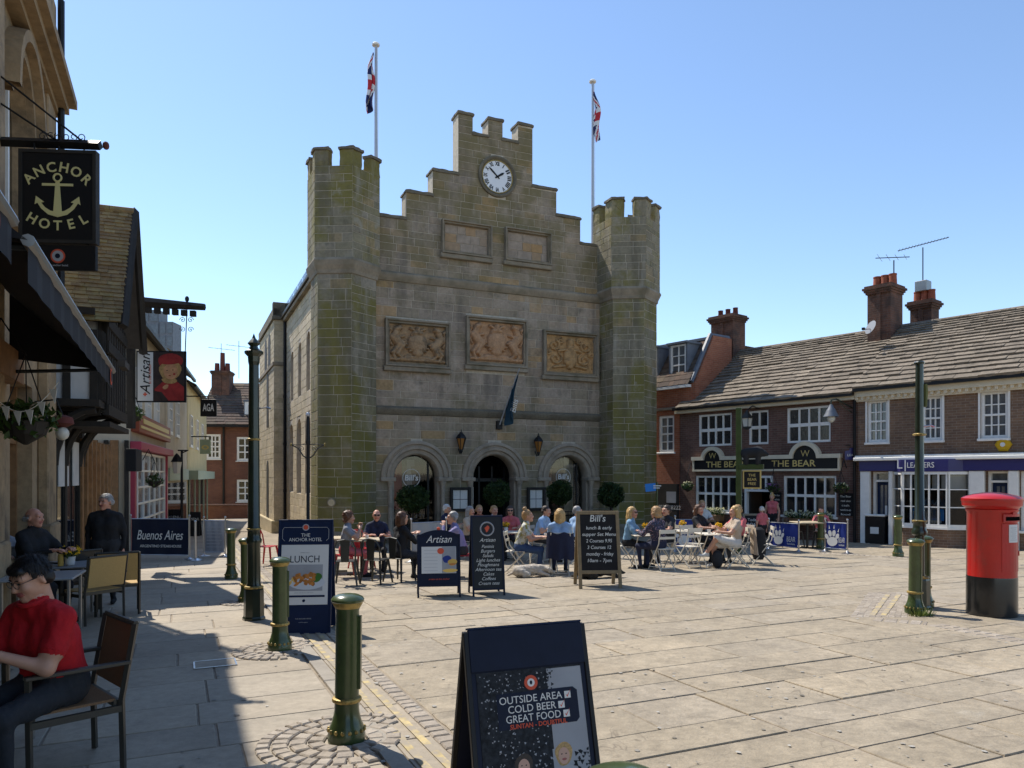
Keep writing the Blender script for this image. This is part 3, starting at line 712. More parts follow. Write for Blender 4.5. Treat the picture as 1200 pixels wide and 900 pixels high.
# arches: moulded ring, jambs, columns, glazing behind
for k, (uc, ri, ro, zs, pc) in enumerate(ARCH):
    ring = link('arch', None, th); n = 28
    pr = [(ro + .03, 0), (ro + .03, -.06), (ro - .02, -.10), (ro - .08, -.10), (ro - .10, -.05), (ro - .14, -.045), (ro - .17, -.085), (ro - .25, -.085), (ro - .28, -.02), (ri + .05, -.015), (ri + .02, .02), (ri, .06), (ri, .5)]
    b = MB(); vs = []
    for i in range(n + 1):
        a = math.pi * i / n
        for (r_, y) in pr: vs.append((uc + r_ * math.cos(a), y, zs + r_ * math.sin(a)))
    m_ = len(pr); b.add(vs, [(i * m_ + j, i * m_ + j + 1, (i + 1) * m_ + j + 1, (i + 1) * m_ + j) for i in range(n) for j in range(m_ - 1)])
    b.build('archivolt', 'arch_stone', ring, smooth=True)
    for s in (-1, 1):
        b = MB(); b.box(min(uc + s * (ri - .02), uc + s * (ro + .05)), max(uc + s * (ri - .02), uc + s * (ro + .05)), -.13, .5, zs - .13, zs); b.build('impost', 'arch_stone', ring, bevel=.02)
        b = MB(); b.box(min(uc + s * ri, uc + s * (ri + .14)), max(uc + s * ri, uc + s * (ri + .14)), .08, .5, ZB, zs - .13); b.build('jamb', 'arch_stone', ring)
        cx = uc + s * (ri + .16)
        b = MB(); b.lathe([(.12, ZB), (.12, ZB + .55), (.10, ZB + .62), (.078, ZB + .66), (.075, zs - .33), (.085, zs - .32), (.085, zs - .29), (.08, zs - .28), (.12, zs - .17), (.12, zs - .13)], 14, T=T3(cx, -.02, 0)); b.build('column', 'arch_stone', ring, smooth=True)
    # screen behind the opening
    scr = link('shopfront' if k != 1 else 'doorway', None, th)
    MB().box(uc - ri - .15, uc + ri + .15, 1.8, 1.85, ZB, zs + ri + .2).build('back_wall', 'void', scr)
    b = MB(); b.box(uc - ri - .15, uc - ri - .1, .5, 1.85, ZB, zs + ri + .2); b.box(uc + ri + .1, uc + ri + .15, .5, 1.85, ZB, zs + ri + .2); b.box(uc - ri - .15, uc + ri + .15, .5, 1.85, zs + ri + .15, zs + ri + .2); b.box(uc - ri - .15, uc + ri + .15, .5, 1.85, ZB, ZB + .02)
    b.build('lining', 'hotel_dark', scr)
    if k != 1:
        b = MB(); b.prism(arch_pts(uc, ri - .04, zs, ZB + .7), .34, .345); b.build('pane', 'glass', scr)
        b = MB()
        b.box(uc - ri, uc + ri, .3, .38, ZB + .62, ZB + .70); b.box(uc + ri * .62, uc + ri * .70, .31, .37, ZB + .7, zs + ri * .7)
        b.box(uc - ri, uc + ri, .3, .45, ZB, ZB + .62); b.build('stall_riser', 'black', scr)
        if k == 0:
            MB().box(uc - ri * .98, uc - ri * .35, .9, .93, zs - 1.1, zs + ri * .85).build('red_drape', 'plain_red', scr)
            MB().box(uc - ri * .33, uc - ri * .12, .9, .95, zs - 1.4, zs + ri * .9).build('grey_post', 'trim_stone', scr)
            MB().box(uc - ri * .1, uc + ri * .28, 1.0, 1.03, zs - .8, zs + ri * .8).build('cream_panel', 'render_white', scr)
            b = MB(); b.prism([(uc + ri * .1, zs + ri * .5), (uc + ri * .55, zs + ri * .55), (uc + ri * .5, zs - 1.2), (uc + ri * .3, zs - 1.2)], .95, .98); b.build('brown_drape', 'dark_oak', scr)
        else:
            MB().box(uc - ri, uc + ri * .7, .9, .95, zs + ri * .45, zs + ri * .85).build('ceiling_band', 'trim_stone', scr)
            MB().box(uc - ri * .95, uc - ri * .35, .8, .84, zs - .35, zs + ri * .4).build('brick_panel', 'brick_red', scr)
        c = (uc - ri * (.12 if k == 0 else .05), .33, zs - .02 if k == 0 else zs + .02); b = MB(); rr = .30
        b.tube([(c[0] + rr * math.cos(a * .26), c[1], c[2] + rr * math.sin(a * .26)) for a in range(24)], .012, 5, closed=True); b.build('window_ring', 'letter_white', scr)
        text("Bill's", .27, 'letter_white', scr, front(c[0], c[1], c[2]), shear=.1, bold=.02)
        b = MB()   # crockery and glasses on the sill
        for i in range(9):
            x = uc - ri * .8 + i * ri * .17; b.lathe([(.03, 0), (.035, .12)], 6, T=T3(x, .6, ZB + 1.0 + .03 * (i % 2)))
        b.build('glassware', 'table_grey', scr)
        MB().box(uc - ri * .9, uc + ri * .8, .5, .9, ZB + .94, ZB + .99).build('table_top', 'dark_oak', scr)
    else:
        b = MB()
        for x in (-.98, -.34, .30, .92): b.box(uc + ri * x, uc + ri * x + .06, .9, .96, ZB, zs + .4)
        b.box(uc - ri, uc + ri, .9, .96, zs - .15, zs - .03); b.build('door_frame', 'black', scr)
        MB().box(uc - ri * .85, uc - ri * .6, .86, .87, zs - .95, zs - .35).build('notice', 'paper', scr)
        MB().box(uc - ri * .25, uc + ri * .25, .7, .75, ZB, ZB + 1.0).build('lectern', 'hotel_dark', scr)
# clock
ck = link('clock', None, th); cx, cz, cr = CLK
b = MB(); n = 40; pr = [(cr, .02), (cr, -.08), (cr - .05, -.11), (cr - .10, -.08), (cr - .13, -.03), (cr * .80, -.01)]
vs = [(cx + r_ * math.cos(2 * math.pi * i / n), y, cz + r_ * math.sin(2 * math.pi * i / n)) for i in range(n) for (r_, y) in pr]; m_ = len(pr)
b.add(vs, [(i * m_ + j, i * m_ + j + 1, ((i + 1) % n) * m_ + j + 1, ((i + 1) % n) * m_ + j) for i in range(n) for j in range(m_ - 1)]); b.build('stone_ring', 'coping', ck, smooth=True)
MB().lathe([(cr * .80, 0), (cr * .80, .05)], 40, T=T3(cx, -.012, cz) @ RX90 @ T3(0, 0, -.03)).build('clock_face', 'white_dial', ck)
b = MB(); b.tube([(cx + cr * .79 * math.cos(a * math.pi / 20), -.04, cz + cr * .79 * math.sin(a * math.pi / 20)) for a in range(40)], .022, 6, closed=True); b.build('bezel', 'gold', ck, smooth=True)
rom = ['XII', 'I', 'II', 'III', 'IIII', 'V', 'VI', 'VII', 'VIII', 'IX', 'X', 'XI']
for i, s in enumerate(rom):
    a = 2 * math.pi * i / 12
    text(s, .19, 'black', ck, T3(cx + cr * .62 * math.sin(a), -.037, cz + cr * .62 * math.cos(a)) @ RX90 @ RZ(-a), bold=.035, name='numeral', width=.03 if s == 'I' else .065 + .033 * len(s))
for L, a, w in ((.42, R(56), .05), (.60, R(-48), .04)):
    b = MB(); b.prism([(-w / 2, -.1), (w / 2, -.1), (w * .8, L * cr * .75), (0, L * cr * 1.05), (-w * .8, L * cr * .75)], -.05, -.043, T=T3(cx, 0, cz) @ Matrix.Rotation(a, 4, 'Y')); b.build('clock_hand', 'black', ck)

# hexagonal turrets
ZA = {}
def turret(cx, cy, rl, ru, px, ytop, ymer, ycor0, ycor1, faces, seed):
    """cx, cy world; local frame is the hall's"""
    root = link('turret', None, th, th.matrix_basis.inverted() @ T3(cx, cy, 0)) if False else link('turret', None, th)
    c = Matrix.Rotation(-ANG, 2) @ Vector((cx - TP[0], cy - TP[1])); root.location = (c.x, c.y, 0); root.rotation_euler = (0, 0, -ANG)
    dA = cy - ru * .87; zt, zm, zc0, zc1 = zz(ytop, dA), zz(ymer, dA), zz(ycor0, dA), zz(ycor1, dA)
    def ring(r_): return [(r_ * math.sin(R(-4 + 30 + 60 * i)), -r_ * math.cos(R(-4 + 30 + 60 * i))) for i in range(6)]
    def hexa(name, mat, prof, bev=0, cap=True):
        bb_ = MB(); vs = []
        for (r_, z) in prof: vs += [(x, y, z) for x, y in ring(r_)]
        fs = [(j * 6 + i, j * 6 + (i + 1) % 6, (j + 1) * 6 + (i + 1) % 6, (j + 1) * 6 + i) for j in range(len(prof) - 1) for i in range(6)]
        if cap: fs += [tuple(range(6))[::-1], tuple(range((len(prof) - 1) * 6, len(prof) * 6))]
        bb_.add(vs, fs); return bb_.build(name, mat, root)
    hexa('shaft', 'mortar', [(rl, ZB), (rl, zc0 + .02)])
    hexa('base_plinth', 'trim_stone', [(rl + .09, ZB), (rl + .09, ZB + .6), (rl + .02, ZB + .7)])
    hexa('corbel', 'trim_stone', [(rl, zc0 - .05), (rl + .05, zc0 - .03), (rl + .07, zc0 + .08), (ru + .02, zc0 + .22), (ru + .06, zc1 - .06), (ru + .03, zc1), (ru - .02, zc1 + .05)])
    hexa('upper_shaft', 'mortar', [(ru - .001, zc1 - .02), (ru - .001, zm)], cap=True)
    rn = random.Random(seed)
    for i in faces:      # i = 0 is the face looking at the camera, -1 left, 1 right
        an = R(-4 + 60 * i)
        for (r_, z0, z1) in ((rl, ZB, zc0), (ru, zc1, zm)):
            ap = r_ * math.cos(R(30)); Tm = root.matrix_basis @ RZ(an) @ T3(0, -ap, 0); s = r_
            Tm = Matrix.LocRotScale(root.location, root.rotation_euler, None) @ RZ(an) @ T3(0, -ap, 0)
            for (za, zb) in courses(z0, z1, .30 if z0 < 2 else .27, rn):
                fill(Tm, [(-s / 2 - .004, s / 2 + .004)], za, zb, (.38, .80), 'tower_stone', rn, .010)
    # merlons wrap the corners
    for i in range(6):
        am = R(-4 + 30 + 60 * i); bb_ = MB(); w = ru * .33
        for (ri_, ro_, z0, z1, m_) in ((ru - .30, ru, zm, zt - .08, 0), (ru - .34, ru + .06, zt - .08, zt, 1)):
            ap = math.cos(R(30))
            def pt(rr, side, t):
                # corner at am, neighbours at am +- 60deg
                c0 = Vector((rr * math.sin(am), -rr * math.cos(am))); a2 = am + side * R(60); c1 = Vector((rr * math.sin(a2), -rr * math.cos(a2)))
                p_ = c0 + (c1 - c0) * t; return (p_.x, p_.y)
            t = .34 if m_ == 0 else .37
            o_ = [pt(ro_, -1, t), pt(ro_, -1, 0), pt(ro_, 1, t)]; i_ = [pt(ri_, 1, t), pt(ri_, 1, 0), pt(ri_, -1, t)]
            ol = o_ + i_; vs = [(x, y, z0) for x, y in ol] + [(x, y, z1) for x, y in ol]
            bb_.add(vs, [(0, 1, 4, 5), (1, 2, 3, 4), (11, 10, 7, 6), (10, 9, 8, 7)] + [(k2, k2 + 6, (k2 + 1) % 6 + 6, (k2 + 1) % 6) for k2 in range(6)], m_)
        bb_.build('merlon', ['tower_stone', 'coping'], root, wob=.03)
    return c
cL = turret(-5.50, 24.24, 1.08, 1.2, 391, 172, 194, 318, 302, (-1, 0, 1), 3)
cR = turret(4.306, 27.94, 1.12, 1.24, 737, 231, 254, 348, 336, (-1, 0, 1), 5)

# side wall along the street, windows, projecting bay
SIDE = plane((-6.64, 25.0), ANG + R(90))
sw = link('side_wall', None, th); o2 = Matrix.Rotation(-ANG, 2) @ Vector((-6.64 - TP[0], 25.0 - TP[1]))
sw.location = (o2.x, o2.y, 0); sw.rotation_euler = (0, 0, R(-90))
# local of side wall: x runs towards the camera (reverse of depth), front faces -y = the street
def su(px, py=HY, v=0.0): u, z = SIDE(px, py, -v if v else 0); return u, z
Ts = Matrix.LocRotScale(sw.location, sw.rotation_euler, None)
ze = zz(330, 25.0)
holes = []
for (px, t0, b0, arch, w) in ((361.5, 388, 457, .3, .75), (351.5, 401, 464, .3, .75), (342.5, 412, 469, .3, .75), (361, 484, 578, .5, 1.15), (350.5, 490.5, 578, .5, 1.15), (341.5, 497, 576, .5, 1.15)):
    u, z1 = SIDE(px, t0); _, z0 = SIDE(px, b0); holes.append((-u, w / 2, z0, z1 - w / 2))
L0 = 7.4
b = MB(); b.prism([(-L0, ZB - .4), (.9, ZB - .4), (.9, ze), (-L0, ze)], 0, .4, 0, holes=[arch_pts(x, r_, zs, z0, 8) for (x, r_, z0, zs) in holes]); b.build('wall', 'mortar', sw)
for (x, r_, z0, zs) in holes:
    b = MB(); b.prism(arch_pts(x, r_ + .01, zs, z0, 8), .25, .27); b.build('window_pane', 'dark_glass', sw)
for (za, zb) in courses(ZB, ze, .27, rs):
    iv = [(-L0, .9)]
    for (x, r_, z0, zs) in holes:
        if zb > z0 and za < zs + r_:
            w = r_ if za < zs else math.sqrt(max(0, r_ * r_ - (za - zs) ** 2))
            iv = sub(iv, (x - w - .01, x + w + .01))
    fill(Ts, iv, za, zb, (.4, .85), 'side_stone', rs, .012, .008)
b = MB(); b.box(-L0, .6, -.16, .4, ze, ze + .14); b.box(-L0, .6, -.24, -.05, ze + .14, ze + .26, 1); b.build('eaves_gutter', ['trim_stone', 'black'], sw, bevel=.015)
b = MB(); b.box(-L0 - 6, .4, .0, 9.6, ze + .1, ze + .16); b.prism([(-L0 - 6, ze + .1), (.4, ze + .1), (.4, ze + .2), (-L0 - 6, ze + .2)], 0, 1); b.build('roof_edge', 'roof_tile_dark', sw)
b = MB()   # slate roof behind the gable, ridge runs back from the clock
xr0, xr1 = -L0 - 6, -.2; b.add([(xr0, 0, ze + .15), (xr1, 0, ze + .15), (xr1, 4.7, ze + 1.9), (xr0, 4.7, ze + 1.9), (xr1, 9.4, ze + .15), (xr0, 9.4, ze + .15)], [(0, 1, 2, 3), (3, 2, 4, 5)]); b.build('roof', 'roof_tile_dark', sw)
b = MB(); b.box(-L0 - 6, .9, 9.0, 9.4, ZB - .5, ze + .1); b.box(-L0 - 6, -L0 - 5.6, 0, 9.4, ZB - .5, ze + .1); b.build('rear_wall', 'side_stone', sw)
# glass rail on the eaves
for i in range(6):
    b = MB(); x = -.3 - i * 1.2; b.box(x - 1.1, x, -.05, -.04, ze + .27, ze + .75); b.build('glass_rail', 'glass', sw)
# projecting stair bay further along
xb = -7.35; bay = link('stair_bay', None, sw); pj = .5
zb_ = zz(374, 31.4)
b = MB(); b.box(xb - 6.3, xb, -pj, .2, ZB - .5, zb_); b.build('wall', 'mortar', bay)
for (za, zb) in courses(ZB, zb_, .28, rs):
    fill(Ts @ T3(0, -pj, 0), [(xb - 6.3, xb)], za, zb, (.4, .9), 'side_stone', rs, .012, .008)
    fill(Ts @ T3(xb, -pj, 0) @ RZ(R(90)), [(0, pj)], za, zb, (.3, .5), 'side_stone', rs, .012, .008)
b = MB(); b.box(xb - 6.4, xb + .1, -pj - .1, .3, zb_, zb_ + .16); b.box(xb - 6.34, xb + .05, -pj - .05, -pj + .3, zb_ + .16, zb_ + .5); b.box(xb - .3, xb + .05, -pj - .05, .2, zb_ + .16, zb_ + .75); b.build('parapet', 'coping', bay, bevel=.02)
b = MB(); b.box(xb - 6.4, xb + .06, -pj - .07, .1, zb_ - 1.95, zb_ - 1.78); b.build('string_course', 'trim_stone', bay, bevel=.02)
for (x, z0, z1, r_) in ((xb - 3.2, zb_ - 1.75, zb_ - .75, .45), (xb - 1.7, zb_ - 1.75, zb_ - .75, .45), (xb - 2.4, zb_ - 4.4, zb_ - 2.4, .42), (xb - 2.4, ZB + .4, ZB + 2.7, .45)):
    b = MB(); b.prism(arch_pts(x, r_, z1, z0, 8), -pj - .025, -pj - .017); b.build('window_pane', 'hotel_dark', bay)  # flat matt shapes on the wall face, recess shade put into their colour
b = MB(); b.box(xb - 6.45, xb + .12, -pj - .12, .1, ZB - .5, ZB + .55); b.build('plinth', 'side_stone', bay, bevel=.03)
b = MB(); b.cyl((xb + .16, -.08, ZB), (xb + .16, -.08, ze + .1), .06, n=8)
for z in (1.0, 3.0, 5.0): b.cyl((xb + .16, -.08, z), (xb + .16, -.08, z + .12), .075, n=8)
b.build('drainpipe', 'black', sw, smooth=True)
# round plaque by the left turret foot
pq = at(388.5, 23.15, 0); pq.z = zz(589, 23.15)
b = MB(); b.T = T3(pq.x, pq.y, pq.z) @ RX90; b.lathe([(.13, 0), (.13, .025), (.105, .03)], 20); b.lathe([(.10, .022), (.10, .034)], 20, 1)
o = b.build('round_plaque', ['trim_stone', 'side_stone']); tag(o, 'small round plaque on the mossy turret above the seated people', 'plaque')

# lay the stones: the 300 that show largest are parts, the rest one stonework part
spec('panel_mix', (.2, .15, .1), ramp=[(.28, .22, .165), (.33, .26, .20), (.30, .235, .18), (.36, .22, .10), (.31, .245, .185)], nz=[(6, .2)], bump=(14, .5, .015))
def stone_mesh(mat):
    bx, bz = .018, .035
    vs = [(bx, -1, bz), (1 - bx, -1, bz), (1 - bx, -1, 1 - bz), (bx, -1, 1 - bz), (0, -.45, 0), (1, -.45, 0), (1, -.45, 1), (0, -.45, 1), (0, .2, 0), (1, .2, 0), (1, .2, 1), (0, .2, 1)]
    fs = [(0, 1, 2, 3)] + [q for o in (0, 4) for q in ((o, o + 4, o + 5, o + 1), (o + 1, o + 5, o + 6, o + 2), (o + 2, o + 6, o + 7, o + 3), (o + 3, o + 7, o + 4, o))]
    bb_ = MB(); bb_.add(vs, fs); return bb_.mesh('stone', mat)
SM = {m: stone_mesh(m) for m in ('stone', 'tower_stone', 'side_stone', 'panel_mix')}
Mth = Matrix.LocRotScale(Vector((TP[0], TP[1], 0)), th.rotation_euler, None); L = []
for s in STONES:
    T, x0, x1, z0, z1, pr_, mat = s; c = Mth @ T @ Vector(((x0 + x1) / 2, 0, (z0 + z1) / 2)); nr = (Mth @ T).to_3x3() @ Vector((0, -1, 0)); v = (Vector((0, 0, CZ)) - c)
    L.append((max(0, nr.dot(v.normalized())) * (x1 - x0) * (z1 - z0) / v.length ** 2, s))
L.sort(key=lambda q: -q[0]); rest = MB(); mi = ['stone', 'tower_stone', 'side_stone', 'panel_mix']
for i, (ar, (T, x0, x1, z0, z1, pr_, mat)) in enumerate(L):
    M = T @ T3(x0, 0, z0) @ Matrix.Diagonal((x1 - x0, pr_, z1 - z0, 1))
    if i < 300: link('stone', SM[mat], th, M)
    else: rest.add([tuple(v.co) for v in SM[mat].vertices], [tuple(f.vertices) for f in SM[mat].polygons], mi.index(mat), M)
tag(rest.build('stonework', mi, th), kind='stuff')

# flags and poles on the roof
def union(s, t):
    """s 0..1 along the fly, t 0..1 up the hoist"""
    x, y = (s - .5) * 2, (t - .5)
    if abs(y) < .10 or abs(x) < .10: return 0
    if abs(y) < .167 or abs(x) < .167: return 1
    for sg in (1, -1):
        d = (y - sg * x / 2) / math.sqrt(1.25)
        if abs(d) < .05: return 0 if abs(d) < .03 else 1
        if abs(d) < .1: return 1
    return 2
def flagpole(px, d, ytop, ybase, label, flabel, fy0, fy1, side, ph):
    x = (px - 600) / FPX * d; zt, z0 = zz(ytop, d), zz(ybase, d)
    root = thing('flagpole', label, 'flagpole', (x, d, z0), 0, 'flagpoles on the hall roof'); H = zt - z0
    MB().cyl((0, 0, -1.2), (0, 0, H), .065, .045, 12).build('pole', 'grey_pole', root, smooth=True)
    MB().lathe([(.02, H), (.13, H + .01), (.14, H + .06), (.10, H + .10), (.0, H + .12)], 14).build('finial', 'white_paint', root, smooth=True)
    MB().tube([(.07, -.03, -.3), (.08, -.03, H * .5), (.06, -.03, H - .05)], .008, 4).build('halyard', 'white_paint', root)
    za, zb = zz(fy1, d) - z0, zz(fy0, d) - z0; b = MB(); n, m = 26, 34; vs = []
    for j in range(m + 1):
        t = j / m
        for i in range(n + 1):
            s = i / n; zt_ = za + (zb - za) * t
            drop = (1 - t)
            w = .05 + .26 * math.sin(min(1, (1 - t) * 1.5 + .08) * math.pi * .52) * (1 - .30 * max(0, .35 - t) / .35)
            xx = side * (.06 + w * (.5 + .5 * math.sin(s * 8.5 + ph + t * 1.6)) * (.35 + .65 * s) + .05 * math.sin(t * 9 + ph))
            yy = .09 * math.cos(s * 8.5 + ph + t * 1.6) * (.4 + s * .6) - .05
            vs.append((xx, yy, zt_ - s * .75 * (.45 + .55 * drop) * (1 if t < .98 else .9) * .55))
    for j in range(m):
        for i in range(n):
            q = j * (n + 1) + i; b.add([vs[q], vs[q + 1], vs[q + n + 2], vs[q + n + 1]], [(0, 1, 2, 3)], union((i + .5) / n, (j + .5) / m))
    o = b.build('flag', ['union_red', 'union_white', 'union_blue'], smooth=False); o.location = (x, d, z0); tag(o, flabel, 'flag', 'union flags hanging limp')
flagpole(440.5, 26.0, 54, 215, 'tall grey flagpole rising behind the left turret', 'limp red white and blue flag on the left pole', 62, 122, -1, .4)
flagpole(694.5, 28.6, 97, 290, 'tall grey flagpole beside the right turret', 'limp red white and blue flag on the right pole', 106, 156, 1, 2.0)

# banner over the door
bp = Vector(((584 - 600) / FPX * 25.5, 25.45, 0)); bu = fac(584, 498); 
ban = thing('banner_flag', 'dark teal banner on a slanting pole above the middle arch', 'banner', (TP[0], TP[1], 0), ANG)
p0 = Vector((bu[0], -.12, bu[1])); uq, zq = fac(608, 432, -.9); p1 = Vector((uq, -.95, zq))
b = MB(); b.box(p0.x - .1, p0.x + .1, -.14, .0, p0.z - .16, p0.z + .14); b.build('bracket', 'black', ban, bevel=.01)
MB().cyl(p0, p1, .025, .02, 8).build('pole', 'grey_pole', ban, smooth=True)
n, m = 10, 16; vs = []
for j in range(m + 1):
    t = j / m
    for i in range(n + 1):
        s = i / n; q = p0.lerp(p1, .28 + .7 * s)
        hang = (.25 + 1.25 * (1 - s)) * t if s < .99 else .3 * t
        hang = t * (zz(502, 25) - 0 - q.z) * -1 if False else t * max(.15, (q.z - (p0.z - .05)) * (.72 + .28 * (1 - s)))
        vs.append((q.x + .16 * t * math.sin(s * 5) - .10 * t * s + .03 * math.sin(t * 5 + s * 9), q.y + .05 * math.sin(s * 11 + t * 3), q.z - hang))
b = MB(); b.add(vs, [(j * (n + 1) + i, j * (n + 1) + i + 1, (j + 1) * (n + 1) + i + 1, (j + 1) * (n + 1) + i) for j in range(m) for i in range(n)])
b.build('cloth', 'teal_flag', ban, smooth=True)
text('Bills', .30, 'letter_white', ban, T3(p0.x + .30, -.72, p0.z + .62) @ RX90 @ RZ(R(75)), shear=.1)
# lanterns
for px, py, lab in ((540.5, 517, 'black wall lantern between the left and middle arches'), (631, 520.5, 'black wall lantern between the middle and right arches')):
    u, z = fac(px, py, -.28); e = thing('wall_lantern', lab, 'lantern', (TP[0], TP[1], 0), ANG, 'wall lanterns on the hall'); T = T3(u, -.28, z)
    b = MB(); b.lathe([(.05, -.30), (.155, .10)], 6, T=T); b.build('amber_glass', 'lamp_amber', e)
    MB().ell((0, 0, .02), (.035, .035, .06), 8, 6, T=T).build('bulb', 'lamp_glow', e)
    b = MB()
    for i in range(6):
        a = i * math.pi / 3; b.tube([(.055 * math.cos(a), .055 * math.sin(a), -.30), (.165 * math.cos(a), .165 * math.sin(a), .10)], .012, 4, T=T)
    b.lathe([(.19, .09), (.185, .13), (.11, .23), (.06, .27), (.05, .30), (.02, .31), (.015, .38), (.0, .40)], 6, T=T); b.lathe([(.02, -.42), (.06, -.34), (.06, -.28)], 6, T=T); b.build('frame', 'black', e)
    MB().tube([(0, 0, -.36), (0, .14, -.42), (0, .28, -.25)], .018, 6, T=T).build('wall_arm', 'black', e)
# menu cases
for x0, y0, x1, y1, lab in ((526, 571, 550, 599, 'framed menu case on the pier left of the middle arch'), (616, 571, 637, 598, 'framed menu case on the pier right of the middle arch')):
    (u0, zt), (u1, zb) = fac(x0, y0), fac(x1, y1); e = thing('menu_case', lab, 'menu case', (TP[0], TP[1], 0), ANG, 'menu cases by the door')
    b = MB(); b.box(u0, u1, -.19, -.10, zb, zb + .08); b.box(u0, u1, -.19, -.10, zt - .08, zt); b.box(u0, u0 + .09, -.19, -.10, zb + .08, zt - .08); b.box(u1 - .09, u1, -.19, -.10, zb + .08, zt - .08); b.box(u0 + .01, u1 - .01, -.12, -.09, zb, zt); b.build('case', 'dark_oak', e)
    w, h = (u1 - u0 - .2) / 2, (zt - zb - .22) / 2
    for i in range(2):
        for j in range(2): MB().box(u0 + .1 + i * w, u0 + .1 + (i + 1) * w - .02, -.13, -.122, zb + .1 + j * (h + .02), zb + .1 + j * (h + .02) + h).build('menu_sheet', 'paper', e)
# black railing in front of the right arch
e = thing('railing', 'low black iron railing in front of the right arch', 'railing', (TP[0], TP[1], 0), ANG)
u0, u1 = U(632), U(712); z0 = g(3, 26)
for i in range(26):
    x = u0 + (u1 - u0) * i / 25; MB().cyl((x, -.9, z0), (x, -.9, z0 + .95), .012, n=5).build('baluster', 'black', e)
b = MB(); b.box(u0, u1, -.92, -.88, z0 + .9, z0 + .94); b.box(u0, u1, -.915, -.885, z0 + .1, z0 + .13); b.build('rail', 'black', e)
# ------------------------------------------------------------------ pub, shop and brick house on the right
PB = plane(QP, QANG)
def pu(px): return PB(px)[0]
def pz(px, py): return PB(px, py)[1]
def window(parent, x0, x1, z0, z1, cols, rows, y=.10, fw=.07, bar=.035, pane='dark_glass', sill=True, name='window', mid=0, frame='white_paint'):
    """frame, one pane per light, sill; opening already cut in the wall; front plane of the wall is y = 0"""
    w = link(name, None, parent); b = MB(); yf = y - .06
    b.box(x0, x1, yf, y + .03, z0, z0 + fw); b.box(x0, x1, yf, y + .03, z1 - fw, z1); b.box(x0, x0 + fw, yf, y + .03, z0 + fw, z1 - fw); b.box(x1 - fw, x1, yf, y + .03, z0 + fw, z1 - fw)
    xi0, xi1, zi0, zi1 = x0 + fw, x1 - fw, z0 + fw, z1 - fw; cw, ch = (xi1 - xi0) / cols, (zi1 - zi0) / rows
    for i in range(1, cols):
        bw = bar * (1.0); b.box(xi0 + i * cw - bw / 2, xi0 + i * cw + bw / 2, yf + .012, y + .02, zi0, zi1)
    for j in range(1, rows):
        bw = bar * (mid if mid and j == rows // 2 else 1); b.box(xi0, xi1, yf + .006 + (.008 if bw == bar else 0), y + .022, zi0 + j * ch - bw / 2, zi0 + j * ch + bw / 2)
    b.build('frame', frame, w)
    key = (round(cw, 4), round(ch, 4), pane)
    if key not in PANE: PANE[key] = MB().add([(0, 0, 0), (cw, 0, 0), (cw, 0, ch), (0, 0, ch)], [(0, 1, 2, 3)]).mesh('pane', pane)
    for i in range(cols):
        for j in range(rows):
            link('pane', PANE[key], w, T3(xi0 + i * cw, y + rnd.uniform(-.004, .004), zi0 + j * ch) @ Matrix.Rotation(rnd.uniform(-.012, .012), 4, 'Z') @ Matrix.Rotation(rnd.uniform(-.012, .012), 4, 'X'))
    if sill: MB().box(x0 - .06, x1 + .06, -.09, y + .03, z0 - .07, z0 - .001).build('sill', frame, w, bevel=.008)
    return w
PANE = {}
def rect(x0, x1, z0, z1): return [(x0, z0), (x1, z0), (x1, z1), (x0, z1)]
def slab_roof(parent, u0, u1, v0, v1, z0, z1, rows, mat, name, wr, seed, th_=.05, x_along=True, most=300, graded=True):
    """overlapping slabs from the eaves (v0, z0) up to the ridge (v1, z1)"""
    rn = random.Random(seed); L = math.hypot(v1 - v0, z1 - z0); sl = math.atan2(z1 - z0, v1 - v0); pos = [0]
    for i in range(rows): pos.append(pos[-1] + (1.35 - .7 * i / rows if graded else 1))
    pos = [p / pos[-1] * L for p in pos]; mesh_ = []
    for s in range(4):
        bb_ = MB(); j = lambda a: a * rn.uniform(-1, 1)
        bb_.add([(0, -.05 + j(.05), 0), (.5, -.05 + j(.06), 0), (1, -.05 + j(.05), 0), (1, 1.3, -.9), (.0, 1.3, -.9), (.006, -.04 + j(.03), 1), (.5, -.05 + j(.05), 1.0), (.994, -.04 + j(.04), 1), (.994, 1.3, .1), (.006, 1.3, .1)],
                [(5, 6, 7, 8, 9), (0, 1, 6, 5), (1, 2, 7, 6), (2, 3, 8, 7), (4, 0, 5, 9)]); mesh_.append(bb_.mesh(name, mat))
    cnt = 0; rest = MB(); Tm = T3(0, v0, z0) @ Matrix.Rotation(sl, 4, 'X')
    for r_ in range(rows):
        x = u0 - rn.uniform(0, .3); h = pos[r_ + 1] - pos[r_]
        while x < u1:
            w = rn.uniform(*wr) * (1.15 - .3 * r_ / rows); a, c = max(x, u0), min(x + w, u1)
            if c - a > .05:
                M = Tm @ T3(a + .0015, pos[r_], .02 + rn.uniform(0, .009)) @ Matrix.Rotation(rn.uniform(-.008, .008), 4, 'Z') @ Matrix.Diagonal((c - a - .003, h, th_ * rn.uniform(.8, 1.3), 1)); me = rn.choice(mesh_)
                if cnt < most: link(name, me, parent, M); cnt += 1
                else: rest.add([tuple(v.co) for v in me.vertices], [tuple(f.vertices) for f in me.polygons], 0, M)
            x += w
    if rest.v: tag(rest.build('upper_' + name, mat, parent), kind='stuff')
    return Tm
def pot(parent, x, y, z, h=.42, r_=.13, mat='terracotta'):
    MB().lathe([(r_ * 1.05, z), (r_ * .95, z + .08), (r_ * .86, z + h - .05), (r_ * .93, z + h - .04), (r_ * .93, z + h), (r_ * .72, z + h), (r_ * .7, z + h - .1)], 12, T=T3(x, y, 0)).build('chimney_pot', mat, parent, smooth=True)
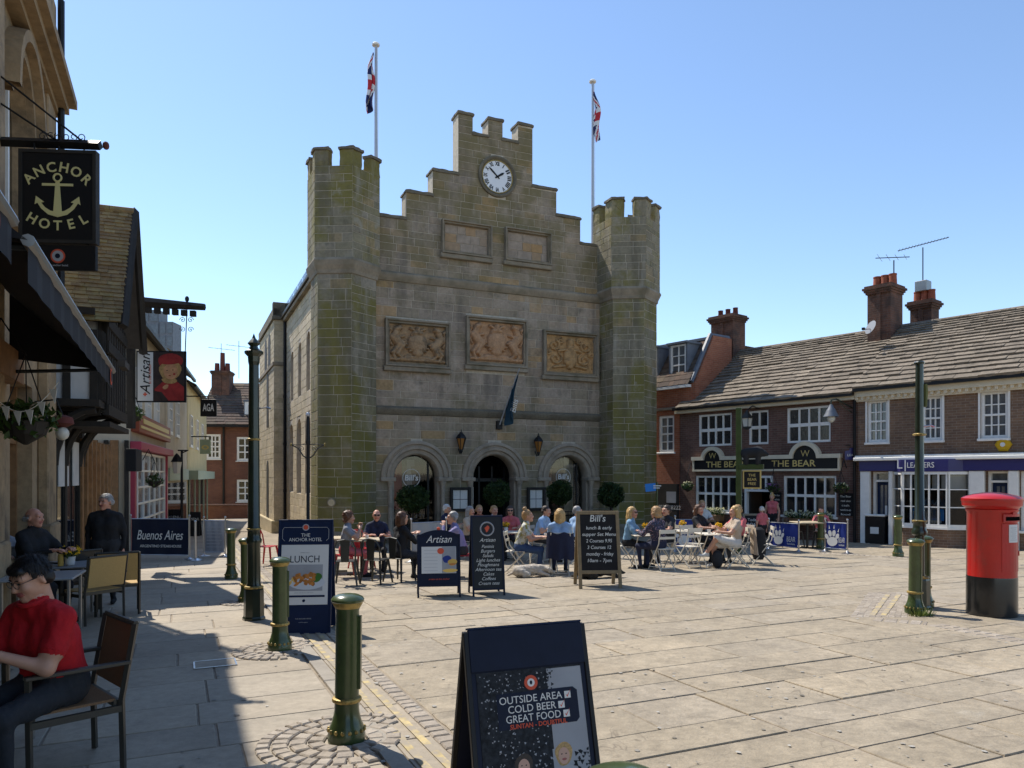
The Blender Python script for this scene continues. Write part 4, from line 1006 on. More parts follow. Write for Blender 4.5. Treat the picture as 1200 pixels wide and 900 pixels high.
def chimney(parent, x0, x1, y0, y1, z0, z1, pots, mat='brick_chimney', ph=.42, pr=.13, pm='terracotta'):
    c = link('chimney', None, parent); b = MB(); b.box(x0, x1, y0, y1, z0, z1 - .28); b.build('stack', mat, c)
    xm = (x0 + x1) / 2
    MB().box(xm - .07, xm + .07, y0 - .05, y0 + .02, z0 + .2, z1 - .28).build('pilaster', mat, c)
    for i, e in enumerate((.03, .07, .11, .06)):
        MB().box(x0 - e, x1 + e, y0 - e - .05, y1 + e, z1 - .28 + i * .07, z1 - .28 + (i + 1) * .07).build('cap_course', mat, c)
    for i in range(pots): pot(c, x0 + (x1 - x0) * (i + .5) / pots, (y0 + y1) / 2, z1 - .02, ph, pr, pm)
    return c
zg = -.9
# --- pub
pub = thing('pub_building', 'two storey brown brick pub with stone slab roof and white lattice windows', 'pub', (QP[0], QP[1], 0), QANG)
U0, U1 = pu(797), pu(1005); ZE = pz(930, 469.5)
ups = [(818.7, 857.3, 4), (877.3, 900.5, 2), (922, 973.3, 4)]; zt, zb = pz(947, 476.5), pz(947, 518.5)
los = [(815, 864, 5), (918, 980, 5)]; lt, lb = pz(948, 557.5), pz(948, 604.5)
d0, d1 = pu(873), pu(906); H = [rect(pu(a), pu(c), zb, zt) for a, c, n in ups] + [rect(pu(a), pu(c), lb, lt) for a, c, n in los] + [rect(d0, d1, zg + .02, lt)]
b = MB(); b.prism([(U0, zg), (U1, zg), (U1, ZE), (U0, ZE)], 0, .3, holes=H); b.build('front_wall', 'brick_dark', pub)
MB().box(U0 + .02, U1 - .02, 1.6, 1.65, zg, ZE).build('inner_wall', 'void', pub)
MB().box(U0 + .01, U1 - .01, .3, 1.6, ZE * .44, ZE * .44 + .1).build('floor_slab', 'hotel_dark', pub)
for a, c, n in ups: window(pub, pu(a), pu(c), zb, zt, n, 2, pane='leaded_glass', mid=2.0, bar=.055, sill=False)
for a, c, n in los: window(pub, pu(a), pu(c), lb, lt, n, 2, pane='dark_glass', mid=1.6, bar=.055, sill=True)
# doorway
dr = link('doorway', None, pub); b = MB(); zt2 = lt - .55
b.box(d0, d0 + .09, -.03, .15, zg, lt); b.box(d1 - .09, d1, -.03, .15, zg, lt); b.box(d0 + .09, d1 - .09, -.03, .15, lt - .08, lt); b.box(d0 + .09, d1 - .09, -.025, .15, zt2, zt2 + .08)
for i in range(1, 4): x = d0 + (d1 - d0) * i / 4; b.box(x - .025, x + .025, -.02, .1, zt2 + .08, lt - .08)
b.build('door_frame', 'white_paint', dr)
MB().box(d0 + .09, d1 - .09, .05, .06, zt2 + .08, lt - .08).build('fanlight', 'dark_glass', dr)
MB().box(d0 + .1, d0 + .16, .1, .8, zg, zt2).build('open_door', 'dark_oak', dr)
MB().ell(((d0 + d1) / 2 + .1, .9, zt2 - .18), (.07, .07, .07), 8, 6).build('hall_lamp', 'lamp_glow', dr)
for px in (936, 953): MB().ell((pu(px), .7, pz(px, 571)), (.05, .05, .04), 8, 6).build('bar_lamp', 'lamp_glow', pub)
# fascia
fs = link('fascia', None, pub); f0, f1 = pu(815.5), pu(984); zf0, zf1 = pz(931, 549.5), pz(931, 537.5)
b = MB(); b.box(f0, f1, -.09, 0, zf0, zf1); b.build('signboard', 'black', fs)
b = MB(); b.box(f0 - .06, f1 + .06, -.14, 0, zf0 - .07, zf0); b.box(f0 - .06, f0, -.13, 0, zf0, zf1); b.box(f1, f1 + .06, -.13, 0, zf0, zf1)
arcs = [(pu(836.5), .36), (pu(945), .42)]; xs = [f0 - .1]
for (xc, r_) in arcs: xs += [xc - r_ - .12, xc + r_ + .12]
xs.append(f1 + .1)
for i in range(0, len(xs), 2): b.box(xs[i], xs[i + 1], -.16, 0, zf1, zf1 + .13)
for (xc, r_) in arcs:
    n = 16; vs = []
    for i in range(n + 1):
        a = math.pi * i / n
        for (rr, y) in ((r_ + .13, 0), (r_ + .13, -.16), (r_, -.16), (r_, 0)): vs.append((xc + rr * math.cos(a), y, zf1 + rr * math.sin(a)))
    b.add(vs, [(i * 4 + j, i * 4 + (j + 1) % 4, (i + 1) * 4 + (j + 1) % 4, (i + 1) * 4 + j) for i in range(n) for j in range(4)])
b.build('moulding', 'cream_paint', fs)
for (xc, r_) in arcs:
    MB().prism([(xc + r_ * math.cos(math.pi * i / 12), zf1 + r_ * math.sin(math.pi * i / 12)) for i in range(13)], -.08, 0).build('lunette', 'black', fs)
    text('W', .30, 'gold_letter', fs, front(xc, -.083, zf1 + .15), bold=-.01)
for (pxa, pxb) in ((829, 874), (906, 957.5)):
    xa, xb_ = pu(pxa), pu(pxb); text('THE BEAR', .30, 'gold_letter', fs, front((xa + xb_) / 2, -.093, (zf0 + zf1) / 2), width=xb_ - xa, bold=.01)
# eaves, roof
b = MB(); b.box(U0 - .1, U1, -.22, .0, ZE - .14, ZE); b.build('eaves_board', 'cream_paint', pub)
b = MB(); b.box(U0 - .1, U1, -.36, -.23, ZE - .03, ZE + .07); b.build('gutter', 'black', pub)
ZR = zz(387.5, 25.3); VR = 3.0
b = MB(); b.add([(U0, -.25, ZE), (U1, -.25, ZE), (U1, VR, ZR), (U0, VR, ZR), (U1, 2 * VR + .2, ZE), (U0, 2 * VR + .2, ZE)], [(0, 1, 2, 3), (3, 2, 4, 5), (1, 4, 2), (0, 3, 5)]); b.build('roof_deck', 'felt', pub)
slab_roof(pub, U0 + .05, U1, -.33, VR, ZE + .02, ZR, 19, 'roof_slab', 'roof_slab', (.3, .62), 21, .068)
for i in range(int((U1 - U0) / .45)): MB().cyl((U0 + i * .45, VR, ZR - .02), (U0 + i * .45 + .44, VR, ZR - .02), .10, n=8).build('ridge_tile', 'roof_slab', pub)
MB().box(U0 - .02, U0 + .3, .1, 6, zg, ZE).build('end_wall', 'brick_dark', pub)
MB().box(U0, U1, 5.9, 6.1, zg, ZE).build('rear_wall', 'brick_dark', pub)
b = MB(); b.tube([(U0 - .02, -.1, ZE + .05), (U0 - .02, VR, ZR + .1)], .09, 6); b.build('lead_flashing', 'lead', pub)
cpx = plane((QP[0] + .783 * VR, QP[1] + .621 * VR), QANG)
def cu_(px, py): return cpx(px, py)
x0, x1 = cu_(842, 0)[0], cu_(868, 0)[0]; zc = cu_(853, 372)[1]
c1 = chimney(pub, x0, x1, VR - .5, VR + .3, ZE + .8, zc, 3, ph=.32, pr=.11, pm='terracotta_dark')
b = MB(); b.cyl((U1 - .06, -.07, zg), (U1 - .06, -.07, ZE), .045, n=8); b.build('drainpipe', 'black', pub, smooth=True)
# --- estate office
shop = thing('shop_building', 'brown brick shop with purple fascia and white bay window beside the pub', 'shop', (QP[0], QP[1], 0), QANG)
V0, V1 = U1 + .01, pu(1262); ZE2 = ZE + .12
uw = [(1016.5, 1040.5), (1080, 1104.5), (1149, 1181.5)]; zt, zb = pz(1092, 464), pz(1092, 516)
fz0, fz1 = pz(1100, 551.5), pz(1100, 539)
zl = fz0 - .03; by0, by1 = pu(1047), pu(1137); bz0 = pz(1092, 616.5)
H = [rect(pu(a), pu(c), zb, zt) for a, c in uw] + [rect(pu(1021), pu(1043), zg + .02, zl), rect(by0 + .05, by1 - .05, bz0, zl - .02), rect(pu(1156), pu(1183), zg + .02, zl), rect(pu(1196), V1 - .2, bz0, zl)]
b = MB(); b.prism([(V0, zg), (V1, zg), (V1, ZE2), (V0, ZE2)], 0, .3, holes=H); b.build('front_wall', 'brick_brown', shop)
MB().box(V0, V1, 2.2, 2.25, zg, ZE2).build('inner_wall', 'hotel_dark', shop)
MB().box(V0, V1, .3, 2.2, fz1 + .3, fz1 + .4).build('floor_slab', 'render_pale', shop)
for a, c in uw:
    w = window(shop, pu(a), pu(c), zb, zt, 3, 4, pane='net_glass', bar=.03, mid=1.8, fw=.08)
    MB().box(pu(a) - .05, pu(a), -.03, .05, zb, zt + .04).build('architrave', 'white_paint', w); MB().box(pu(c), pu(c) + .05, -.03, .05, zb, zt + .04).build('architrave', 'white_paint', w)
fa = link('fascia', None, shop); pj_ = .38
MB().box(V0 + .12, V1, -.16, 0, fz0, fz1).build('signboard', 'purple', fa)
b = MB(); b.box(V0, V1, -.30, 0, fz1, fz1 + .10); b.box(V0, V1, -.22, -.02, fz1 + .1, fz1 + .16); b.build('cornice', 'white_paint', fa, bevel=.015)
text('LEADERS', .22, 'letter_white', fa, front((pu(1062) + pu(1101)) / 2 + .12, -pj_ - .055, (fz0 + fz1) / 2), width=(pu(1101) - pu(1062)) * .8)
text('|', .36, 'letter_white', fa, front(pu(1062) + .16, -pj_ - .055, (fz0 + fz1) / 2 + .02)); text('L', .36, 'letter_white', fa, front(pu(1062) + .0, -pj_ - .055, (fz0 + fz1) / 2 + .02))
for (a, c) in ((1010, 1021), (1043, 1048), (1137, 1155), (1183, 1195)):
    MB().box(pu(a), pu(c), -.12, 0, zg, zl + .02).build('pilaster', 'white_paint', shop, bevel=.015)
# bay window
by = link('bay_window', None, shop); pj = .38; ca = .42; out = [(by0, 0), (by0 + ca, -pj), (by1 - ca, -pj), (by1, 0)]
for k in range(3):
    (xa, ya), (xb_, yb_) = out[k], out[k + 1]; Lk = math.hypot(xb_ - xa, yb_ - ya); an = math.atan2(yb_ - ya, xb_ - xa); cols = (1, 5, 1)[k]; e = link('casement', None, by, T3(xa, ya, 0) @ RZ(an))
    b = MB(); b.box(0, Lk, -.03, .05, bz0, bz0 + .08); b.box(0, Lk, -.03, .05, zl - .08, zl)
    for i in range(cols + 1): x = min(max(Lk * i / cols, .03), Lk - .03); b.box(x - .02, x + .02, -.02, .045, bz0 + .08, zl - .08)
    rowz = [bz0 + .08, bz0 + (zl - bz0) * .36, bz0 + (zl - bz0) * .68, zl - .08]
    for z in rowz[1:3]: b.box(0, Lk, -.015, .04, z - .015, z + .015)
    b.build('frame', 'white_paint', e)
    for i in range(cols):
        for j in range(3):
            b = MB(); b.add([(Lk * i / cols, .01, rowz[j]), (Lk * (i + 1) / cols, .01, rowz[j]), (Lk * (i + 1) / cols, .01, rowz[j + 1]), (Lk * i / cols, .01, rowz[j + 1])], [(0, 1, 2, 3)]); b.build('pane', 'glass', e)
        if k == 1 or True:
            MB().box(Lk * i / cols + .03, Lk * (i + 1) / cols - .03, .12, .125, rowz[2] + .02, zl - .1).build('blind', 'render_white', e)
    if k == 1:
        for i in range(11):
            x = .1 + (Lk - .5) * i / 10; MB().box(x, x + .2, .25, .26, bz0 + .1 + .07 * (i % 3), bz0 + .42 + .07 * (i % 3)).build('property_card', ['paper', 'bluesign', 'poster_grey'][i % 3], e)
b = MB(); op = [(by0, 0), (by0 + ca, -pj), (by1 - ca, -pj), (by1, 0)]
for (z0, z1, ex, m_) in ((zg, bz0 - .06, -.02, 0), (bz0 - .06, bz0 - .001, .05, 1)):
    pl = [(op[0][0] - ex, .05), (op[1][0] - ex * .6, op[1][1] - ex), (op[2][0] + ex * .6, op[2][1] - ex), (op[3][0] + ex, .05)]
    vs = [(x, y, z0) for x, y in pl] + [(x, y, z1) for x, y in pl]; b.add(vs, [(0, 1, 5, 4), (1, 2, 6, 5), (2, 3, 7, 6), (4, 5, 6, 7), (3, 2, 1, 0)], m_)
b.build('stall_riser', ['brick_brown', 'white_paint'], by)
b = MB(); pl = [(by0 - .05, .02), (by0 + ca - .03, -pj - .05), (by1 - ca + .03, -pj - .05), (by1 + .05, .02)]; vs = [(x, y, zl) for x, y in pl] + [(x, y, fz1 + .02) for x, y in pl]; b.add(vs, [(0, 1, 5, 4), (1, 2, 6, 5), (2, 3, 7, 6), (4, 5, 6, 7), (3, 2, 1, 0)]); b.build('bay_fascia', 'purple', by)
# doors
def shop_door(a, c, nm):
    x0, x1 = pu(a), pu(c); e = link(nm, None, shop); b = MB(); zt_ = zl - .30
    b.box(x0, x0 + .07, .1, .25, zg, zl); b.box(x1 - .07, x1, .1, .25, zg, zl); b.box(x0 + .07, x1 - .07, .1, .25, zl - .05, zl); b.box(x0 + .07, x1 - .07, .1, .25, zt_, zt_ + .06); b.build('door_frame', 'white_paint', e)
    MB().box(x0 + .07, x1 - .07, .2, .21, zt_ + .06, zl - .05).build('fanlight', 'net_glass', e)
    b = MB(); b.box(x0 + .08, x1 - .08, .2, .24, zg, zg + .8); b.box(x0 + .08, x0 + .16, .2, .24, zg + .8, zt_); b.box(x1 - .16, x1 - .08, .2, .24, zg + .8, zt_); b.box(x0 + .16, x1 - .16, .2, .24, zt_ - .1, zt_); b.box((x0 + x1) / 2 - .015, (x0 + x1) / 2 + .015, .205, .235, zg + .8, zt_ - .1); b.box(x0 + .16, x1 - .16, .206, .234, zg + 1.3, zg + 1.34); b.build('door_leaf', 'navy_board', e)
    MB().box(x0 + .16, x1 - .16, .22, .225, zg + .8, zt_ - .1).build('door_pane', 'net_glass', e)
    MB().box(x0 + .3, x0 + .52, .212, .216, zg + 1.35, zg + 1.7).build('door_notice', 'sticker', e)
shop_door(1021.5, 1042.5, 'shop_door'); shop_door(1156.5, 1182.5, 'shop_door')
window(shop, pu(1196), V1 - .2, bz0, zl, 5, 3, pane='net_glass', bar=.05)
b = MB(); b.box(V0, V1, -.22, 0, ZE2 - .2, ZE2); b.box(V0, V1, -.1, 0, ZE2 - .34, ZE2 - .2)
n = int((V1 - V0) / .18)
b.build('eaves_cornice', 'cream_paint', shop)
for i in range(0, n): MB().box(V0 + i * .18, V0 + i * .18 + .08, -.18, -.1, ZE2 - .29, ZE2 - .2).build('dentil', 'cream_paint', shop)
MB().box(V0, V1, -.36, -.23, ZE2 - .04, ZE2 + .06).build('gutter', 'black', shop)
b = MB(); b.add([(V0, -.25, ZE2), (V1, -.25, ZE2), (V1, VR, ZR), (V0, VR, ZR), (V1, 2 * VR + .2, ZE2), (V0, 2 * VR + .2, ZE2)], [(0, 1, 2, 3), (3, 2, 4, 5), (1, 4, 2), (0, 3, 5)]); b.build('roof_deck', 'felt', shop)
slab_roof(shop, V0, V1, -.33, VR, ZE2 + .02, ZR + .02, 19, 'roof_slab', 'roof_slab', (.3, .62), 22, .068)
for i in range(int((V1 - V0) / .45)): MB().cyl((V0 + i * .45, VR, ZR), (V0 + i * .45 + .44, VR, ZR), .10, n=8).build('ridge_tile', 'roof_slab', shop)
MB().box(V0, V1, 5.9, 6.1, zg, ZE2).build('rear_wall', 'brick_brown', shop)
x0, x1 = cu_(1029, 0)[0], cu_(1056, 0)[0]; cA = chimney(shop, x0, x1, VR - .75, VR + .1, ZE2 + 1.2, cu_(1041, 333)[1] - .15, 3, ph=.40, pr=.14)
b = MB(); b.box(x0 - .12, x1 + .25, VR - 1.0, VR - .7, ZR - .95, ZR - .70); b.build('lead_apron', 'lead', shop)
cp2 = plane((QP[0] + .783 * (VR + 1.6), QP[1] + .621 * (VR + 1.6)), QANG)
y0, y1 = cp2(1071)[0], cp2(1096)[0]; cB = chimney(shop, y0, y1, VR + 1.3, VR + 1.9, ZE2 + .6, cp2(1082, 354)[1], 3, ph=.40, pr=.13)
MB().box(y0 + .1, y0 + .5, VR + 1.4, VR + 1.8, cp2(1082, 354)[1] + .35, cp2(1082, 354)[1] + .72).build('cowl', 'alu', cB, bevel=.02)
# satellite dish and burglar alarm
e = thing('satellite_dish', 'small grey satellite dish at the foot of the taller chimney', 'satellite dish', (QP[0], QP[1], 0), QANG); dx, dz_ = cpx(1022, 384, -1.3)
b = MB(); b.T = T3(dx, VR - 1.4, dz_) @ Matrix.Rotation(R(65), 4, 'X') @ Matrix.Rotation(R(-25), 4, 'Y'); b.lathe([(.0, -.07), (.12, -.055), (.20, -.02), (.235, .01)], 18); b.build('dish', 'alu', e, smooth=True)
MB().tube([(dx, VR - 1.4, dz_ - .05), (dx - .05, VR - 1.75, dz_ - .1)], .012, 5).build('feed_arm', 'chair_dark', e)
MB().box(dx - .09, dx - .01, VR - 1.82, VR - 1.73, dz_ - .13, dz_ - .05).build('receiver', 'black', e)
e = thing('alarm_box', 'yellow hexagonal alarm box under the right upper window', 'alarm box', (QP[0], QP[1], 0), QANG); ax, az = PB(1176.5, 521)
MB().lathe([(.20, 0), (.20, .06), (.15, .09)], 6, T=T3(ax, 0, az) @ RX90).build('case', 'flower_yellow', e); MB().lathe([(.06, .09), (.06, .10)], 12, T=T3(ax, 0, az) @ RX90).build('badge', 'sticker', e)
# aerials
def aerial(label, base, top, a, c, els, ln):
    e = thing('tv_aerial', label, 'aerial', base, 0, 'aerials on the chimneys'); base = Vector(base)
    MB().cyl((0, 0, -.3), Vector(top) - base, .022, n=6).build('mast', 'chair_dark', e)
    a, c = Vector(a) - base, Vector(c) - base; MB().cyl(a, c, .016, n=5).build('boom', 'chair_dark', e); d = (c - a).cross(Vector((0, 0, 1))).normalized()
    for i in range(els):
        p = a.lerp(c, (i + .5) / els); l = ln * (1 - .4 * i / els); MB().cyl(p - d * l, p + d * l, .007, n=4).build('element', 'chair_dark', e)
dd = 27.0
def wp(px, py, d): return Vector(((px - 600) / FPX * d, d, zz(py, d)))
aerial('long television aerial on the tall mast of the rear chimney', wp(1081.5, 352, dd), wp(1081.5, 290, dd), wp(1052, 294, dd + .3), wp(1112, 278, dd - .3), 16, .22)
aerial('small cross shaped aerial on the front chimney', wp(1047.5, 326, 25.3), wp(1047.5, 305, 25.3), wp(1026, 302.5, 25.6), wp(1066, 301, 25), 4, .5)

# --- brick house with mansard and dormers
hs = thing('brick_house', 'orange red brick house with mansard roof and dormers behind the hall turret', 'house', (QP[0], QP[1], 0), QANG)
h0, h1 = pu(735), U0 - .03; za, zb2, zm = pz(785, 453.5), pz(785, 479), pz(785, 398)
w0, w1 = pu(772), pu(790); wz0, wz1 = pz(781, 530), pz(781, 487)
b = MB(); b.prism([(h0, zg), (h1, zg), (h1, za), (h0, za)], 0, .3, holes=[rect(w0, w1, wz0, wz1)]); b.build('front_wall', 'brick_red', hs)
window(hs, w0, w1, wz0, wz1, 2, 4, pane='net_glass', bar=.035, mid=1.7, fw=.10)
MB().box(h0, h1 + .05, -.12, 0, zb2 - .06, zb2 + .04).build('string_course', 'trim_stone', hs, bevel=.02)
h1a = h1; h1 = h1 + .55; MB().box(h1a, h1, .01, .3, ZE + .15, za).build('upper_wall', 'brick_red', hs)
b = MB(); b.add([(h0, -.1, za), (h1, -.1, za), (h1, 1.1, zm), (h0, 1.1, zm), (h1, 6, zm), (h0, 6, zm), (h1, 6, za), (h0, 6, za)], [(0, 1, 2, 3), (3, 2, 4, 5)]); b.build('roof_deck', 'felt', hs)
slab_roof(hs, h0, h1, -.16, 1.1, za + .01, zm, 9, 'roof_tile_dark', 'roof_tile', (.18, .28), 31, .02, graded=False, most=200)
b = MB(); b.box(h0, h1, -.2, .0, za - .1, za); b.build('eaves_board', 'white_paint', hs)
b = MB(); pl = [(-.05, za), (1.18, zm + .12), (5, zm + .12), (5, 0), (-.05 + .1, 0)]; b.T = T3(h1, 0, 0) @ RZ(R(90)); b.prism([(0.05, 1.0), (2.3, 1.0), (2.3, zm + .12), (1.18, zm + .12), (0.05, za + .05)], -.16, .14); b.build('party_wall', 'brick_red', hs)
b = MB(); b.tube([(h1, 0, za + .1), (h1, 1.15, zm + .16), (h1, 2.3, zm + .16)], .10, 6); b.build('parapet_coping', 'lead', hs)
MB().box(h0, h1, 1.0, 1.25, zm - .02, zm + .08).build('mansard_kerb', 'lead', hs)
for (pa, pb_) in ((784, 805.5), (757, 771.5)):
    e = link('dormer', None, hs); pp = plane((QP[0] + .783 * .15, QP[1] + .621 * .15), QANG); xa, xb_ = pp(pa)[0], pp(pb_)[0]; xb_ = min(xb_, h1 - .25); z0, z1 = pz(785, 452), pz(785, 404)
    MB().box(xa, xa + .07, .15, 1.2, z0, z1).build('cheek', 'lead', e); MB().box(xb_ - .07, xb_, .15, 1.2, z0, z1).build('cheek', 'lead', e)
    MB().box(xa - .06, xb_ + .06, .05, 1.5, z1, z1 + .08).build('flat_roof', 'lead', e)
    w = window(e, xa + .07, xb_ - .07, z0, z1 - .02, 2, 4, y=.22, pane='net_glass', bar=.03, mid=1.7, sill=False); MB().box(xa - .05, xb_ + .05, -.05, .2, z0 - .1, z0).build('sill', 'white_paint', e)
h1 = h1a; MB().box(pu(768), h1 - .02, -.14, 0, zg, pz(785, 567)).build('shop_hoarding', 'hotel_dark', hs)
text('01403 248222', .22, 'letter_white', hs, front(pu(784), -.144, pz(785, 594.5)), width=1.35)
MB().box(pu(784), pu(795), -.155, -.141, pz(785, 589), pz(785, 576)).build('hoarding_picture', 'poster_grey', hs)

# --- fittings on the pub front
def pub_thing(nm, lab, cat, group=None): return thing(nm, lab, cat, (QP[0], QP[1], 0), QANG, group)
# bell street lamp
e = pub_thing('bracket_lamp', 'grey bell shaped street lamp on a wall bracket above the pub name', 'street lamp'); lx, lz = PB(974, 485, -.7)
b = MB(); b.T = T3(lx, -.7, lz); b.lathe([(.0, .30), (.05, .28), (.08, .20), (.13, .12), (.15, .08), (.17, .02), (.22, -.06), (.23, -.09), (.21, -.09), (.15, -.02)], 18); b.build('bell_shade', 'lead', e, smooth=True)
b = MB(); b.T = T3(lx, -.7, lz); b.ell((0, 0, -.14), (.12, .12, .13), 12, 8); b.build('bowl', 'milk_glass', e, smooth=True)
b = MB(); b.tube([(lx, -.7, lz + .28), (lx, -.7, lz + .42), (lx + .08, -.55, lz + .46), (lx + .3, 0, lz + .2)], .025, 6); b.tube([(lx + .1, -.5, lz + .45), (lx + .2, -.3, lz + .2), (lx + .3, 0, lz + .05)], .015, 5); b.build('bracket', 'green_dark', e, smooth=True)
# square lantern by the post
e = pub_thing('bracket_lantern', 'white glazed lantern hanging on a bracket beside the narrow pub window', 'lantern'); lx, lz = PB(875.5, 493, -.55); T = T3(lx, -.55, lz)
b = MB(); b.lathe([(.12, -.22), (.17, .08)], 4, T=T, ph=.78); b.build('glass', 'milk_glass', e)
b = MB(); b.lathe([(.22, .08), (.20, .11), (.08, .26), (.05, .32), (.0, .38)], 4, T=T, ph=.78); b.lathe([(.05, -.3), (.14, -.24), (.14, -.2)], 4, T=T, ph=.78)
for i in range(4): a = i * math.pi / 2 + .78; b.tube([(.125 * math.cos(a), .125 * math.sin(a), -.22), (.178 * math.cos(a), .178 * math.sin(a), .08)], .014, 4, T=T)
b.build('frame', 'chair_dark', e); MB().tube([(lx, -.55, lz + .36), (lx + .1, -.4, lz + .5), (lx + .1, 0, lz + .45)], .02, 6).build('bracket', 'black', e)
# purple hanging sign of the shop
e = pub_thing('hanging_sign', 'small purple shop sign hanging at the end of the pub', 'sign'); sx, sz = PB(990.5, 532, -.5)
b = MB(); b.T = T3(sx, 0, sz) @ RZ(R(50)); b.prism([(-.26, -.17), (.26, -.17), (.26, .1), (.12, .12), (.1, .2), (-.1, .2), (-.12, .12), (-.26, .1)], -.02, .02); b.build('board', 'purple', e)
text('LEADERS', .1, 'letter_white', e, T3(sx, 0, sz) @ RZ(R(50)) @ front(.02, -.024, -.03), width=.42)
MB().tube([(sx + .2, .3, sz + .3), (sx - .2, -.1, sz + .28)], .015, 5).build('bracket', 'black', e)
# chalk boards on the wall
for (xa, xb_, ya, yb_, lab) in ((907, 916, 577, 601, 'narrow chalkboard on the pub wall right of the doorway'), (983.5, 1000.5, 578, 604.5, 'square chalkboard on the pub wall right of the window'), (866, 872, 577, 600, 'narrow chalkboard on the pub wall left of the doorway')):
    e = pub_thing('wall_chalkboard', lab, 'chalkboard', 'chalkboards on the pub wall'); x0, x1 = pu(xa), pu(xb_); z0, z1 = pz((xa + xb_) / 2, yb_), pz((xa + xb_) / 2, ya)
    MB().box(x0, x1, -.05, -.001, z0, z1).build('board', 'chalkboard', e, bevel=.006)
    for i, s in enumerate(('The Bear', 'real ales', 'cask', 'wine', 'food')):
        text(s, .09, 'chalk', e, front((x0 + x1) / 2, -.053, z1 - .1 - i * .14), width=(x1 - x0) * (.75 - .1 * (i % 3)))
# baskets and window boxes
def hanging_basket(lab, pos, rad, flower, n=170, grp='hanging baskets', size=.07, col='leaf', arm=None):
    e = thing('hanging_basket', lab, 'hanging basket', pos, 0, grp)
    b = leaves((0, 0, 0), (rad, rad, rad * .7), n, size, .3); b.build('foliage', col, e)
    if flower: leaves((0, 0, rad * .25), (rad * 1.0, rad * 1.0, rad * .55), n // 3, size * .7, .6).build('flowers', flower, e)
    MB().lathe([(.02, -rad * .85), (rad * .6, -rad * .5), (rad * .75, -.02)], 12).build('basket', 'dark_oak', e)
    b = MB()
    for i in range(3): a = i * 2.1; b.tube([(rad * .75 * math.cos(a), rad * .75 * math.sin(a), 0), (0, 0, rad * 2.2)], .008, 4)
    if arm: b.tube([(0, 0, rad * 2.2), Vector(arm) * .5 + Vector((0, 0, rad * 2.4)), arm], .014, 5)
    b.build('chain', 'black', e); return e
for (px, py, fl, lab) in ((806, 570, 'flower_white', 'hanging basket of white flowers at the left end of the pub'), (906, 571.5, 'flower_mauve', 'hanging basket over the pub doorway right jamb'), (985.5, 572, 'flower_white', 'hanging basket of cream flowers above the square chalkboard')):
    x, z = PB(px, py, -.35); w = Matrix.LocRotScale(Vector((QP[0], QP[1], 0)), pub.rotation_euler, None) @ Vector((x, -.35, z)); hanging_basket(lab, w, .24, fl, arm=(.27, .22, .62))
for (xa, xb_, py, lab) in ((821, 851, 604, 'wooden window box of white flowers under the left pub window'), (926, 978, 609, 'wooden window box of cream flowers under the right pub window')):
    e = pub_thing('window_box', lab, 'window box', 'pub window boxes'); x0, x1 = pu(xa), pu(xb_); z = pz((xa + xb_) / 2, py)
    MB().box(x0, x1, -.36, -.1, z - .18, z + .04).build('trough', 'hotel_wood', e, bevel=.01); b = MB(); f = MB()
    for i in range(7): c = (x0 + (x1 - x0) * (i + .5) / 7, -.24, z + .12); leaves(c, (.2, .16, .16), 60, .06, .2, b=b); leaves((c[0], c[1], c[2] + .07), (.2, .17, .12), 26 if i % 3 else 50, .06, .4, b=f)
    b.build('foliage', 'leaf', e); f.build('flowers', 'flower_white', e)
# ------------------------------------------------------------------ left side of the street
A0 = AB(-2.15, 0); AANG = ANG + R(90)
LP = plane((A0.x, A0.y), AANG)
hot = thing('hotel_building', 'tall tan stone hotel front at the left edge of the picture', 'hotel', (A0.x, A0.y, 0), AANG)
XE = 15.2; HH = 9.95
wins = [(11.9, 13.5), (8.2, 9.8)]
gh = [arch_pts((a + c) / 2, (c - a) / 2, 6.9, 5.2, 12) for a, c in wins] + [rect(12.2, 13.9, -.4, 3.1), rect(8.0, 11.6, .6, 2.9), rect(3, 7, .6, 2.9)] + [rect(a, c, 8.9, 9.8) for a, c in wins]
b = MB(); b.prism([(-6, -.8), (XE, -.8), (XE, HH), (-6, HH)], 0, .35, holes=gh); b.build('front_wall', 'anchor_stone', hot)
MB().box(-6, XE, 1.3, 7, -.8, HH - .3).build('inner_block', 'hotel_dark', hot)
MB().box(XE - .35, XE, .35, 7, -.8, HH).build('end_wall', 'anchor_stone', hot)
for a, c in wins:
    xm, r_ = (a + c) / 2, (c - a) / 2
    e = link('arched_window', None, hot); n = 14
    for (k0, k1, yy) in ((.0, .14, -.10), (.16, .30, -.22)):
        vs = []; bb_ = MB()
        for i in range(n + 1):
            an = math.pi * i / n
            for (rr, y) in ((r_ + k1, 0), (r_ + k1, yy), (r_ + k0, yy), (r_ + k0, 0)): vs.append((xm + rr * math.cos(an), y, 6.9 + rr * math.sin(an) * 1.05))
        bb_.add(vs, [(i * 4 + j, i * 4 + (j + 1) % 4, (i + 1) * 4 + (j + 1) % 4, (i + 1) * 4 + j) for i in range(n) for j in range(4)]); bb_.build('hood_mould', 'anchor_stone', e)
    bb_ = MB(); bb_.prism(arch_pts(xm, r_, 6.9, 5.2, 12), .2, .22); bb_.build('pane', 'dark_glass', e)
    MB().box(xm - .04, xm + .04, .1, .22, 5.2, 7.5).build('mullion', 'white_paint', e); MB().box(a - .1, c + .1, -.16, .2, 5.05, 5.2).build('sill', 'anchor_stone', e)
    w = window(hot, a, c, 8.9, 9.8, 2, 2, pane='dark_glass', sill=False)
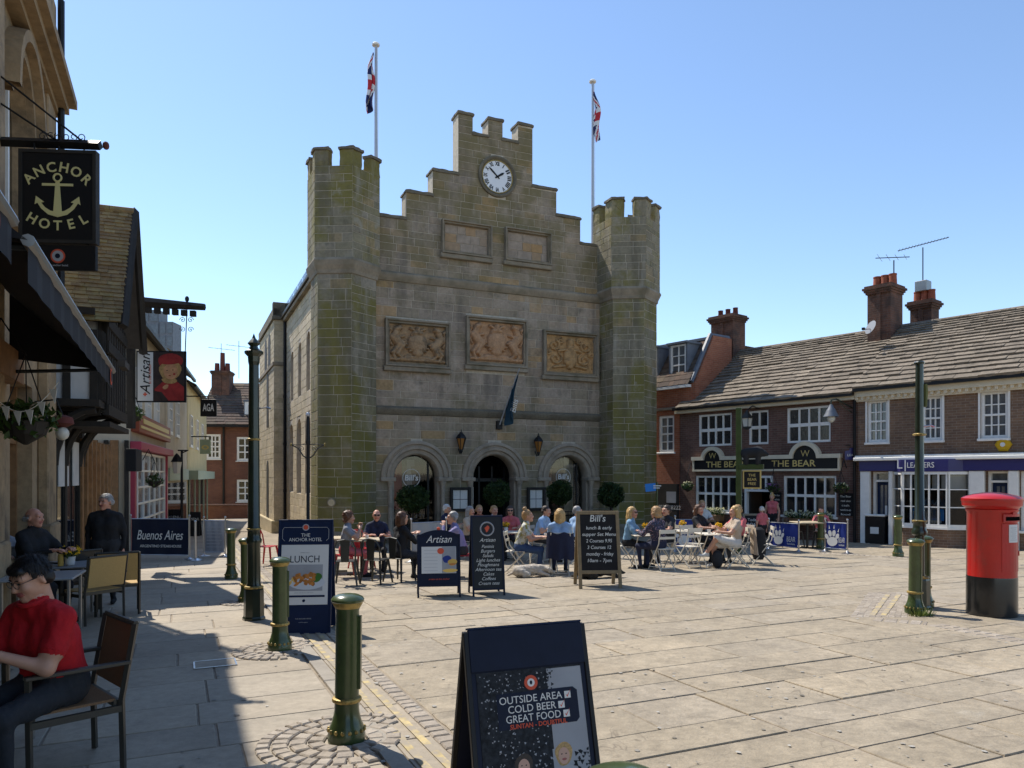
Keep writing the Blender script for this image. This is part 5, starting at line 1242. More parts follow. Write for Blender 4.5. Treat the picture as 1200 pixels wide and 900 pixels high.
for x in (14.35, 10.4, 7.3):
    MB().box(x, x + (.85 if x > 14 else .6), -.16, 0, -.8, 8.05).build('pilaster', 'anchor_stone', hot, bevel=.02)
    MB().box(x - .06, x + (.91 if x > 14 else .66), -.22, 0, -.8, .9).build('pilaster_base', 'anchor_stone', hot, bevel=.03)
    MB().box(x, x + (.85 if x > 14 else .6), -.16, 0, 8.5, HH).build('pilaster', 'anchor_stone', hot, bevel=.02)
b = MB()
for i, (p, z0, z1) in enumerate(((.2, 8.05, 8.15), (.34, 8.15, 8.28), (.46, 8.28, 8.42), (.3, 8.42, 8.52))): MB().box(-6, XE + .05 + p * .3, -p, 0, z0, z1).build('cornice_course', 'anchor_stone', hot)
MB().box(-6, XE, -.14, 0, 4.55, 4.75).build('string_course', 'anchor_stone', hot, bevel=.02); MB().box(-6, XE + .05, -.1, .2, HH, HH + .1).build('coping', 'anchor_stone', hot)
b = MB(); b.cyl((XE - .06, -.24, 4.2), (XE - .06, -.24, HH + .1), .055, n=8)
for z in (6.2, 8.7): b.cyl((XE - .06, -.24, z), (XE - .06, -.24, z + .14), .08, n=8)
b.build('drainpipe', 'black', hot, smooth=True)
e = link('hotel_door', None, hot); MB().box(12.2, 13.9, .3, .34, -.6, 3.1).build('glazing', 'dark_glass', e)
for x in (12.2, 12.95, 13.1, 13.82): MB().box(x, x + .08, .2, .32, -.6, 3.1).build('door_post', 'hotel_wood', e)
MB().box(12.2, 13.9, .2, .32, 2.2, 2.3).build('transom', 'hotel_wood', e)
for (a, c) in ((8.0, 11.6), (3.0, 7.0)):
    e = link('hotel_window', None, hot); MB().box(a, c, .24, .26, .6, 2.9).build('glazing', 'dark_glass', e)
    for i in range(5): x = a + (c - a - .1) * i / 4; MB().box(x, x + .1, .12, .26, .6, 2.9).build('mullion', 'hotel_wood', e)
    MB().box(a, c, .12, .26, 2.2, 2.3).build('transom', 'hotel_wood', e); MB().box(a - .1, c + .1, -.14, .2, .48, .6).build('sill', 'anchor_stone', e)
MB().box(2, 12, -.2, 0, 2.95, 3.35).build('fascia', 'hotel_wood', hot)
def awning(x0, x1, z0, z1, out, lab, logo):
    e = thing('awning', lab, 'awning', (A0.x, A0.y, 0), AANG, 'black hotel awnings'); b = MB(); n = 8; vs = []
    for i in range(n + 1):
        t = i / n; sag = -.05 * math.sin(t * math.pi)
        for x in (x0, x1): vs.append((x, -.1 - (out - .1) * t, z1 + (z0 - z1) * t + sag))
    b.add(vs, [(2 * i, 2 * i + 1, 2 * i + 3, 2 * i + 2) for i in range(n)]); m = len(vs)
    for x, s in ((x0, 1), (x1, -1)): b.add([(x, -.1, z1), (x, -out, z0), (x, -.1, z0 + .1)], [(0, 1, 2)])
    b.build('canopy', 'awning_black', e)
    b = MB(); k = 24
    vs = [(x0 + (x1 - x0) * i / k, -out - .01 * (i % 2), z) for z in (z0 - .26, z0) for i in range(k + 1)]; b.add(vs, [(i, i + 1, k + 2 + i, k + 1 + i) for i in range(k)]); b.build('valance', 'awning_black', e)
    MB().cyl((x0, -out, z0), (x1, -out, z0), .04, n=8).build('front_bar', 'alu', e, smooth=True)
    for x in (x0 + .15, x1 - .15): MB().cyl((x, -.05, z0 - .1), (x, -out, z0), .025, n=6).build('folding_arm', 'chair_dark', e)
    T = T3(x1 - .55, -out - .02, z0 - .14) @ RX90
    MB().lathe([(.11, 0), (.11, .006)], 20, T=T).build('emblem', 'orange_red', e); MB().lathe([(.07, .006), (.07, .009)], 20, T=T).build('emblem_centre', 'navy', e)
awning(5.35, 11.6, 3.15, 4.1, 1.3, 'black awning with silver front bar at the far end of the hotel', 1)
awning(1.2, 5.15, 3.2, 4.2, 1.25, 'black awning nearer the camera high over the hotel tables', 1)

# hotel hanging sign
hsn = thing('hanging_sign', 'large black hanging sign with gold anchor at top left', 'hanging sign', (0, 9.0, 0), R(4), 'signs on the hotel')
def sp(px, py): return ((px - 600) / FPX * 9.0, zz(py, 9.0))
(x0, z1), (x1, z0) = sp(27, 178), sp(112, 285); w = x1 - x0; y_ = 0.45
hsn.location = (x0 + .44 , 9.0, z0); w2 = w; h2 = z1 - z0
MB().box(-.44, w2 - .44, -.035, .035, 0, h2).build('board', 'black', hsn, bevel=.006)
b = MB(); xa, xb_ = -.44, w2 - .44; bw = .03
for q in ((xa - .01, xb_ + .01, -.01, bw), (xa - .01, xb_ + .01, h2 - bw, h2 + .01)): b.box(q[0], q[1], -.05, .05, q[2], q[3])
for q in ((xa - .01, xa + bw), (xb_ - bw, xb_ + .01)): b.box(q[0], q[1], -.05, .05, bw, h2 - bw)
b.build('frame', 'hotel_dark', hsn)
xc = (xa + xb_) / 2
def arc_text(s, r_, cz, a0, a1, size, up):
    for i, ch in enumerate(s):
        a = a0 + (a1 - a0) * i / (len(s) - 1)
        if up: M = T3(xc + r_ * math.sin(a), -.038, cz + r_ * math.cos(a)) @ RX90 @ RZ(-a)
        else: M = T3(xc + r_ * math.sin(a), -.038, cz - r_ * math.cos(a)) @ RX90 @ RZ(a)
        text(ch, size, 'pale_gold', hsn, M, bold=.02)
arc_text('ANCHOR', .46, h2 * .40, R(-46), R(46), .165, True); arc_text('HOTEL', .60, h2 * .72, R(-30), R(30), .165, False)
b = MB(); cz = h2 * .5
b.prism([(-.022, .18), (.022, .18), (.05, -.21), (0, -.25), (-.05, -.21)], -.044, -.036, T=T3(xc, 0, cz)); b.prism([(-.18, .125), (.18, .125), (.18, .155), (-.18, .155)], -.043, -.036, T=T3(xc, 0, cz))
b.tube([(xc + .045 * math.cos(a * .4), -.04, cz + .225 + .045 * math.sin(a * .4)) for a in range(16)], .012, 5, closed=True)
for s in (-1, 1):
    pts = [(0, -.25), (.11, -.22), (.19, -.15), (.235, -.08), (.265, -.10), (.25, .0), (.155, -.07), (.19, -.08), (.145, -.135), (.08, -.175), (0, -.19)]
    b.prism([(s * p[0], p[1]) for p in (pts if s > 0 else pts[::-1])], -.042, -.036, T=T3(xc, 0, cz))
b.build('anchor', 'pale_gold', hsn)
lb_ = thing('hanging_sign', 'black board with a small red roundel below the large anchor sign', 'hanging sign', hsn.location, R(4), 'signs on the hotel')
hb = (316 - 287) / FPX * 9; MB().box(xa + .02, xb_, -.03, .03, -hb - .03, -.03).build('board', 'black', lb_, bevel=.005)
T = T3(xc, -.031, -hb * .45 - .03) @ RX90; MB().lathe([(.085, 0), (.085, .004)], 24, T=T).build('roundel', 'orange_red', lb_); MB().lathe([(.065, .004), (.065, .007)], 24, T=T).build('roundel_centre', 'letter_grey', lb_); MB().lathe([(.03, .007), (.03, .01)], 12, T=T).build('roundel_mark', 'navy', lb_)
text('the anchor hotel', .035, 'letter_grey', lb_, front(xc, -.032, -hb * .82 - .03))
for x in (xa + .1, xb_ - .1): MB().cyl((x, 0, -.035), (x, 0, 0), .008, n=5).build('link', 'black', lb_)
b = MB(); b.tube([(-1.25, .12, h2 + .16), (xb_ + .05, -.02, h2 + .085)], .06, 4); b.build('beam', 'black', hsn)
MB().ell((xb_ + .12, -.03, h2 + .08), (.04, .04, .05), 8, 6).build('finial', 'terracotta_dark', hsn)
for x in (xa + .15, xc, xb_ - .15): MB().cyl((x, 0, h2), (x, 0, h2 + .1), .01, n=5).build('hanger', 'black', hsn)
for (p, q) in (((-1.0, .1, h2 + 1.15), (xb_ - .15, 0, h2 + .12)), ((-.95, .1, h2 + .75), (xc - .05, 0, h2 + .15))): MB().tube([p, q], .012, 5).build('stay', 'black', hsn)
b = MB()
for k in range(6):
    c0 = (xa + .25 + k * .09, -.01, h2 + .18); b.tube([(c0[0] + (.05 - .006 * i * .5) * math.cos(i * .7 + k), c0[1], c0[2] + (.05 - .003 * i) * math.sin(i * .7 + k)) for i in range(11)], .006, 4)
b.build('scrollwork', 'black', hsn)

# timber framed building
O2 = (-8.22, 13.05); T_ANG = R(90 + 20.5); L2 = plane(O2, T_ANG)
tb = thing('timber_building', 'black timber framed building with steep mossy tiled gable beyond the hotel', 'building', (O2[0], O2[1], 0), T_ANG)
JV = -.85
xe, zE = L2(133, 373, JV - .15); xa_, zA = L2(151, 250, JV - .25); xf = 2 * xa_ - xe
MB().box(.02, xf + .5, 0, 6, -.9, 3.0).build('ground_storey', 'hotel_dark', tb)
# jettied upper storey
b = MB(); b.prism([(xe + .1, 2.95), (xf - .1, 2.95), (xf - .1, zE), (xa_, zA - .25), (xe + .1, zE)], JV, 6); b.build('upper_storey', 'render_white', tb)
b = MB(); b.box(.02, xe + .1, .3, 6, 3.0, zE + .6); b.build('side_wing', 'render_white', tb)
def beam(p, q, w, d=.08, nm='beam', mat='dark_oak'):
    p, q = Vector(p), Vector(q); b = MB(); b.tube([p, q], w, 4); return b.build(nm, mat, tb)
for i in range(9):
    x = xe + .1 + (xf - xe - .2) * i / 8; zt_ = zE + (zA - .25 - zE) * (1 - abs(x - xa_) / (xa_ - xe))
    MB().box(x - .07, x + .07, JV - .04, JV + .05, 2.95, zt_).build('stud', 'dark_oak', tb)
for z in (2.95, 4.15, zE - .05): MB().box(xe + .05, xf - .05, JV - .07, JV + .04, z - .1, z + .1).build('rail', 'dark_oak', tb)
for y in (JV + .02, JV + .75, JV + 1.5): MB().box(xe + .03, xe + .12, y - .07, y + .09, 2.95, zE + .1).build('stud', 'dark_oak', tb)
for z in (3.0, 4.2): MB().box(xe + .02, xe + .11, JV, .6, z - .1, z + .1).build('rail', 'dark_oak', tb)
for x in (.1, 1.5, 2.9, xe, xf - .1):
    MB().box(x - .09, x + .09, -.06, .05, -.9, 3.0).build('post', 'dark_oak', tb)
    pts = [(x, -.03, 1.9)] + [(x, -.03 - (abs(JV) - .1) * (1 - math.cos(t * math.pi / 2 / 6)), 1.9 + 1.0 * math.sin(t * math.pi / 2 / 6)) for t in range(1, 7)]
    MB().tube(pts, .075, 6).build('jetty_bracket', 'dark_oak', tb)
MB().box(0, xe + .1, JV, .3, 2.95, 3.08).build('jetty_floor', 'dark_oak', tb)
MB().box(0.3, xe, JV + .05, JV + .15, 3.08, zE - .3).build('bay_wall', 'render_white', tb)
MB().box(0.3, xe + .1, JV, JV + .2, 3.95, 4.1).build('rail', 'dark_oak', tb)
MB().box(.24, .31, JV + .16, .25, 3.08, zE - .3).build('end_wall', 'render_white', tb)
for y in (JV + .12, JV + .55, .2): MB().box(.19, .26, y - .06, y + .06, 3.08, zE - .3).build('stud', 'dark_oak', tb)
for z in (3.95, 4.7): MB().box(.19, .258, JV + .1, .25, z - .06, z + .06).build('rail', 'dark_oak', tb)
for x, z in ((.9, 1.5), (2.2, 1.5)): MB().box(x, x + .9, -.05, -.03, z, z + .9).build('white_panel', 'render_white', tb)
for i in range(5): x = .35 + (xe - .4) * i / 4; MB().box(x - .08, x + .08, JV - .02, JV + .12, 3.08, zE - .3).build('stud', 'dark_oak', tb)
# shopfront below
for i in range(6):
    x = .4 + i * (xf - .6) / 6; wv = (xf - .6) / 6
    MB().box(x + .08, x + wv - .08, -.02, -.005, .1, 2.3).build('shop_pane', 'dark_glass', tb)
for i in range(8): x = 2.9 + i * .55; MB().box(x, x + .16, -.10, -.03, .1, 2.5).build('pier_board', 'hotel_wood', tb)
# gable roof
rf = link('roof', None, tb, T3(0, 0, 0) @ RZ(R(-90)))
b = MB(); yv = JV - .35
b.add([(xe - .2, yv, zE - .12), (xa_, yv, zA), (xa_, 6.2, zA), (xe - .2, 6.2, zE - .12), (xf + .2, yv, zE - .12), (xf + .2, 6.2, zE - .12)], [(0, 1, 2, 3), (1, 4, 5, 2)]); b.build('roof_deck', 'felt', tb)
slab_roof(rf, -6.2, -yv, xe - .28, xa_, zE - .13, zA + .03, 30, 'roof_tile', 'roof_tile', (.16, .22), 41, .03, graded=False)
b = MB(); b.tube([(xe - .3, yv, zE - .2), (xa_, yv, zA + .05), (xf + .3, yv, zE - .2)], .09, 4); b.build('bargeboard', 'dark_oak', tb)
for i in range(16): MB().cyl((xa_, yv + i * .45, zA + .02), (xa_, yv + i * .45 + .44, zA + .02), .1, n=8).build('ridge_tile', 'roof_tile', tb)
b = MB(); b.add([(0.0, JV - .35, zE - .9), (xe + .1, JV - .35, zE - .9), (xe + .1, .6, zE + .4), (0, .6, zE + .4)], [(0, 1, 2, 3)]); b.box(-.02, xe, JV - .42, JV - .3, zE - .98, zE - .86); b.build('lean_to_roof', 'felt', tb)
MB().box(.5, xe + 2.6, JV - .1, .1, 2.62, 2.72).build('shop_hood', 'dark_oak', tb)
e = link('shop_sign', None, tb); xs_, zs_ = L2(160, 540, -1.0); MB().box(xs_ - 1.0, xs_ + .1, -1.1, -.9, zs_ - .25, zs_ + .25).build('light_box', 'awning_black', e, bevel=.01)
# painted banner sign on its gallows bracket
gs = thing('banner_sign', 'hanging sign with a red hooded portrait and italic lettering on white strip', 'hanging sign', (0, 17.0, 0), R(3))
q = lambda px, py: ((px - 600) / FPX * 17.0, zz(py, 17.0))
(x0, z1), (x1, z0) = q(161, 411.5), q(217.5, 471.5); gs.location = ((x0 + x1) / 2, 17.0, z0); W2, H2 = x1 - x0, z1 - z0; hw = W2 / 2
MB().box(-hw, hw, -.025, .025, 0, H2).build('board', 'black', gs)
MB().box(-hw + .03, -hw + W2 * .34, -.03, -.026, .03, H2 - .03).build('white_strip', 'sticker', gs)
text('Artisan', .32, 'black', gs, T3(-hw + W2 * .19, -.032, H2 * .55) @ RX90 @ RZ(R(90)), shear=.35)
text('at the Anchor', .08, 'orange_red', gs, T3(-hw + W2 * .28, -.032, H2 * .55) @ RX90 @ RZ(R(90)))
b = MB(); b.prism([(-.045, -.015), (-.015, -.015), (-.015, -.045), (.015, -.045), (.015, -.015), (.045, -.015), (.045, .015), (.015, .015), (.015, .045), (-.015, .045), (-.015, .015), (-.045, .015)], -.034, -.03, T=T3(-hw + W2 * .18, 0, .18)); b.build('cross_mark', 'orange_red', gs)
xm = -hw + W2 * .67
def blob(nm, mat, cx, cz, rx, rz_, y, par=gs, n=18, rot=0, wob=.08, seed=0):
    b = MB(); b.prism([(cx + (rx * math.cos(a) * math.cos(rot) - rz_ * math.sin(a) * math.sin(rot)) * (1 + wob * math.sin(3 * a + seed)), cz + (rx * math.cos(a) * math.sin(rot) + rz_ * math.sin(a) * math.cos(rot)) * (1 + wob * math.sin(2 * a + seed))) for a in [2 * math.pi * i / n for i in range(n)]], y, y + .001); return b.build(nm, mat, par)
spec('paint_skin', (.52, .26, .13), rough=.7, nz=[(9, .25)]); spec('paint_red', (.30, .025, .022), rough=.7, nz=[(5, .4)]); spec('paint_dark', (.035, .022, .018), rough=.7, nz=[(6, .4)])
MB().box(-hw + W2 * .35, hw - .03, -.027, -.0255, .03, H2 - .03).build('painting_ground', 'paint_dark', gs)
spec('paint_hair', (.40, .24, .09), rough=.7, nz=[(16, .4)])
hx = W2 * .315
for args in (('painted_hood', 'paint_red', xm + .02, H2 * .80, hx * .80, H2 * .16, -.029, gs, 18, 0, .05, 1), ('painted_hair', 'paint_hair', xm + .02, H2 * .62, hx * .72, H2 * .19, -.031, gs, 18, 0, .07, 0), ('painted_brim', 'paint_red', xm + .02, H2 * .79, hx * .66, H2 * .055, -.0335, gs, 18, .05, .03, 1), ('painted_face', 'paint_skin', xm + .03, H2 * .60, hx * .46, H2 * .155, -.033, gs, 18, .1, .02, 0), ('painted_collar', 'paint_hair', xm, H2 * .42, hx * .5, H2 * .06, -.032, gs, 14, -.1, .1, 0), ('painted_cheek', 'paint_red', xm + .11, H2 * .55, .03, .025, -.034, gs, 10, 0, .1, 0), ('painted_mouth', 'paint_red', xm + .01, H2 * .52, .03, .012, -.034, gs, 8, 0, .1, 0), ('painted_eye', 'paint_dark', xm - .05, H2 * .62, .022, .010, -.034, gs, 8, .1, 0, 0), ('painted_eye', 'paint_dark', xm + .08, H2 * .63, .022, .010, -.034, gs, 8, .1, 0, 0), ('painted_hand', 'paint_skin', xm - .08, H2 * .30, .07, .045, -.0345, gs, 12, .5, .1, 0)): blob(*args)
b = MB(); b.prism([(xm - hx + .02, .04), (xm + hx - .02, .04), (xm + hx - .02, H2 * .30), (xm + hx * .5, H2 * .40), (xm - hx * .4, H2 * .41), (xm - hx + .02, H2 * .26)], -.0305, -.0295); b.build('painted_robe', 'paint_red', gs); b = MB(); b.prism([(xm - hx + .02, .04), (xm - .02, .04), (xm - hx * .5, H2 * .2), (xm - hx + .02, H2 * .22)], -.0325, -.0315); b.build('painted_sleeve', 'paint_dark', gs)
b = MB(); b.tube([(-hw - .55, 0, H2 + 1.16), (hw + .42, 0, H2 + 1.02)], [.15, .08], 6); b.build('gallows_beam', 'dark_oak', gs)
for i in range(9): MB().box(-hw - .4 + i * .2, -hw - .28 + i * .2, -.05, .05, H2 + .92 - i * .015, H2 + 1.05 - i * .015).build('beam_block', 'dark_oak', gs)
MB().box(-hw - .2, -hw - .06, -.08, .08, -.6, H2 + 1.05).build('gallows_post', 'dark_oak', gs)
MB().tube([(hw - .02, 0, H2), (hw + .02, 0, H2 + 1.0)], .012, 5).build('hanging_rod', 'black', gs); MB().tube([(-hw + .1, 0, H2), (-hw - .1, 0, H2 + .3)], .012, 5).build('hanging_rod', 'black', gs)
b = MB()
for s in (-1, 1):
    for zc_ in (.5, .72): b.tube([(hw + .01 + s * (.09 + .07 * (1 - i / 14) * math.cos(i * .75)), 0, H2 + zc_ + .07 * (1 - i / 14) * math.sin(i * .75)) for i in range(15)], .008, 4)
b.ell((hw + .02, 0, H2 + 1.2), (.05, .05, .07), 8, 6); b.build('scrollwork', 'black', gs)

# further shops
O3 = at(150, 20.8); O3A = R(90 + 18.4); L3 = plane((O3.x, O3.y), O3A)
def shopb(nm, lab, px0, px1, zeave, wallm, roofm, roofrise, seed, depth=6, zbase=-1.6):
    e = thing(nm, lab, 'building', (O3.x, O3.y, 0), O3A); a, c = L3(px0)[0], L3(px1)[0]
    MB().box(a, c, 0, depth, zbase, zeave).build('wall', wallm, e)
    b = MB(); b.add([(a - .05, -.3, zeave - .1), (c + .05, -.3, zeave - .1), (c + .05, depth / 2, zeave + roofrise), (a - .05, depth / 2, zeave + roofrise), (c + .05, depth + .3, zeave - .1), (a - .05, depth + .3, zeave - .1)], [(0, 1, 2, 3), (3, 2, 4, 5)]); b.build('roof_deck', 'felt', e)
    b = MB(); b.prism([(0, zeave), (depth, zeave), (depth / 2, zeave + roofrise - .1)], a, a + .2, T=Matrix(((0, 1, 0, 0), (1, 0, 0, 0), (0, 0, 1, 0), (0, 0, 0, 1)))); b.build('gable', wallm, e)
    slab_roof(e, a, c, -.35, depth / 2, zeave - .1, zeave + roofrise, 12, roofm, 'roof_tile', (.3, .5), seed, .03, graded=False, most=150)
    MB().box(a, c, -.42, -.3, zeave - .2, zeave - .08).build('gutter', 'black', e); return e, a, c
e, a, c = shopb('shop_terrace', 'pale rendered shop with pink pillars and red fascia in shade', 152, 193, 6.2, 'render_pale', 'roof_tile', 1.6, 51)
z0, z1 = L3(176, 513)[1], L3(176, 494)[1]
for i in range(9): MB().box(a - .12, a - .005, .02 + i * .26, .02 + i * .26 + (.2 if i % 2 else .1), -1.3, 2.7).build('end_board', 'hotel_wood' if i % 2 else 'dark_oak', e)
MB().box(a + .2, c - .1, -.22, 0, z0, z1).build('fascia', 'shop_red', e, bevel=.01); text('BREAD & CAKES', .3, 'gold_letter', e, front((a + c) / 2, -.224, (z0 + z1) / 2), width=(c - a) * .6) if False else None
zc_ = L3(175, 527)[1]; MB().box(a, c + .1, -.3, 0, zc_ - .12, zc_ + .12).build('cornice', 'pink', e, bevel=.02)
for x in (a + .1, c - .35): MB().box(x, x + .3, -.12, 0, -1.4, zc_ - .1).build('pillar', 'pink', e)
window(e, a + .9, c - .5, -.2, zc_ - .15, 5, 5, y=-.02, pane='net_glass', bar=.06, sill=False); MB().box(a + .4, c - .4, -.06, 0, -1.5, -.25).build('stall_riser', 'pink', e)
for i in range(3): x = a + .8 + i * 2; window(e, x, x + .9, 3.5, 4.9, 2, 3, y=-.02, pane='dark_glass', bar=.04)
MB().box(a + .4, c - .3, -.24, -.225, z0 + .12, z0 + .2).build('gilt_line', 'gold_letter', e); MB().box(a + .9, c - .8, -.24, -.225, z0 + .28, z1 - .12).build('gilt_line', 'gold_letter', e)
e, a, c = shopb('rendered_house', 'narrow pale grey house front beyond the pink shop', 194, 219, 6.5, 'render_pale', 'roof_tile', 2.0, 52)
window(e, a + .6, a + 1.7, 3.4, 4.9, 2, 3, y=-.02, pane='dark_glass', bar=.04); window(e, a + 3.2, a + 4.3, 3.4, 4.9, 2, 3, y=-.02, pane='dark_glass', bar=.04)
MB().box(a + .3, c - .3, -.12, -.02, 1.5, 2.0).build('fascia', 'pale_green', e); MB().box(a + .5, c - .5, -.03, -.01, -1.2, 1.4).build('shop_window', 'dark_glass', e)
e, a, c = shopb('yellow_house', 'yellow rendered house with tiled roof and pale green shopfront', 219.5, 242, 6.3, 'render_yellow', 'roof_tile', 1.9, 53)
for x in (a + 1, a + 4.5, a + 8): window(e, x, x + 1.2, 3.2, 4.8, 2, 3, y=-.02, pane='dark_glass', bar=.05)
MB().box(a, c, -.5, 0, 1.5, 1.95).build('fascia', 'pale_green', e); MB().box(a + .2, c - .2, -.06, -.01, -1.3, 1.5).build('shop_window', 'dark_glass', e)
for i in range(5): x = a + .2 + (c - a - .5) * i / 4; MB().box(x, x + .12, -.1, 0, -1.5, 1.5).build('mullion', 'pale_green', e)
# brick houses closing the street
DB = 54.0
bh = thing('brick_terrace', 'dark roofed red brick house closing the end of the street', 'house', ((283 - 600) / FPX * DB, DB, 0), R(6))
bx = lambda px: (px - 283) / FPX * DB
bz = lambda py: zz(py, DB)
x0, x1 = bx(236), bx(345); zE3, zR3 = bz(497), bz(443)
hw_ = [(277.5, 309, 512, 540, 4, 3), (243, 259.5, 509, 538, 3, 4), (277.5, 310, 562, 588, 4, 3), (317, 331, 512, 540, 2, 3), (317, 331, 562, 588, 2, 3)]
b = MB(); b.prism([(x0, bz(625)), (x1, bz(625)), (x1, zE3), (x0, zE3)], 0, .4, holes=[rect(bx(p), bx(q_), bz(yb), bz(ya)) for p, q_, ya, yb, n, m in hw_]); b.build('front_wall', 'brick_far', bh)
for p, q_, ya, yb, n, m in hw_: window(bh, bx(p), bx(q_), bz(yb), bz(ya), n, m, pane='dark_glass', bar=.09, fw=.16)
b = MB(); b.add([(x0 - .2, -.4, zE3 - .1), (x1, -.4, zE3 - .1), (x1, 4, zR3), (x0 - .2, 4, zR3), (x1, 8, zE3), (x0 - .2, 8, zE3)], [(0, 1, 2, 3), (3, 2, 4, 5)]); b.build('roof', 'roof_tile_dark', bh)
MB().box(x0, x1, .4, 8, bz(625), zE3 - .2).build('body', 'brick_dark', bh)
slab_roof(bh, x0 - .2, x1, -.45, 4, zE3 - .08, zR3 + .03, 16, 'roof_tile_dark', 'roof_tile', (.5, .9), 61, .05, graded=False, most=150)
MB().box(x0, x1, -.6, -.4, zE3 - .25, zE3 - .08).build('gutter', 'black', bh)
MB().box(bx(262), bx(264), -.1, 0, bz(625), zE3).build('drainpipe', 'black', bh)
c = chimney(bh, bx(237), bx(258), 2.6, 3.8, zE3 + 1, bz(429), 0)
for px, h in ((241, .7), (247.5, 1.5), (253.5, .7)): MB().lathe([(.2, bz(430)), (.17, bz(430) + h)], 10, T=T3(bx(px), 3.2, 0)).build('chimney_pot', 'terracotta_dark', c)
e2 = link('dormer', None, bh); window(e2, bx(284.5), bx(304), bz(495), bz(470), 2, 1, y=.6, fw=.25, pane='net_glass', sill=False); MB().box(bx(283), bx(306), .5, 3, bz(470), bz(467.5)).build('flat_roof', 'lead', e2); MB().box(bx(283.5), bx(284.5), .6, 3, bz(495), bz(470)).build('cheek', 'lead', e2); MB().box(bx(304), bx(305), .6, 3, bz(495), bz(470)).build('cheek', 'lead', e2)
for px, h in ((239, 2.4), (261, 2.6)):
    p = Vector((bh.location.x + bx(px), DB + 3.2, bz(432))); aerial('thin television aerial %s the far chimney' % ('left of' if px < 250 else 'right of'), p, p + Vector((0, 0, h)), p + Vector((-1.0, 0, h - .3)), p + Vector((1.0, .2, h - .5)), 5, .4)
gw = thing('garden_wall', 'low red brick wall in front of the far house', 'wall', (bh.location.x, DB - 4, 0), R(6)); MB().box(bx(246), bx(312), 0, .3, bz(625), bz(590)).build('brickwork', 'brick_far', gw); MB().box(bx(245.5), bx(312.5), -.05, .35, bz(590), bz(588.5)).build('coping', 'brick_dark', gw)
# modern glazed turret over the roofs
gt = thing('glazed_turret', 'grey modern glazed stair turret rising above the far roofs', 'building', ((183 - 600) / FPX * 58, 58, 0), 0)
for k, (xa, xb_, ya) in enumerate(((-1.3, .2, 363), (.25, 1.3, 377))):
    zt_ = zz(ya, 58); z0 = zz(470, 58); MB().box(xa, xb_, 0, 1.5, z0, zt_).build('core', 'lead', gt)
    for i in range(2):
        for j in range(3): x = xa + .1 + i * (xb_ - xa) / 2; MB().box(x, x + (xb_ - xa) / 2 - .15, -.03, -.005, zt_ - .9 - j * 1.0, zt_ - .15 - j * 1.0).build('pane', 'net_glass', gt)
# small hanging signs and fittings down the street
def board_sign(lab, px0, px1, py0, py1, d, mat, txt, tm, par=True):
    x0, x1 = (px0 - 600) / FPX * d, (px1 - 600) / FPX * d; z0, z1 = zz(py1, d), zz(py0, d); e = thing('hanging_sign', lab, 'hanging sign', ((x0 + x1) / 2, d, z0), 0, 'small signs down the street'); w = (x1 - x0) / 2
    MB().box(-w, w, -.03, .03, 0, z1 - z0).build('board', mat, e, bevel=.01); text(txt, (z1 - z0) * .6, tm, e, front(0, -.032, (z1 - z0) / 2), width=w * 1.4, bold=.02)
    MB().tube([(-w - .8, 0, z1 - z0 + .15), (w, 0, z1 - z0 + .15)], .03, 5).build('bracket', 'black', e); MB().tube([(0, 0, z1 - z0), (0, 0, z1 - z0 + .15)], .02, 4).build('hanger', 'black', e)
board_sign('small black sign with three white capitals hanging over the yellow house', 235, 254, 468, 488, 36, 'black', 'AGA', 'letter_white')
board_sign('small olive green sign hanging near the yellow house', 234.5, 247, 515, 532, 38, 'pale_green', 'o', 'gold_letter')
e = thing('street_lamp', 'dark lamp column with glazed lantern beside the pale house', 'street lamp', at(213, 29), 0); 
MB().cyl((0, 0, 0), (0, 0, 3.4), .06, .045, 8).build('column', 'black', e); MB().tube([(0, 0, 3.3), (.25, 0, 3.4), (-.15, 0, 3.4)], .03, 5).build('arm', 'black', e)
MB().lathe([(.12, 2.5), (.2, 2.95)], 6, T=T3(-.15, -.1, 0)).build('glass', 'milk_glass', e); MB().lathe([(.24, 2.95), (.1, 3.2), (0, 3.3)], 6, T=T3(-.15, -.1, 0)).build('hood', 'black', e)
# baskets, bunting and globe lamp at the hotel
hanging_basket('large leafy hanging basket with bunting above the hotel tables', (at(30, 8.6).x, 8.6, zz(492, 8.6)), .34, None, 420, col='leaf', arm=(-.5, -.1, .7))
hanging_basket('leafy hanging basket on the timber building jetty', (at(154, 17.5).x, 17.5, zz(484, 17.5)), .30, None, 220, col='leaf', arm=(-.4, .1, .6))
hanging_basket('small hanging basket in front of the pink shop', (at(181, 22).x, 22.0, zz(563, 22)), .26, None, 150, col='leaf_dark', arm=(-.4, .1, .6))
bu_ = thing('bunting', 'string of small white pennants hung from the hotel basket', 'bunting', (at(22, 8.3).x, 8.3, zz(458, 8.3)), 0)
cur = [(-.35 + .8 * i / 12, 0, .0 - .28 * math.sin(math.pi * min(1, i / 12)) + .1 * (i / 12)) for i in range(13)]; MB().tube(cur, .005, 4).build('cord', 'white_paint', bu_)
for i in (1, 3, 5, 7, 9, 11): p = cur[i]; b = MB(); b.prism([(p[0] - .045, p[2]), (p[0] + .045, p[2]), (p[0] + .02, p[2] - .16)], -.003, .003); b.build('pennant', 'sticker', bu_)
gl = thing('globe_lamp', 'white globe wall lamp under a terracotta pot on the timber front', 'wall lamp', (at(73, 12.0).x, 12.0, zz(508, 12)), 0)
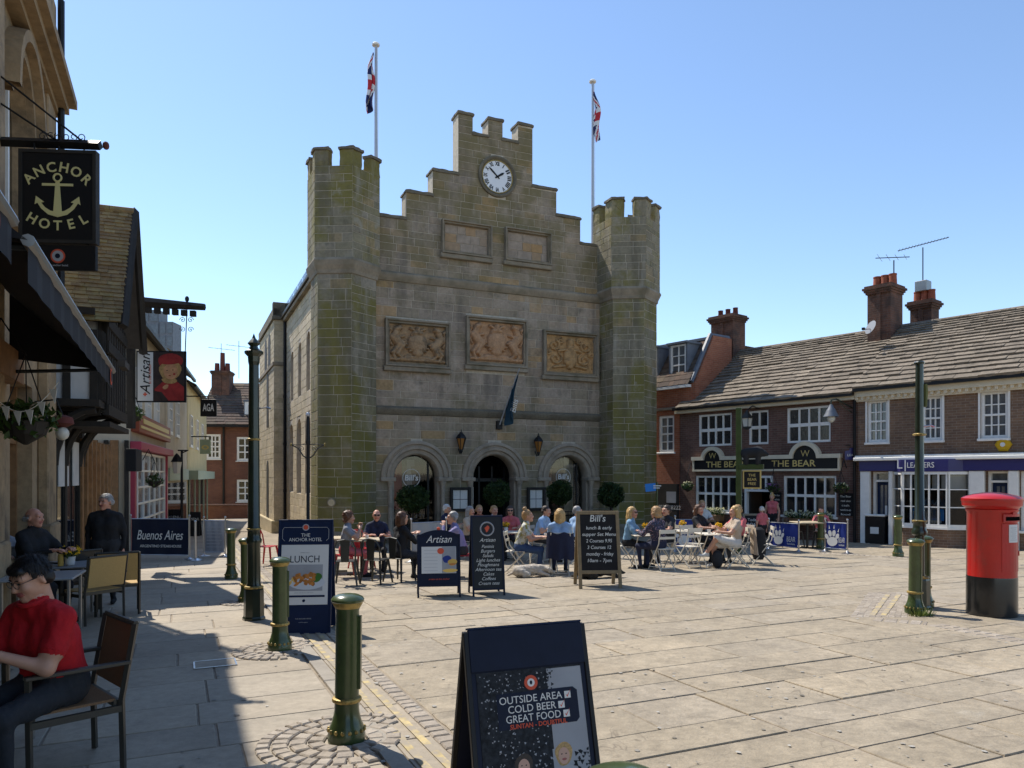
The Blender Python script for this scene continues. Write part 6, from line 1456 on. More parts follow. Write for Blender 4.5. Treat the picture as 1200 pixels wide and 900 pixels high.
MB().ell((0, 0, 0), (.10, .10, .11), 12, 8).build('globe', 'milk_glass', gl, smooth=True); MB().lathe([(.06, .10), (.17, .16), (.15, .26), (.05, .30)], 12).build('pot_shade', 'terracotta_dark', gl, smooth=True); MB().tube([(0, 0, .3), (-.1, 0, .55), (-.55, 0, .5)], .015, 5).build('arm', 'black', gl)
# ------------------------------------------------------------------ street furniture
def make_bollard():
    e = thing('bollard', 'x', 'bollard')
    MB().lathe([(.125, 0), (.128, .05), (.122, .07), (.118, .10), (.10, .14), (.088, .19), (.084, .22), (.083, .27)], 24).build('foot', 'green_paint', e, smooth=True)
    b = MB()
    for i in range(16): a = i * math.pi / 8; b.ell((.121 * math.cos(a), .121 * math.sin(a), .085), (.014, .014, .016), 6, 5)
    b.build('studded_band', 'gold', e)
    MB().lathe([(.083, .268), (.098, .275), (.102, .287), (.098, .299), (.083, .305)], 24).build('collar', 'gold', e, smooth=True)
    b = MB(); b.lathe([(.082, .30), (.079, .90), (.084, .915)], 24); b.box(.062, .096, -.022, .022, .36, .86); b.build('shaft', 'green_paint', e, smooth=True)
    b = MB(); b.lathe([(.082, .912), (.088, .92), (.102, .945), (.104, .958)], 24)
    b.build('fluted_neck', 'gold', e, smooth=True)
    MB().lathe([(.104, .955), (.112, .962), (.113, .975), (.10, .992), (.07, 1.006), (.03, 1.013), (.0, 1.015)], 24).build('cap', 'green_paint', e, smooth=True); return e
bol = make_bollard()
bspots = [((406, 868), 'green and gold bollard in a ring of setts, nearest on the left', 0), ((328, 762), 'green and gold bollard in front of the blue lunch board', .3), ((289, 706), 'green bollard half hidden behind the left lamp post', .8), ((271, 678), 'green bollard furthest along the left pavement edge', 1.2), ((369, 668), 'green bollard showing just behind the blue lunch board', .5), ((1072, 719), 'mossy green bollard in front of the right lamp post', .2), ((1083, 711), 'green bollard hidden behind the right lamp post', .9), ((1052.5, 652), 'green bollard before the shop bay window', .1), ((962, 643), 'small green bollard between the two blue paw banners', .7)]
for i, ((px, py), lab, rz) in enumerate(bspots):
    o = bol if i == 0 else copy_tree(bol); o.location = G(px, py); o.rotation_euler = (rnd.uniform(-.012, .012), rnd.uniform(-.012, .012), rz); tag(o, lab, 'bollard', 'green cast iron bollards')
o = copy_tree(bol); o.location = at(730, 1.9) + Vector((0, 0, -.015)); o.rotation_euler = (0, 0, 1); tag(o, 'green bollard cap just showing at the bottom edge of the picture', 'bollard', 'green cast iron bollards')

def lamp_post(lab, px, py, ytop, finial, k=1.0):
    p = G(px, py); e = thing('lamp_post', lab, 'lamp post', p, .2, 'cut down lamp posts'); H = zz(ytop, p.y) - p.z
    b = MB(); b.lathe([(.150, 0), (.150, .03), (.135, .05), (.128, .40), (.12, .43)], 8); b.build('plinth', 'green_dark', e)
    MB().lathe([(.12, .425), (.128, .44), (.12, .455), (.10, .46)], 16).build('gilt_ring', 'gold', e)
    top = H - .42 if finial else H - .02
    b = MB(); b.lathe([(.10 * k, .45), (.088 * k, .5), (.084 * k, 1.02), (.10, 1.04), (.105, 1.08), (.085, 1.12), (.08, 1.2), (.095, 1.22), (.08 * k, 1.26), (.072 * k, 2.4), (.065 * k, top)], 12); b.build('shaft', 'green_dark', e, smooth=True)
    MB().lathe([(.078, 1.215), (.098, 1.222), (.098, 1.235), (.078, 1.24)], 16).build('gilt_ring', 'gold', e); MB().lathe([(.070, 2.42), (.088, 2.43), (.088, 2.445), (.07, 2.455)], 16).build('gilt_ring', 'gold', e)
    if finial: MB().lathe([(.065, top), (.075, top + .05), (.08, top + .12), (.12, top + .16), (.125, top + .19), (.07, top + .22), (.05, top + .26), (.085, top + .30), (.06, top + .33), (.025, top + .37), (.0, top + .44)], 8).build('finial', 'green_dark', e)
    else:
        MB().lathe([(.066, top), (.07, top + .02), (.05, top + .04)], 10).build('cap', 'green_dark', e)
        MB().tube([(.07, -.02, H - .62), (.085, -.02, H - .4), (.07, -.02, H - .3)], .03, 6).build('bracket_stub', 'green_mossy', e)
    MB().tube([(.06, 0, H * .74), (.17, -.02, H * .745), (.22, -.02, H * .74)], .012, 5).build('side_stub', 'steel', e)
    return e
lamp_post('tall dark lamp post with crown finial on the left pavement', 297.5, 726, 392, True)
lamp_post('lamp post without a lantern standing left of the red post box', 1077.5, 713, 425, False, .78)
# grass tuft at its foot
p = G(1080, 722); b = MB()
for i in range(130):
    a, r_ = rnd.random() * 6.3, rnd.random() * .16; h = .06 + .10 * rnd.random(); q = Vector((r_ * math.cos(a), r_ * math.sin(a) * .7, 0)); d = Vector((math.cos(a), math.sin(a), 0)) * h * .6; s = Vector((-math.sin(a), math.cos(a), 0)) * .008
    b.add([q - s, q + s, q + d + Vector((0, 0, h))], [(0, 1, 2)])
o = b.build('grass_tuft', 'grass'); o.location = p; tag(o, kind='stuff')
# four-armed lamp standard by the hall
p = at(361, 23.0); e = thing('lamp_standard', 'slim black standard with scrolled side arms before the hall side wall', 'lamp standard', p, 0); H = zz(488, 23) - p.z
MB().lathe([(.09, 0), (.09, .4), (.055, .45), (.05, H - .9), (.075, H - .8), (.06, H - .7), (.045, H)], 10).build('column', 'black', e, smooth=True)
MB().ell((0, 0, H + .06), (.07, .07, .08), 8, 6).build('ball', 'grey_pole', e)
for s in (-1, 1):
    zt_ = zz(521, 23) - p.z; MB().tube([(0, 0, zt_ - .45), (s * .15, 0, zt_ - .35), (s * .3, 0, zt_ - .12), (s * .52, 0, zt_)], .022, 6).build('side_arm', 'bronze', e, smooth=True)
    MB().tube([(0, 0, zt_), (s * .52, 0, zt_)], .012, 5).build('tie_bar', 'black', e); MB().ell((s * .52, 0, zt_), (.035, .035, .05), 6, 5).build('arm_knob', 'gold', e)
    MB().tube([(s * (.2 + .09 * (1 - i / 14) * math.cos(i * .7)), 0, zt_ - .13 + .09 * (1 - i / 14) * math.sin(i * .7)) for i in range(14)], .01, 4).build('scroll', 'bronze', e)
# pub sign post with carved bear
dB = 19.5; p = at(866, dB); e = thing('pub_sign_post', 'green square post carrying a carved bear and small framed board', 'sign post', p, R(-25)); H = zz(478, dB) - p.z
b = MB(); b.box(-.07, .07, -.07, .07, 0, H); b.build('post', 'green_paint', e, bevel=.01)
zb_ = zz(545, dB) - p.z; MB().box(.0, .62, -.09, .09, zb_ - .12, zb_ + .02).build('shelf', 'green_paint', e, bevel=.01)
b = MB(); b.box(.1, .56, -.02, .02, zb_ - .62, zb_ - .14); b.build('hanging_board', 'gold_letter', e); MB().box(.135, .525, -.03, .03, zb_ - .585, zb_ - .175).build('board_face', 'black', e)
for i, s in enumerate(('THE', 'BEAR', 'FREE')): text(s, .10, 'gold_letter', e, front(.33, -.032, zb_ - .27 - i * .11))
def sdf_bear(): return [((.14, 0, .30), (.46, 0, .33), .13, .15), ((.46, 0, .34), (.60, 0, .30), .11, .085), ((.6, 0, .29), (.68, 0, .27), .06, .045), ((.16, .07, .25), (.15, .07, .04), .07, .055), ((.16, -.07, .25), (.17, -.07, .04), .07, .055), ((.46, .07, .25), (.47, .07, .04), .065, .05), ((.46, -.07, .25), (.45, -.07, .04), .065, .05), ((.56, .06, .38), (.56, .07, .41), .03, .02), ((.56, -.06, .38), (.56, -.07, .41), .03, .02)]
BEAR = (e, zb_)
# blue notice on a thin post
p = at(770, 21.5); e = thing('blue_sign', 'small blue sign on a thin post right of the hall', 'sign', p, R(-15)); H = zz(565, 21.5) - p.z
MB().cyl((0, 0, 0), (0, 0, H), .03, n=8).build('post', 'green_paint', e); MB().box(-.15, .15, -.045, -.03, H - .26, H - .03).build('plate', 'bluesign', e, M=Matrix.Rotation(R(-6), 4, 'Y'))
MB().box(-.1, .12, -.05, -.047, H - .12, H - .09).build('line', 'letter_white', e); MB().box(-.1, .08, -.05, -.047, H - .18, H - .155).build('line', 'letter_white', e)

# red pillar box
p = G(1162, 720); pbx = thing('post_box', 'red cylindrical post box with black base at the right edge', 'post box', p, R(-18)); rb = .29
MB().lathe([(rb + .005, -.02), (rb + .006, .02), (rb + .004, .50), (rb + .002, .515)], 40).build('base', 'box_black', pbx, smooth=True)
MB().lathe([(rb, .51), (rb - .002, 1.36), (rb + .012, 1.38), (rb + .014, 1.40), (rb, 1.41)], 40).build('body', 'postbox_red', pbx, smooth=True)
MB().lathe([(rb, 1.40), (rb + .03, 1.43), (rb + .055, 1.45), (rb + .058, 1.50), (rb + .065, 1.51), (rb + .062, 1.545), (rb + .03, 1.57), (rb - .08, 1.60), (.1, 1.62), (.0, 1.625)], 40).build('cap', 'postbox_red', pbx, smooth=True)
def on_cyl(x, z, w, h, dep, nm, mat, r_=rb, n=6):
    b = MB(); vs = []
    for k in range(n + 1):
        a = (x - w / 2 + w * k / n) / r_
        for (rr, zq) in ((r_ - .01, z), (r_ + dep, z), (r_ + dep, z + h), (r_ - .01, z + h)): vs.append((rr * math.sin(a), -rr * math.cos(a), zq))
    b.add(vs, [(k * 4 + j, k * 4 + (j + 1) % 4, (k + 1) * 4 + (j + 1) % 4, (k + 1) * 4 + j) for k in range(n) for j in range(4)] + [(0, 1, 2, 3), (n * 4 + 3, n * 4 + 2, n * 4 + 1, n * 4)])
    return b.build(nm, mat, pbx)
on_cyl(.20, 1.245, .30, .10, .018, 'slot_hood', 'postbox_red'); on_cyl(.20, 1.262, .24, .05, .022, 'slot', 'void'); on_cyl(.20, .98, .155, .23, .012, 'collection_plate', 'sticker'); on_cyl(.20, 1.34, .06, .03, .02, 'tablet', 'postbox_red')
for i in range(7): on_cyl(.20, 1.01 + i * .026, .11 - .03 * (i % 2), .006, .0135, 'print_line', 'letter_grey')
on_cyl(.20, .60, .32, .62, .006, 'door', 'postbox_red'); on_cyl(.375, .80, .02, .06, .016, 'lock', 'postbox_red')

# ---- A-boards
def a_board(lab, px, py, wpx, hpx, rz, frame, spread=.32, nm='a_board', frame_w=.045, inset=.02, legs=.0, d=None, back=True, grp='pavement boards', wm=None, hm=None):
    p = G(px, py) if d is None else at(px, d)
    W2 = wm or wpx / FPX * p.y; Hh = hm or hpx / FPX * p.y
    e = thing(nm, lab, 'pavement board', p, rz, grp); tilt = math.atan2(spread / 2, Hh)
    L = Hh / math.cos(tilt); out = []
    for s in ((-1, 1) if back else (-1,)):
        T = T3(0, s * spread / 2, 0) @ (RZ(math.pi) if s > 0 else Matrix.Identity(4)) @ Matrix.Rotation(-tilt, 4, 'X')
        pn = link('front_panel' if s < 0 else 'rear_panel', None, e, T); h = W2 / 2
        MB().box(-h + frame_w * .5, h - frame_w * .5, -.008, .008, legs, L - .01).build('panel', frame[1], pn)
        for (nm2, q) in (('stile', (-h, -h + frame_w, 0, L)), ('stile', (h - frame_w, h, 0, L)), ('top_rail', (-h + frame_w, h - frame_w, L - frame_w, L)), ('bottom_rail', (-h + frame_w, h - frame_w, legs, legs + frame_w))):
            MB().box(q[0], q[1], -.016, .016, q[2], q[3]).build(nm2, frame[0], pn, bevel=.003)
        out.append(pn)
    return e, out[0], W2, L
def ptext(pn, s, size, mat, x, z, y=-.0105, **k): return text(s, size, mat, pn, front(x, y, z), ext=.001, **k)
# nearest board
e, pn, W2, L = a_board('black framed pavement board listing cold beer and great food in the foreground', 615, 0, 0, 0, R(21), ('black', 'navy'), d=4.22, wm=.74, hm=.93, spread=.5, frame_w=.028)
MB().box(-.345, .345, -.02, .0, L - .22, L + .012).build('header', 'navy', pn, bevel=.004); MB().box(-.345, .345, -.02, .022, L + .012, L + .022).build('header_cap', 'navy_board', pn)
MB().box(-.315, .315, -.0115, -.008, .02, L - .225).build('poster', 'poster_dark', pn)
MB().box(.10, .312, -.0118, -.0115, .30, L - .235).build('poster_sky', 'poster_grey', pn); MB().box(.09, .312, -.0118, -.0115, .03, .30).build('poster_path', 'poster_grey', pn)
b = leaves((0, 0, 0), (1, 1, 1), 0, .1)
def speckle(par, x0, x1, z0, z1, n, s, mat, y):
    b = MB()
    for i in range(n):
        x, z = rnd.uniform(x0, x1), rnd.uniform(z0, z1); q = s * rnd.uniform(.4, 1.3); a = rnd.random() * 3
        b.add([(x + q * math.cos(a + k * 2.1), y, z + q * math.sin(a + k * 2.1)) for k in range(3)], [(2, 1, 0)])
    o = b.build('foliage_print', mat, par); tag(o, kind='stuff')
speckle(pn, -.30, .10, .40, L - .24, 170, .006, 'letter_grey', -.0122); speckle(pn, -.12, .14, L - .40, L - .235, 100, .010, 'poster_dark', -.0123); speckle(pn, -.3, .10, .05, .38, 140, .007, 'letter_grey', -.0122); speckle(pn, .22, .31, .06, .28, 60, .014, 'poster_dark', -.0122)
MB().prism([(-.21, L - .535), (.255, L - .535), (.275, L - .515), (.275, L - .365), (.25, L - .345), (-.21, L - .345)], -.0128, -.0124).build('text_panel', 'navy', pn)
T = front(.0, -.0128, L - .30); MB().lathe([(.040, 0), (.040, .001)], 24, T=T).build('roundel', 'orange_red', pn); MB().lathe([(.022, .001), (.022, .002)], 20, T=T).build('roundel_centre', 'letter_white', pn); MB().ell((0, 0, .002), (.008, .012, .001), 10, 6, T=T).build('roundel_mark', 'navy', pn)
for s, z, xr, tx in (('OUTSIDE AREA', L - .385, .195, .245), ('COLD BEER', L - .435, .152, .20), ('GREAT FOOD', L - .485, .178, .225)):
    ptext(pn, s, .056, 'letter_white', xr - .015, z, -.013, align='RIGHT', width={'OUTSIDE AREA': .375, 'COLD BEER': .285, 'GREAT FOOD': .325}[s])
    MB().box(xr, xr + .038, -.0135, -.0128, z - .019, z + .019).build('tick_box', 'letter_white', pn)
    b = MB(); b.prism([(xr + .008, z + .002), (xr + .017, z - .014), (xr + .042, z + .028), (xr + .017, z - .004)], -.0142, -.0136); b.build('tick', 'orange_red', pn)
ptext(pn, 'SUNTAN - DOUBTFUL', .034, 'orange_red', .025, L - .524, -.0135, width=.34, bold=.02)
for (x, hm) in ((-.085, 'hair_dark'), (.155, 'hair_blonde')):
    zz0 = L - .735 if x < 0 else L - .705
    blob('printed_hair', hm, x, zz0 + .01, .052, .062, -.0128, pn); blob('printed_face', 'skin_pale', x, zz0, .033, .044, -.0132, pn, wob=.02); blob('printed_mouth', 'lips', x, zz0 - .018, .014, .007, -.0136, pn)
    blob('printed_dress', 'letter_grey', x, zz0 - .13, .09, .08, -.0126, pn)
    for s in (-1, 1): blob('printed_eye', 'eye_dark', x + s * .013, zz0 + .010, .005, .003, -.0136, pn)
# LUNCH board
e, pn, W2, L = a_board('tall navy pavement board with a white lunch poster of fried food', 359, 738, 62, 129, R(6), ('navy_board', 'navy_board'), spread=.5, frame_w=.02)
hw = W2 / 2
MB().box(-hw + .045, hw - .045, -.014, -.009, L * .25, L * .775).build('poster', 'sticker', pn)
T = front(0, -.012, L * .93); MB().lathe([(.042, 0), (.042, .002)], 20, T=T).build('roundel', 'letter_grey', pn); MB().lathe([(.030, .002), (.030, .003)], 20, T=T).build('roundel_centre', 'orange_red', pn)
b = MB(); b.tube([(-.05, -.012, L * .93), (-hw + .07, -.012, L * .93), (-hw + .05, -.012, L * .91), (-hw + .05, -.012, L * .83), (-hw + .08, -.012, L * .81)], .003, 4); b.tube([(.05, -.012, L * .93), (hw - .07, -.012, L * .93), (hw - .05, -.012, L * .91), (hw - .05, -.012, L * .83), (hw - .08, -.012, L * .81)], .003, 4); b.build('border', 'letter_grey', pn)
ptext(pn, 'THE', .06, 'letter_white', 0, L * .86); ptext(pn, 'ANCHOR HOTEL', .06, 'letter_white', 0, L * .82, width=.40)
ptext(pn, 'SERVED DAILY', .018, 'letter_grey', 0, L * .705, -.015); ptext(pn, 'LUNCH', .12, 'navy', 0, L * .645, -.015, width=.35)
MB().box(-hw + .12, hw - .11, -.0155, -.0142, L * .37, L * .60).build('food_photo', 'poster_grey', pn); zf = L * .47
blob('plate', 'plate', .03, zf - .04, .22, .085, -.0165, pn, wob=.0); blob('greens', 'food_green', .15, zf + .02, .06, .055, -.0178, pn, wob=.15)
rr = random.Random(5)
for i in range(26): blob('fried_piece', 'food_orange', .0 + rr.uniform(-.12, .12), zf + rr.uniform(-.055, .07), rr.uniform(.02, .045), rr.uniform(.014, .028), -.0172 - i * .0001, pn, 8, rr.random() * 3, .12, i)
for i in range(6): blob('chip', 'food_yellow', -.16 + rr.uniform(-.04, .04), zf + rr.uniform(-.06, .02), .03, .012, -.0172 - i * .0001, pn, 6, rr.random() * 3)
MB().box(-hw + .08, hw - .08, -.0155, -.0142, L * .315, L * .333).build('rule', 'navy_board', pn); ptext(pn, 'please ask for our full menu', .02, 'letter_grey', 0, L * .355, -.015); blob('small_mark', 'navy_board', 0, L * .285, .018, .018, -.0152, pn)
ptext(pn, 'THE ANCHOR HOTEL', .02, 'letter_grey', 0, L * .13); ptext(pn, 'market square', .018, 'letter_grey', 0, L * .10)
# Artisan board with arched head
e, pn, W2, L = a_board('short navy board with burger poster and arched head by the cafe tables', 514, 698, 50, 72, R(8), ('navy', 'navy'), spread=.45, frame_w=.03, legs=.18)
hw = W2 / 2; b = MB(); b.prism([(-hw, L - .02)] + [(-hw + W2 * i / 12, L - .02 + .09 * math.sin(math.pi * i / 12)) for i in range(1, 12)] + [(hw, L - .02)], -.012, .012); b.build('arched_head', 'navy', pn)
ptext(pn, 'Artisan', .17, 'letter_white', 0, L - .09, -.017, shear=.4, width=.42); MB().box(-hw + .07, hw - .07, -.014, -.009, L * .38, L * .80).build('poster', 'sticker', pn)
for i in range(7): MB().box(-hw + .11, -.02, -.0155, -.0145, L * .74 - i * .055, L * .745 - i * .055).build('print_line', 'letter_grey', pn)
T_ = hw - .2; MB().box(T_ - .1, hw - .075, -.0152, -.0142, L * .385, L * .795).build('food_photo', 'poster_grey', pn)
blob('red_spot', 'orange_red', T_ - .12, L * .73, .055, .05, -.0165, pn, wob=0); blob('blue_bag', 'blue_banner', T_ - .02, L * .60, .07, .06, -.016, pn); blob('bun', 'food_yellow', T_ + .07, L * .55, .075, .055, -.0165, pn); blob('filling', 'food_orange', T_ + .07, L * .52, .06, .018, -.017, pn); blob('board_print', 'food_yellow', T_ + .03, L * .42, .12, .03, -.0158, pn)
ptext(pn, 'artisan at the anchor', .04, 'orange_red', 0, L * .29, -.011, shear=.3)
MB().ell((0, -.0, L + .09), (.03, .02, .03), 8, 6).build('top_knob', 'orange_red', pn)
# tall Artisan menu
e, pn, W2, L = a_board('tall narrow black board with chalk menu and red emblem', 570, 696, 38, 92, R(12), ('navy', 'black'), spread=.5, frame_w=.03, legs=.1)
b = MB(); b.tube([(.11 * math.cos(i * .3142), -.012, L * .83 + .11 * math.sin(i * .3142)) for i in range(20)], .012, 4, closed=True); b.build('emblem_ring', 'letter_grey', pn); blob('emblem_cross', 'orange_red', 0, L * .83, .035, .05, -.012, pn, wob=.3)
ptext(pn, 'Artisan', .09, 'chalk', 0, L * .69, shear=.4)
for i, s in enumerate(('Paninis', 'Burgers', 'Salads', 'Light lunches', 'Ploughmans', 'Afternoon tea', 'Cakes', 'Coffees', 'Cream teas')): ptext(pn, s, .075, 'chalk', 0, L * .61 - i * .075, shear=.3)
# wooden chalkboard
e, pn, W2, L = a_board('wooden framed chalkboard with handwritten set menu in front of the white tables', 700, 687, 50, 88, R(4), ('oak', 'chalkboard'), spread=.62, frame_w=.06, legs=.26)
for i, (s, z, w) in enumerate((("Bill's", .17, .28), ('lunch & early', .085, .46), ('supper Set Menu', .085, .6), ('2 Courses 9.95', .085, .46), ('3 Courses 12', .085, .42), ('monday - friday', .085, .48), ('10am - 7pm', .085, .42))):
    ptext(pn, s, z, 'chalk', rnd.uniform(-.01, .01), L * .90 - (0 if i == 0 else .05) - i * .115, width=w, shear=.15, bold=.008)
# slate board at the pub
e, pn, W2, L = a_board('grey framed chalk board standing outside the pub doorway', 883, 638, 24, 36, R(-14), ('trim_stone', 'chalkboard'), spread=.4, frame_w=.06)
for i in range(5): ptext(pn, ('Todays', 'ROAST', 'BEEF', '8.95', 'Pimms')[i], .12, 'chalk', 0, L * .8 - i * .14)
e, pn, W2, L = a_board('small chalkboard in a pale frame among the pub tables', 831, 642, 15, 32, R(-10), ('oak', 'chalkboard'), spread=.3, frame_w=.04)
for i in range(3): ptext(pn, ('Pub', 'Food', 'Now')[i], .1, 'chalk', 0, L * .8 - i * .14)
for px, py, w, h, lab in ((206, 627, 16, 30, 'small dark board before the pale green shop'), (229, 628, 12, 28, 'narrow dark board at the pavement end'),):
    e, pn, W2, L = a_board(lab, px, py, w, h, R(10), ('black', 'chalkboard'), spread=.4, frame_w=.05); ptext(pn, 'MENU', .15, 'chalk', 0, L * .7)
# barrier banners
def barrier(lab, px0, px1, ybase, ytop, mat, rz=None, d=None, kind='', grp='cafe barriers', dd=0.0):
    p, q = (G(px0, ybase), G(px1, ybase)) if d is None else (at(px0, d), at(px1, d + dd)); w = (q - p).to_2d().length; rz = math.atan2(q.y - p.y, q.x - p.x); H = zz(ytop, p.y) - p.z
    e = thing('barrier_banner', lab, 'barrier', p, rz, grp)
    for x in (0, w):
        MB().cyl((x, 0, 0), (x, 0, H + .05), .02, n=8).build('post', 'steel', e, smooth=True); MB().lathe([(.16, 0), (.16, .02), (.05, .05), (.02, .08)], 14, T=T3(x, 0, 0)).build('foot', 'steel', e, smooth=True); MB().ell((x, 0, H + .07), (.03, .03, .03), 8, 6).build('knob', 'steel', e)
    for z in (.12, H - .02): MB().cyl((0, 0, z), (w, 0, z), .012, n=6).build('rail', 'steel', e)
    b = MB(); n = 16; vs = []
    for j in range(5):
        for i in range(n + 1): vs.append((.03 + (w - .06) * i / n, .012 * math.sin(i * 1.1 + j * .7), .13 + (H - .16) * j / 4))
    b.add(vs, [(j * (n + 1) + i, j * (n + 1) + i + 1, (j + 1) * (n + 1) + i + 1, (j + 1) * (n + 1) + i) for j in range(4) for i in range(n)]); b.build('banner', mat, e, smooth=True)
    if kind == 'bear':
        k = H * .30; c = (w * .34, H * .47)
        for (x, z, rx, rz_, ro) in ((0, -.35, .62, .5, 0), (-.62, .15, .2, .32, .5), (-.25, .5, .2, .36, .2), (.2, .55, .2, .36, -.1), (.58, .25, .19, .32, -.4)): blob('paw_mark', 'letter_white', c[0] + x * k, c[1] + z * k, rx * k, rz_ * k, -.02, e, 14, ro, .04)
        for (x, z, a) in ((-.75, .6, .3), (-.32, 1.0, .1), (.2, 1.05, -.05), (.66, .7, -.3)): b = MB(); b.prism([(-.07 * k, 0), (.07 * k, 0), (0, .45 * k)], -.02, -.018, T=T3(c[0] + x * k, 0, c[1] + z * k) @ Matrix.Rotation(-a, 4, 'Y')); b.build('claw_mark', 'letter_white', e)
        text('BEAR', .2, 'letter_white', e, front(w * .76, -.02, H * .42), width=w * .28); text('horsham', .08, 'letter_white', e, front(w * .76, -.02, H * .27), width=w * .24)
    elif kind == 'steak':
        text('Buenos Aires', .36, 'letter_white', e, front(w * .5, -.02, H * .58), shear=.3, width=w * .78); text('ARGENTINO STEAKHOUSE', .10, 'letter_white', e, front(w * .52, -.02, H * .32), width=w * .70)
    elif kind == 'print':
        for i in range(7): MB().box(w * .15, w * (.85 - .1 * (i % 2)), -.022, -.02, H * (.25 + i * .09), H * (.275 + i * .09)).build('print_line', 'letter_grey', e)
    return e
barrier('black barrier banner with white script lettering across the left pavement', 153, 222, 655, 607, 'navy', kind='steak')
barrier('grey printed barrier panel right of the black script banner', 239, 264, 652, 609, 'poster_grey', kind='print')
barrier('blue paw banner at the left end of the pub tables', 791, 819, 645, 608, 'blue_banner', d=20.0, kind='bear')
barrier('blue paw banner in the middle of the pub front', 901, 936, 640, 611, 'blue_banner', d=20.6, dd=-.8, kind='bear')
barrier('blue paw banner at the right end of the pub front', 967, 993, 640, 611, 'blue_banner', d=19.6, dd=-.5, kind='bear')
barrier('low grey canvas screen between the black chairs and hall door', 482, 523, 648, 612, 'table_grey', d=17.8, dd=.6)
p = G(229, 657); e = thing('barrier_post', 'chrome barrier post with disc base standing on the left pavement', 'barrier post', p); MB().cyl((0, 0, 0), (0, 0, .98), .03, n=10).build('post', 'steel', e, smooth=True); MB().lathe([(.2, 0), (.2, .02), (.05, .06)], 18).build('disc_base', 'steel', e, smooth=True); MB().ell((0, 0, 1.0), (.035, .035, .03), 8, 6).build('knob', 'steel', e)
# bin by the shop door
p = G(1028, 636.5); e = thing('litter_bin', 'black square litter bin with white sticker by the shop door', 'bin', p, QANG + R(8)); MB().box(-.28, .28, -.25, .25, 0, .82).build('body', 'box_black', e, bevel=.02); MB().box(-.30, .30, -.27, .27, .82, .88).build('lid', 'white_paint', e, bevel=.02); MB().box(-.12, .12, -.258, -.252, .3, .5).build('sticker', 'sticker', e)
# bay trees
for i, (px, py, d, lab) in enumerate(((484, 584, 21.8, 'clipped bay tree before the left arch'), (582, 579, 22.6, 'clipped bay tree before the middle arch doorway'), (655.5, 578, 23.2, 'clipped bay tree before the right arch'), (716, 580, 23.6, 'clipped bay tree beside the right turret'))):
    p = at(px, d); e = thing('bay_tree', lab, 'tree', p, 0, 'clipped bay trees'); zc = zz(py, d) - p.z; r_ = .42 if i != 0 else .44
    MB().cyl((0, 0, .4), (0, 0, zc), .035, .03, 8).build('trunk', 'dark_oak', e, smooth=True)
    b = MB(); MB
    leaves((0, 0, zc), (r_ * (1.15 if i == 0 else 1), r_, r_ * .92), 1900, .06, .6, b=b)
    for j in range(9): a_ = rnd.random() * 6.3; t_ = rnd.uniform(-.6, 1); leaves((r_ * .8 * math.cos(a_) * (1 - t_ * t_ * .6), r_ * .8 * math.sin(a_), zc + r_ * .75 * t_), (.16, .16, .15), 90, .06, .3, b=b); b.build('crown', 'leaf_dark', e)
    b = MB(); b.ell((0, 0, zc), (r_ * .55, r_ * .55, r_ * .5), 12, 8); b.build('inner_crown', 'leaf_dark', e)
    MB().box(-.22, .22, -.22, .22, 0, .45).build('planter', 'hotel_dark', e, bevel=.02)
# ------------------------------------------------------------------ bodies (signed distance -> surface nets)
def sdf_mesh(prims, res, k=.03, pad=.05):
    """prims: (a, b, ra, rb, mat) round cones or ('e', c, r, mat) ellipsoids; returns verts, quads, mat index"""
    lo = np.array([1e9] * 3); hi = -lo
    for p in prims:
        if p[0] == 'e': c, r_ = np.array(p[1]), np.array(p[2]); lo = np.minimum(lo, c - r_); hi = np.maximum(hi, c + r_)
        else:
            for q, r_ in ((p[0], p[2]), (p[1], p[3])): q = np.array(q); lo = np.minimum(lo, q - r_); hi = np.maximum(hi, q + r_)
    lo -= pad; hi += pad; n = np.ceil((hi - lo) / res).astype(int) + 1
    ax = [lo[i] + res * np.arange(n[i]) for i in range(3)]
    D = np.full(n, 10.0); B = np.full(n, 10.0); O = np.zeros(n, int)
    for p in prims:
        if p[0] == 'e': c, r_ = np.array(p[1]), np.array(p[2]); l, h = c - r_, c + r_; m = p[3]
        else: a, b_ = np.array(p[0], float), np.array(p[1], float); l = np.minimum(a - p[2], b_ - p[3]); h = np.maximum(a + p[2], b_ + p[3]); m = p[4]
        mg = .10
        i0 = np.maximum(((l - mg - lo) / res).astype(int), 0); i1 = np.minimum(((h + mg - lo) / res).astype(int) + 2, n)
        s = tuple(slice(i0[i], i1[i]) for i in range(3))
        X, Y, Zz = np.meshgrid(ax[0][s[0]], ax[1][s[1]], ax[2][s[2]], indexing='ij')
        if p[0] == 'e':
            x, y, z = X - c[0], Y - c[1], Zz - c[2]; k0 = np.sqrt((x / r_[0]) ** 2 + (y / r_[1]) ** 2 + (z / r_[2]) ** 2); k1 = np.sqrt((x / r_[0] ** 2) ** 2 + (y / r_[1] ** 2) ** 2 + (z / r_[2] ** 2) ** 2) + 1e-9
            d = k0 * (k0 - 1) / k1
        else:
            ab = b_ - a; L2 = max(1e-12, float(ab @ ab)); t = np.clip(((X - a[0]) * ab[0] + (Y - a[1]) * ab[1] + (Zz - a[2]) * ab[2]) / L2, 0, 1)
            d = np.sqrt((X - a[0] - ab[0] * t) ** 2 + (Y - a[1] - ab[1] * t) ** 2 + (Zz - a[2] - ab[2] * t) ** 2) - (p[2] + (p[3] - p[2]) * t)
        o = D[s]; hh = np.clip(.5 + .5 * (o - d) / k, 0, 1); D[s] = o * (1 - hh) + d * hh - k * hh * (1 - hh)
        bs = B[s]; mk = d < bs; B[s] = np.where(mk, d, bs); O[s] = np.where(mk, m, O[s])
    return nets(D, O, lo, res)
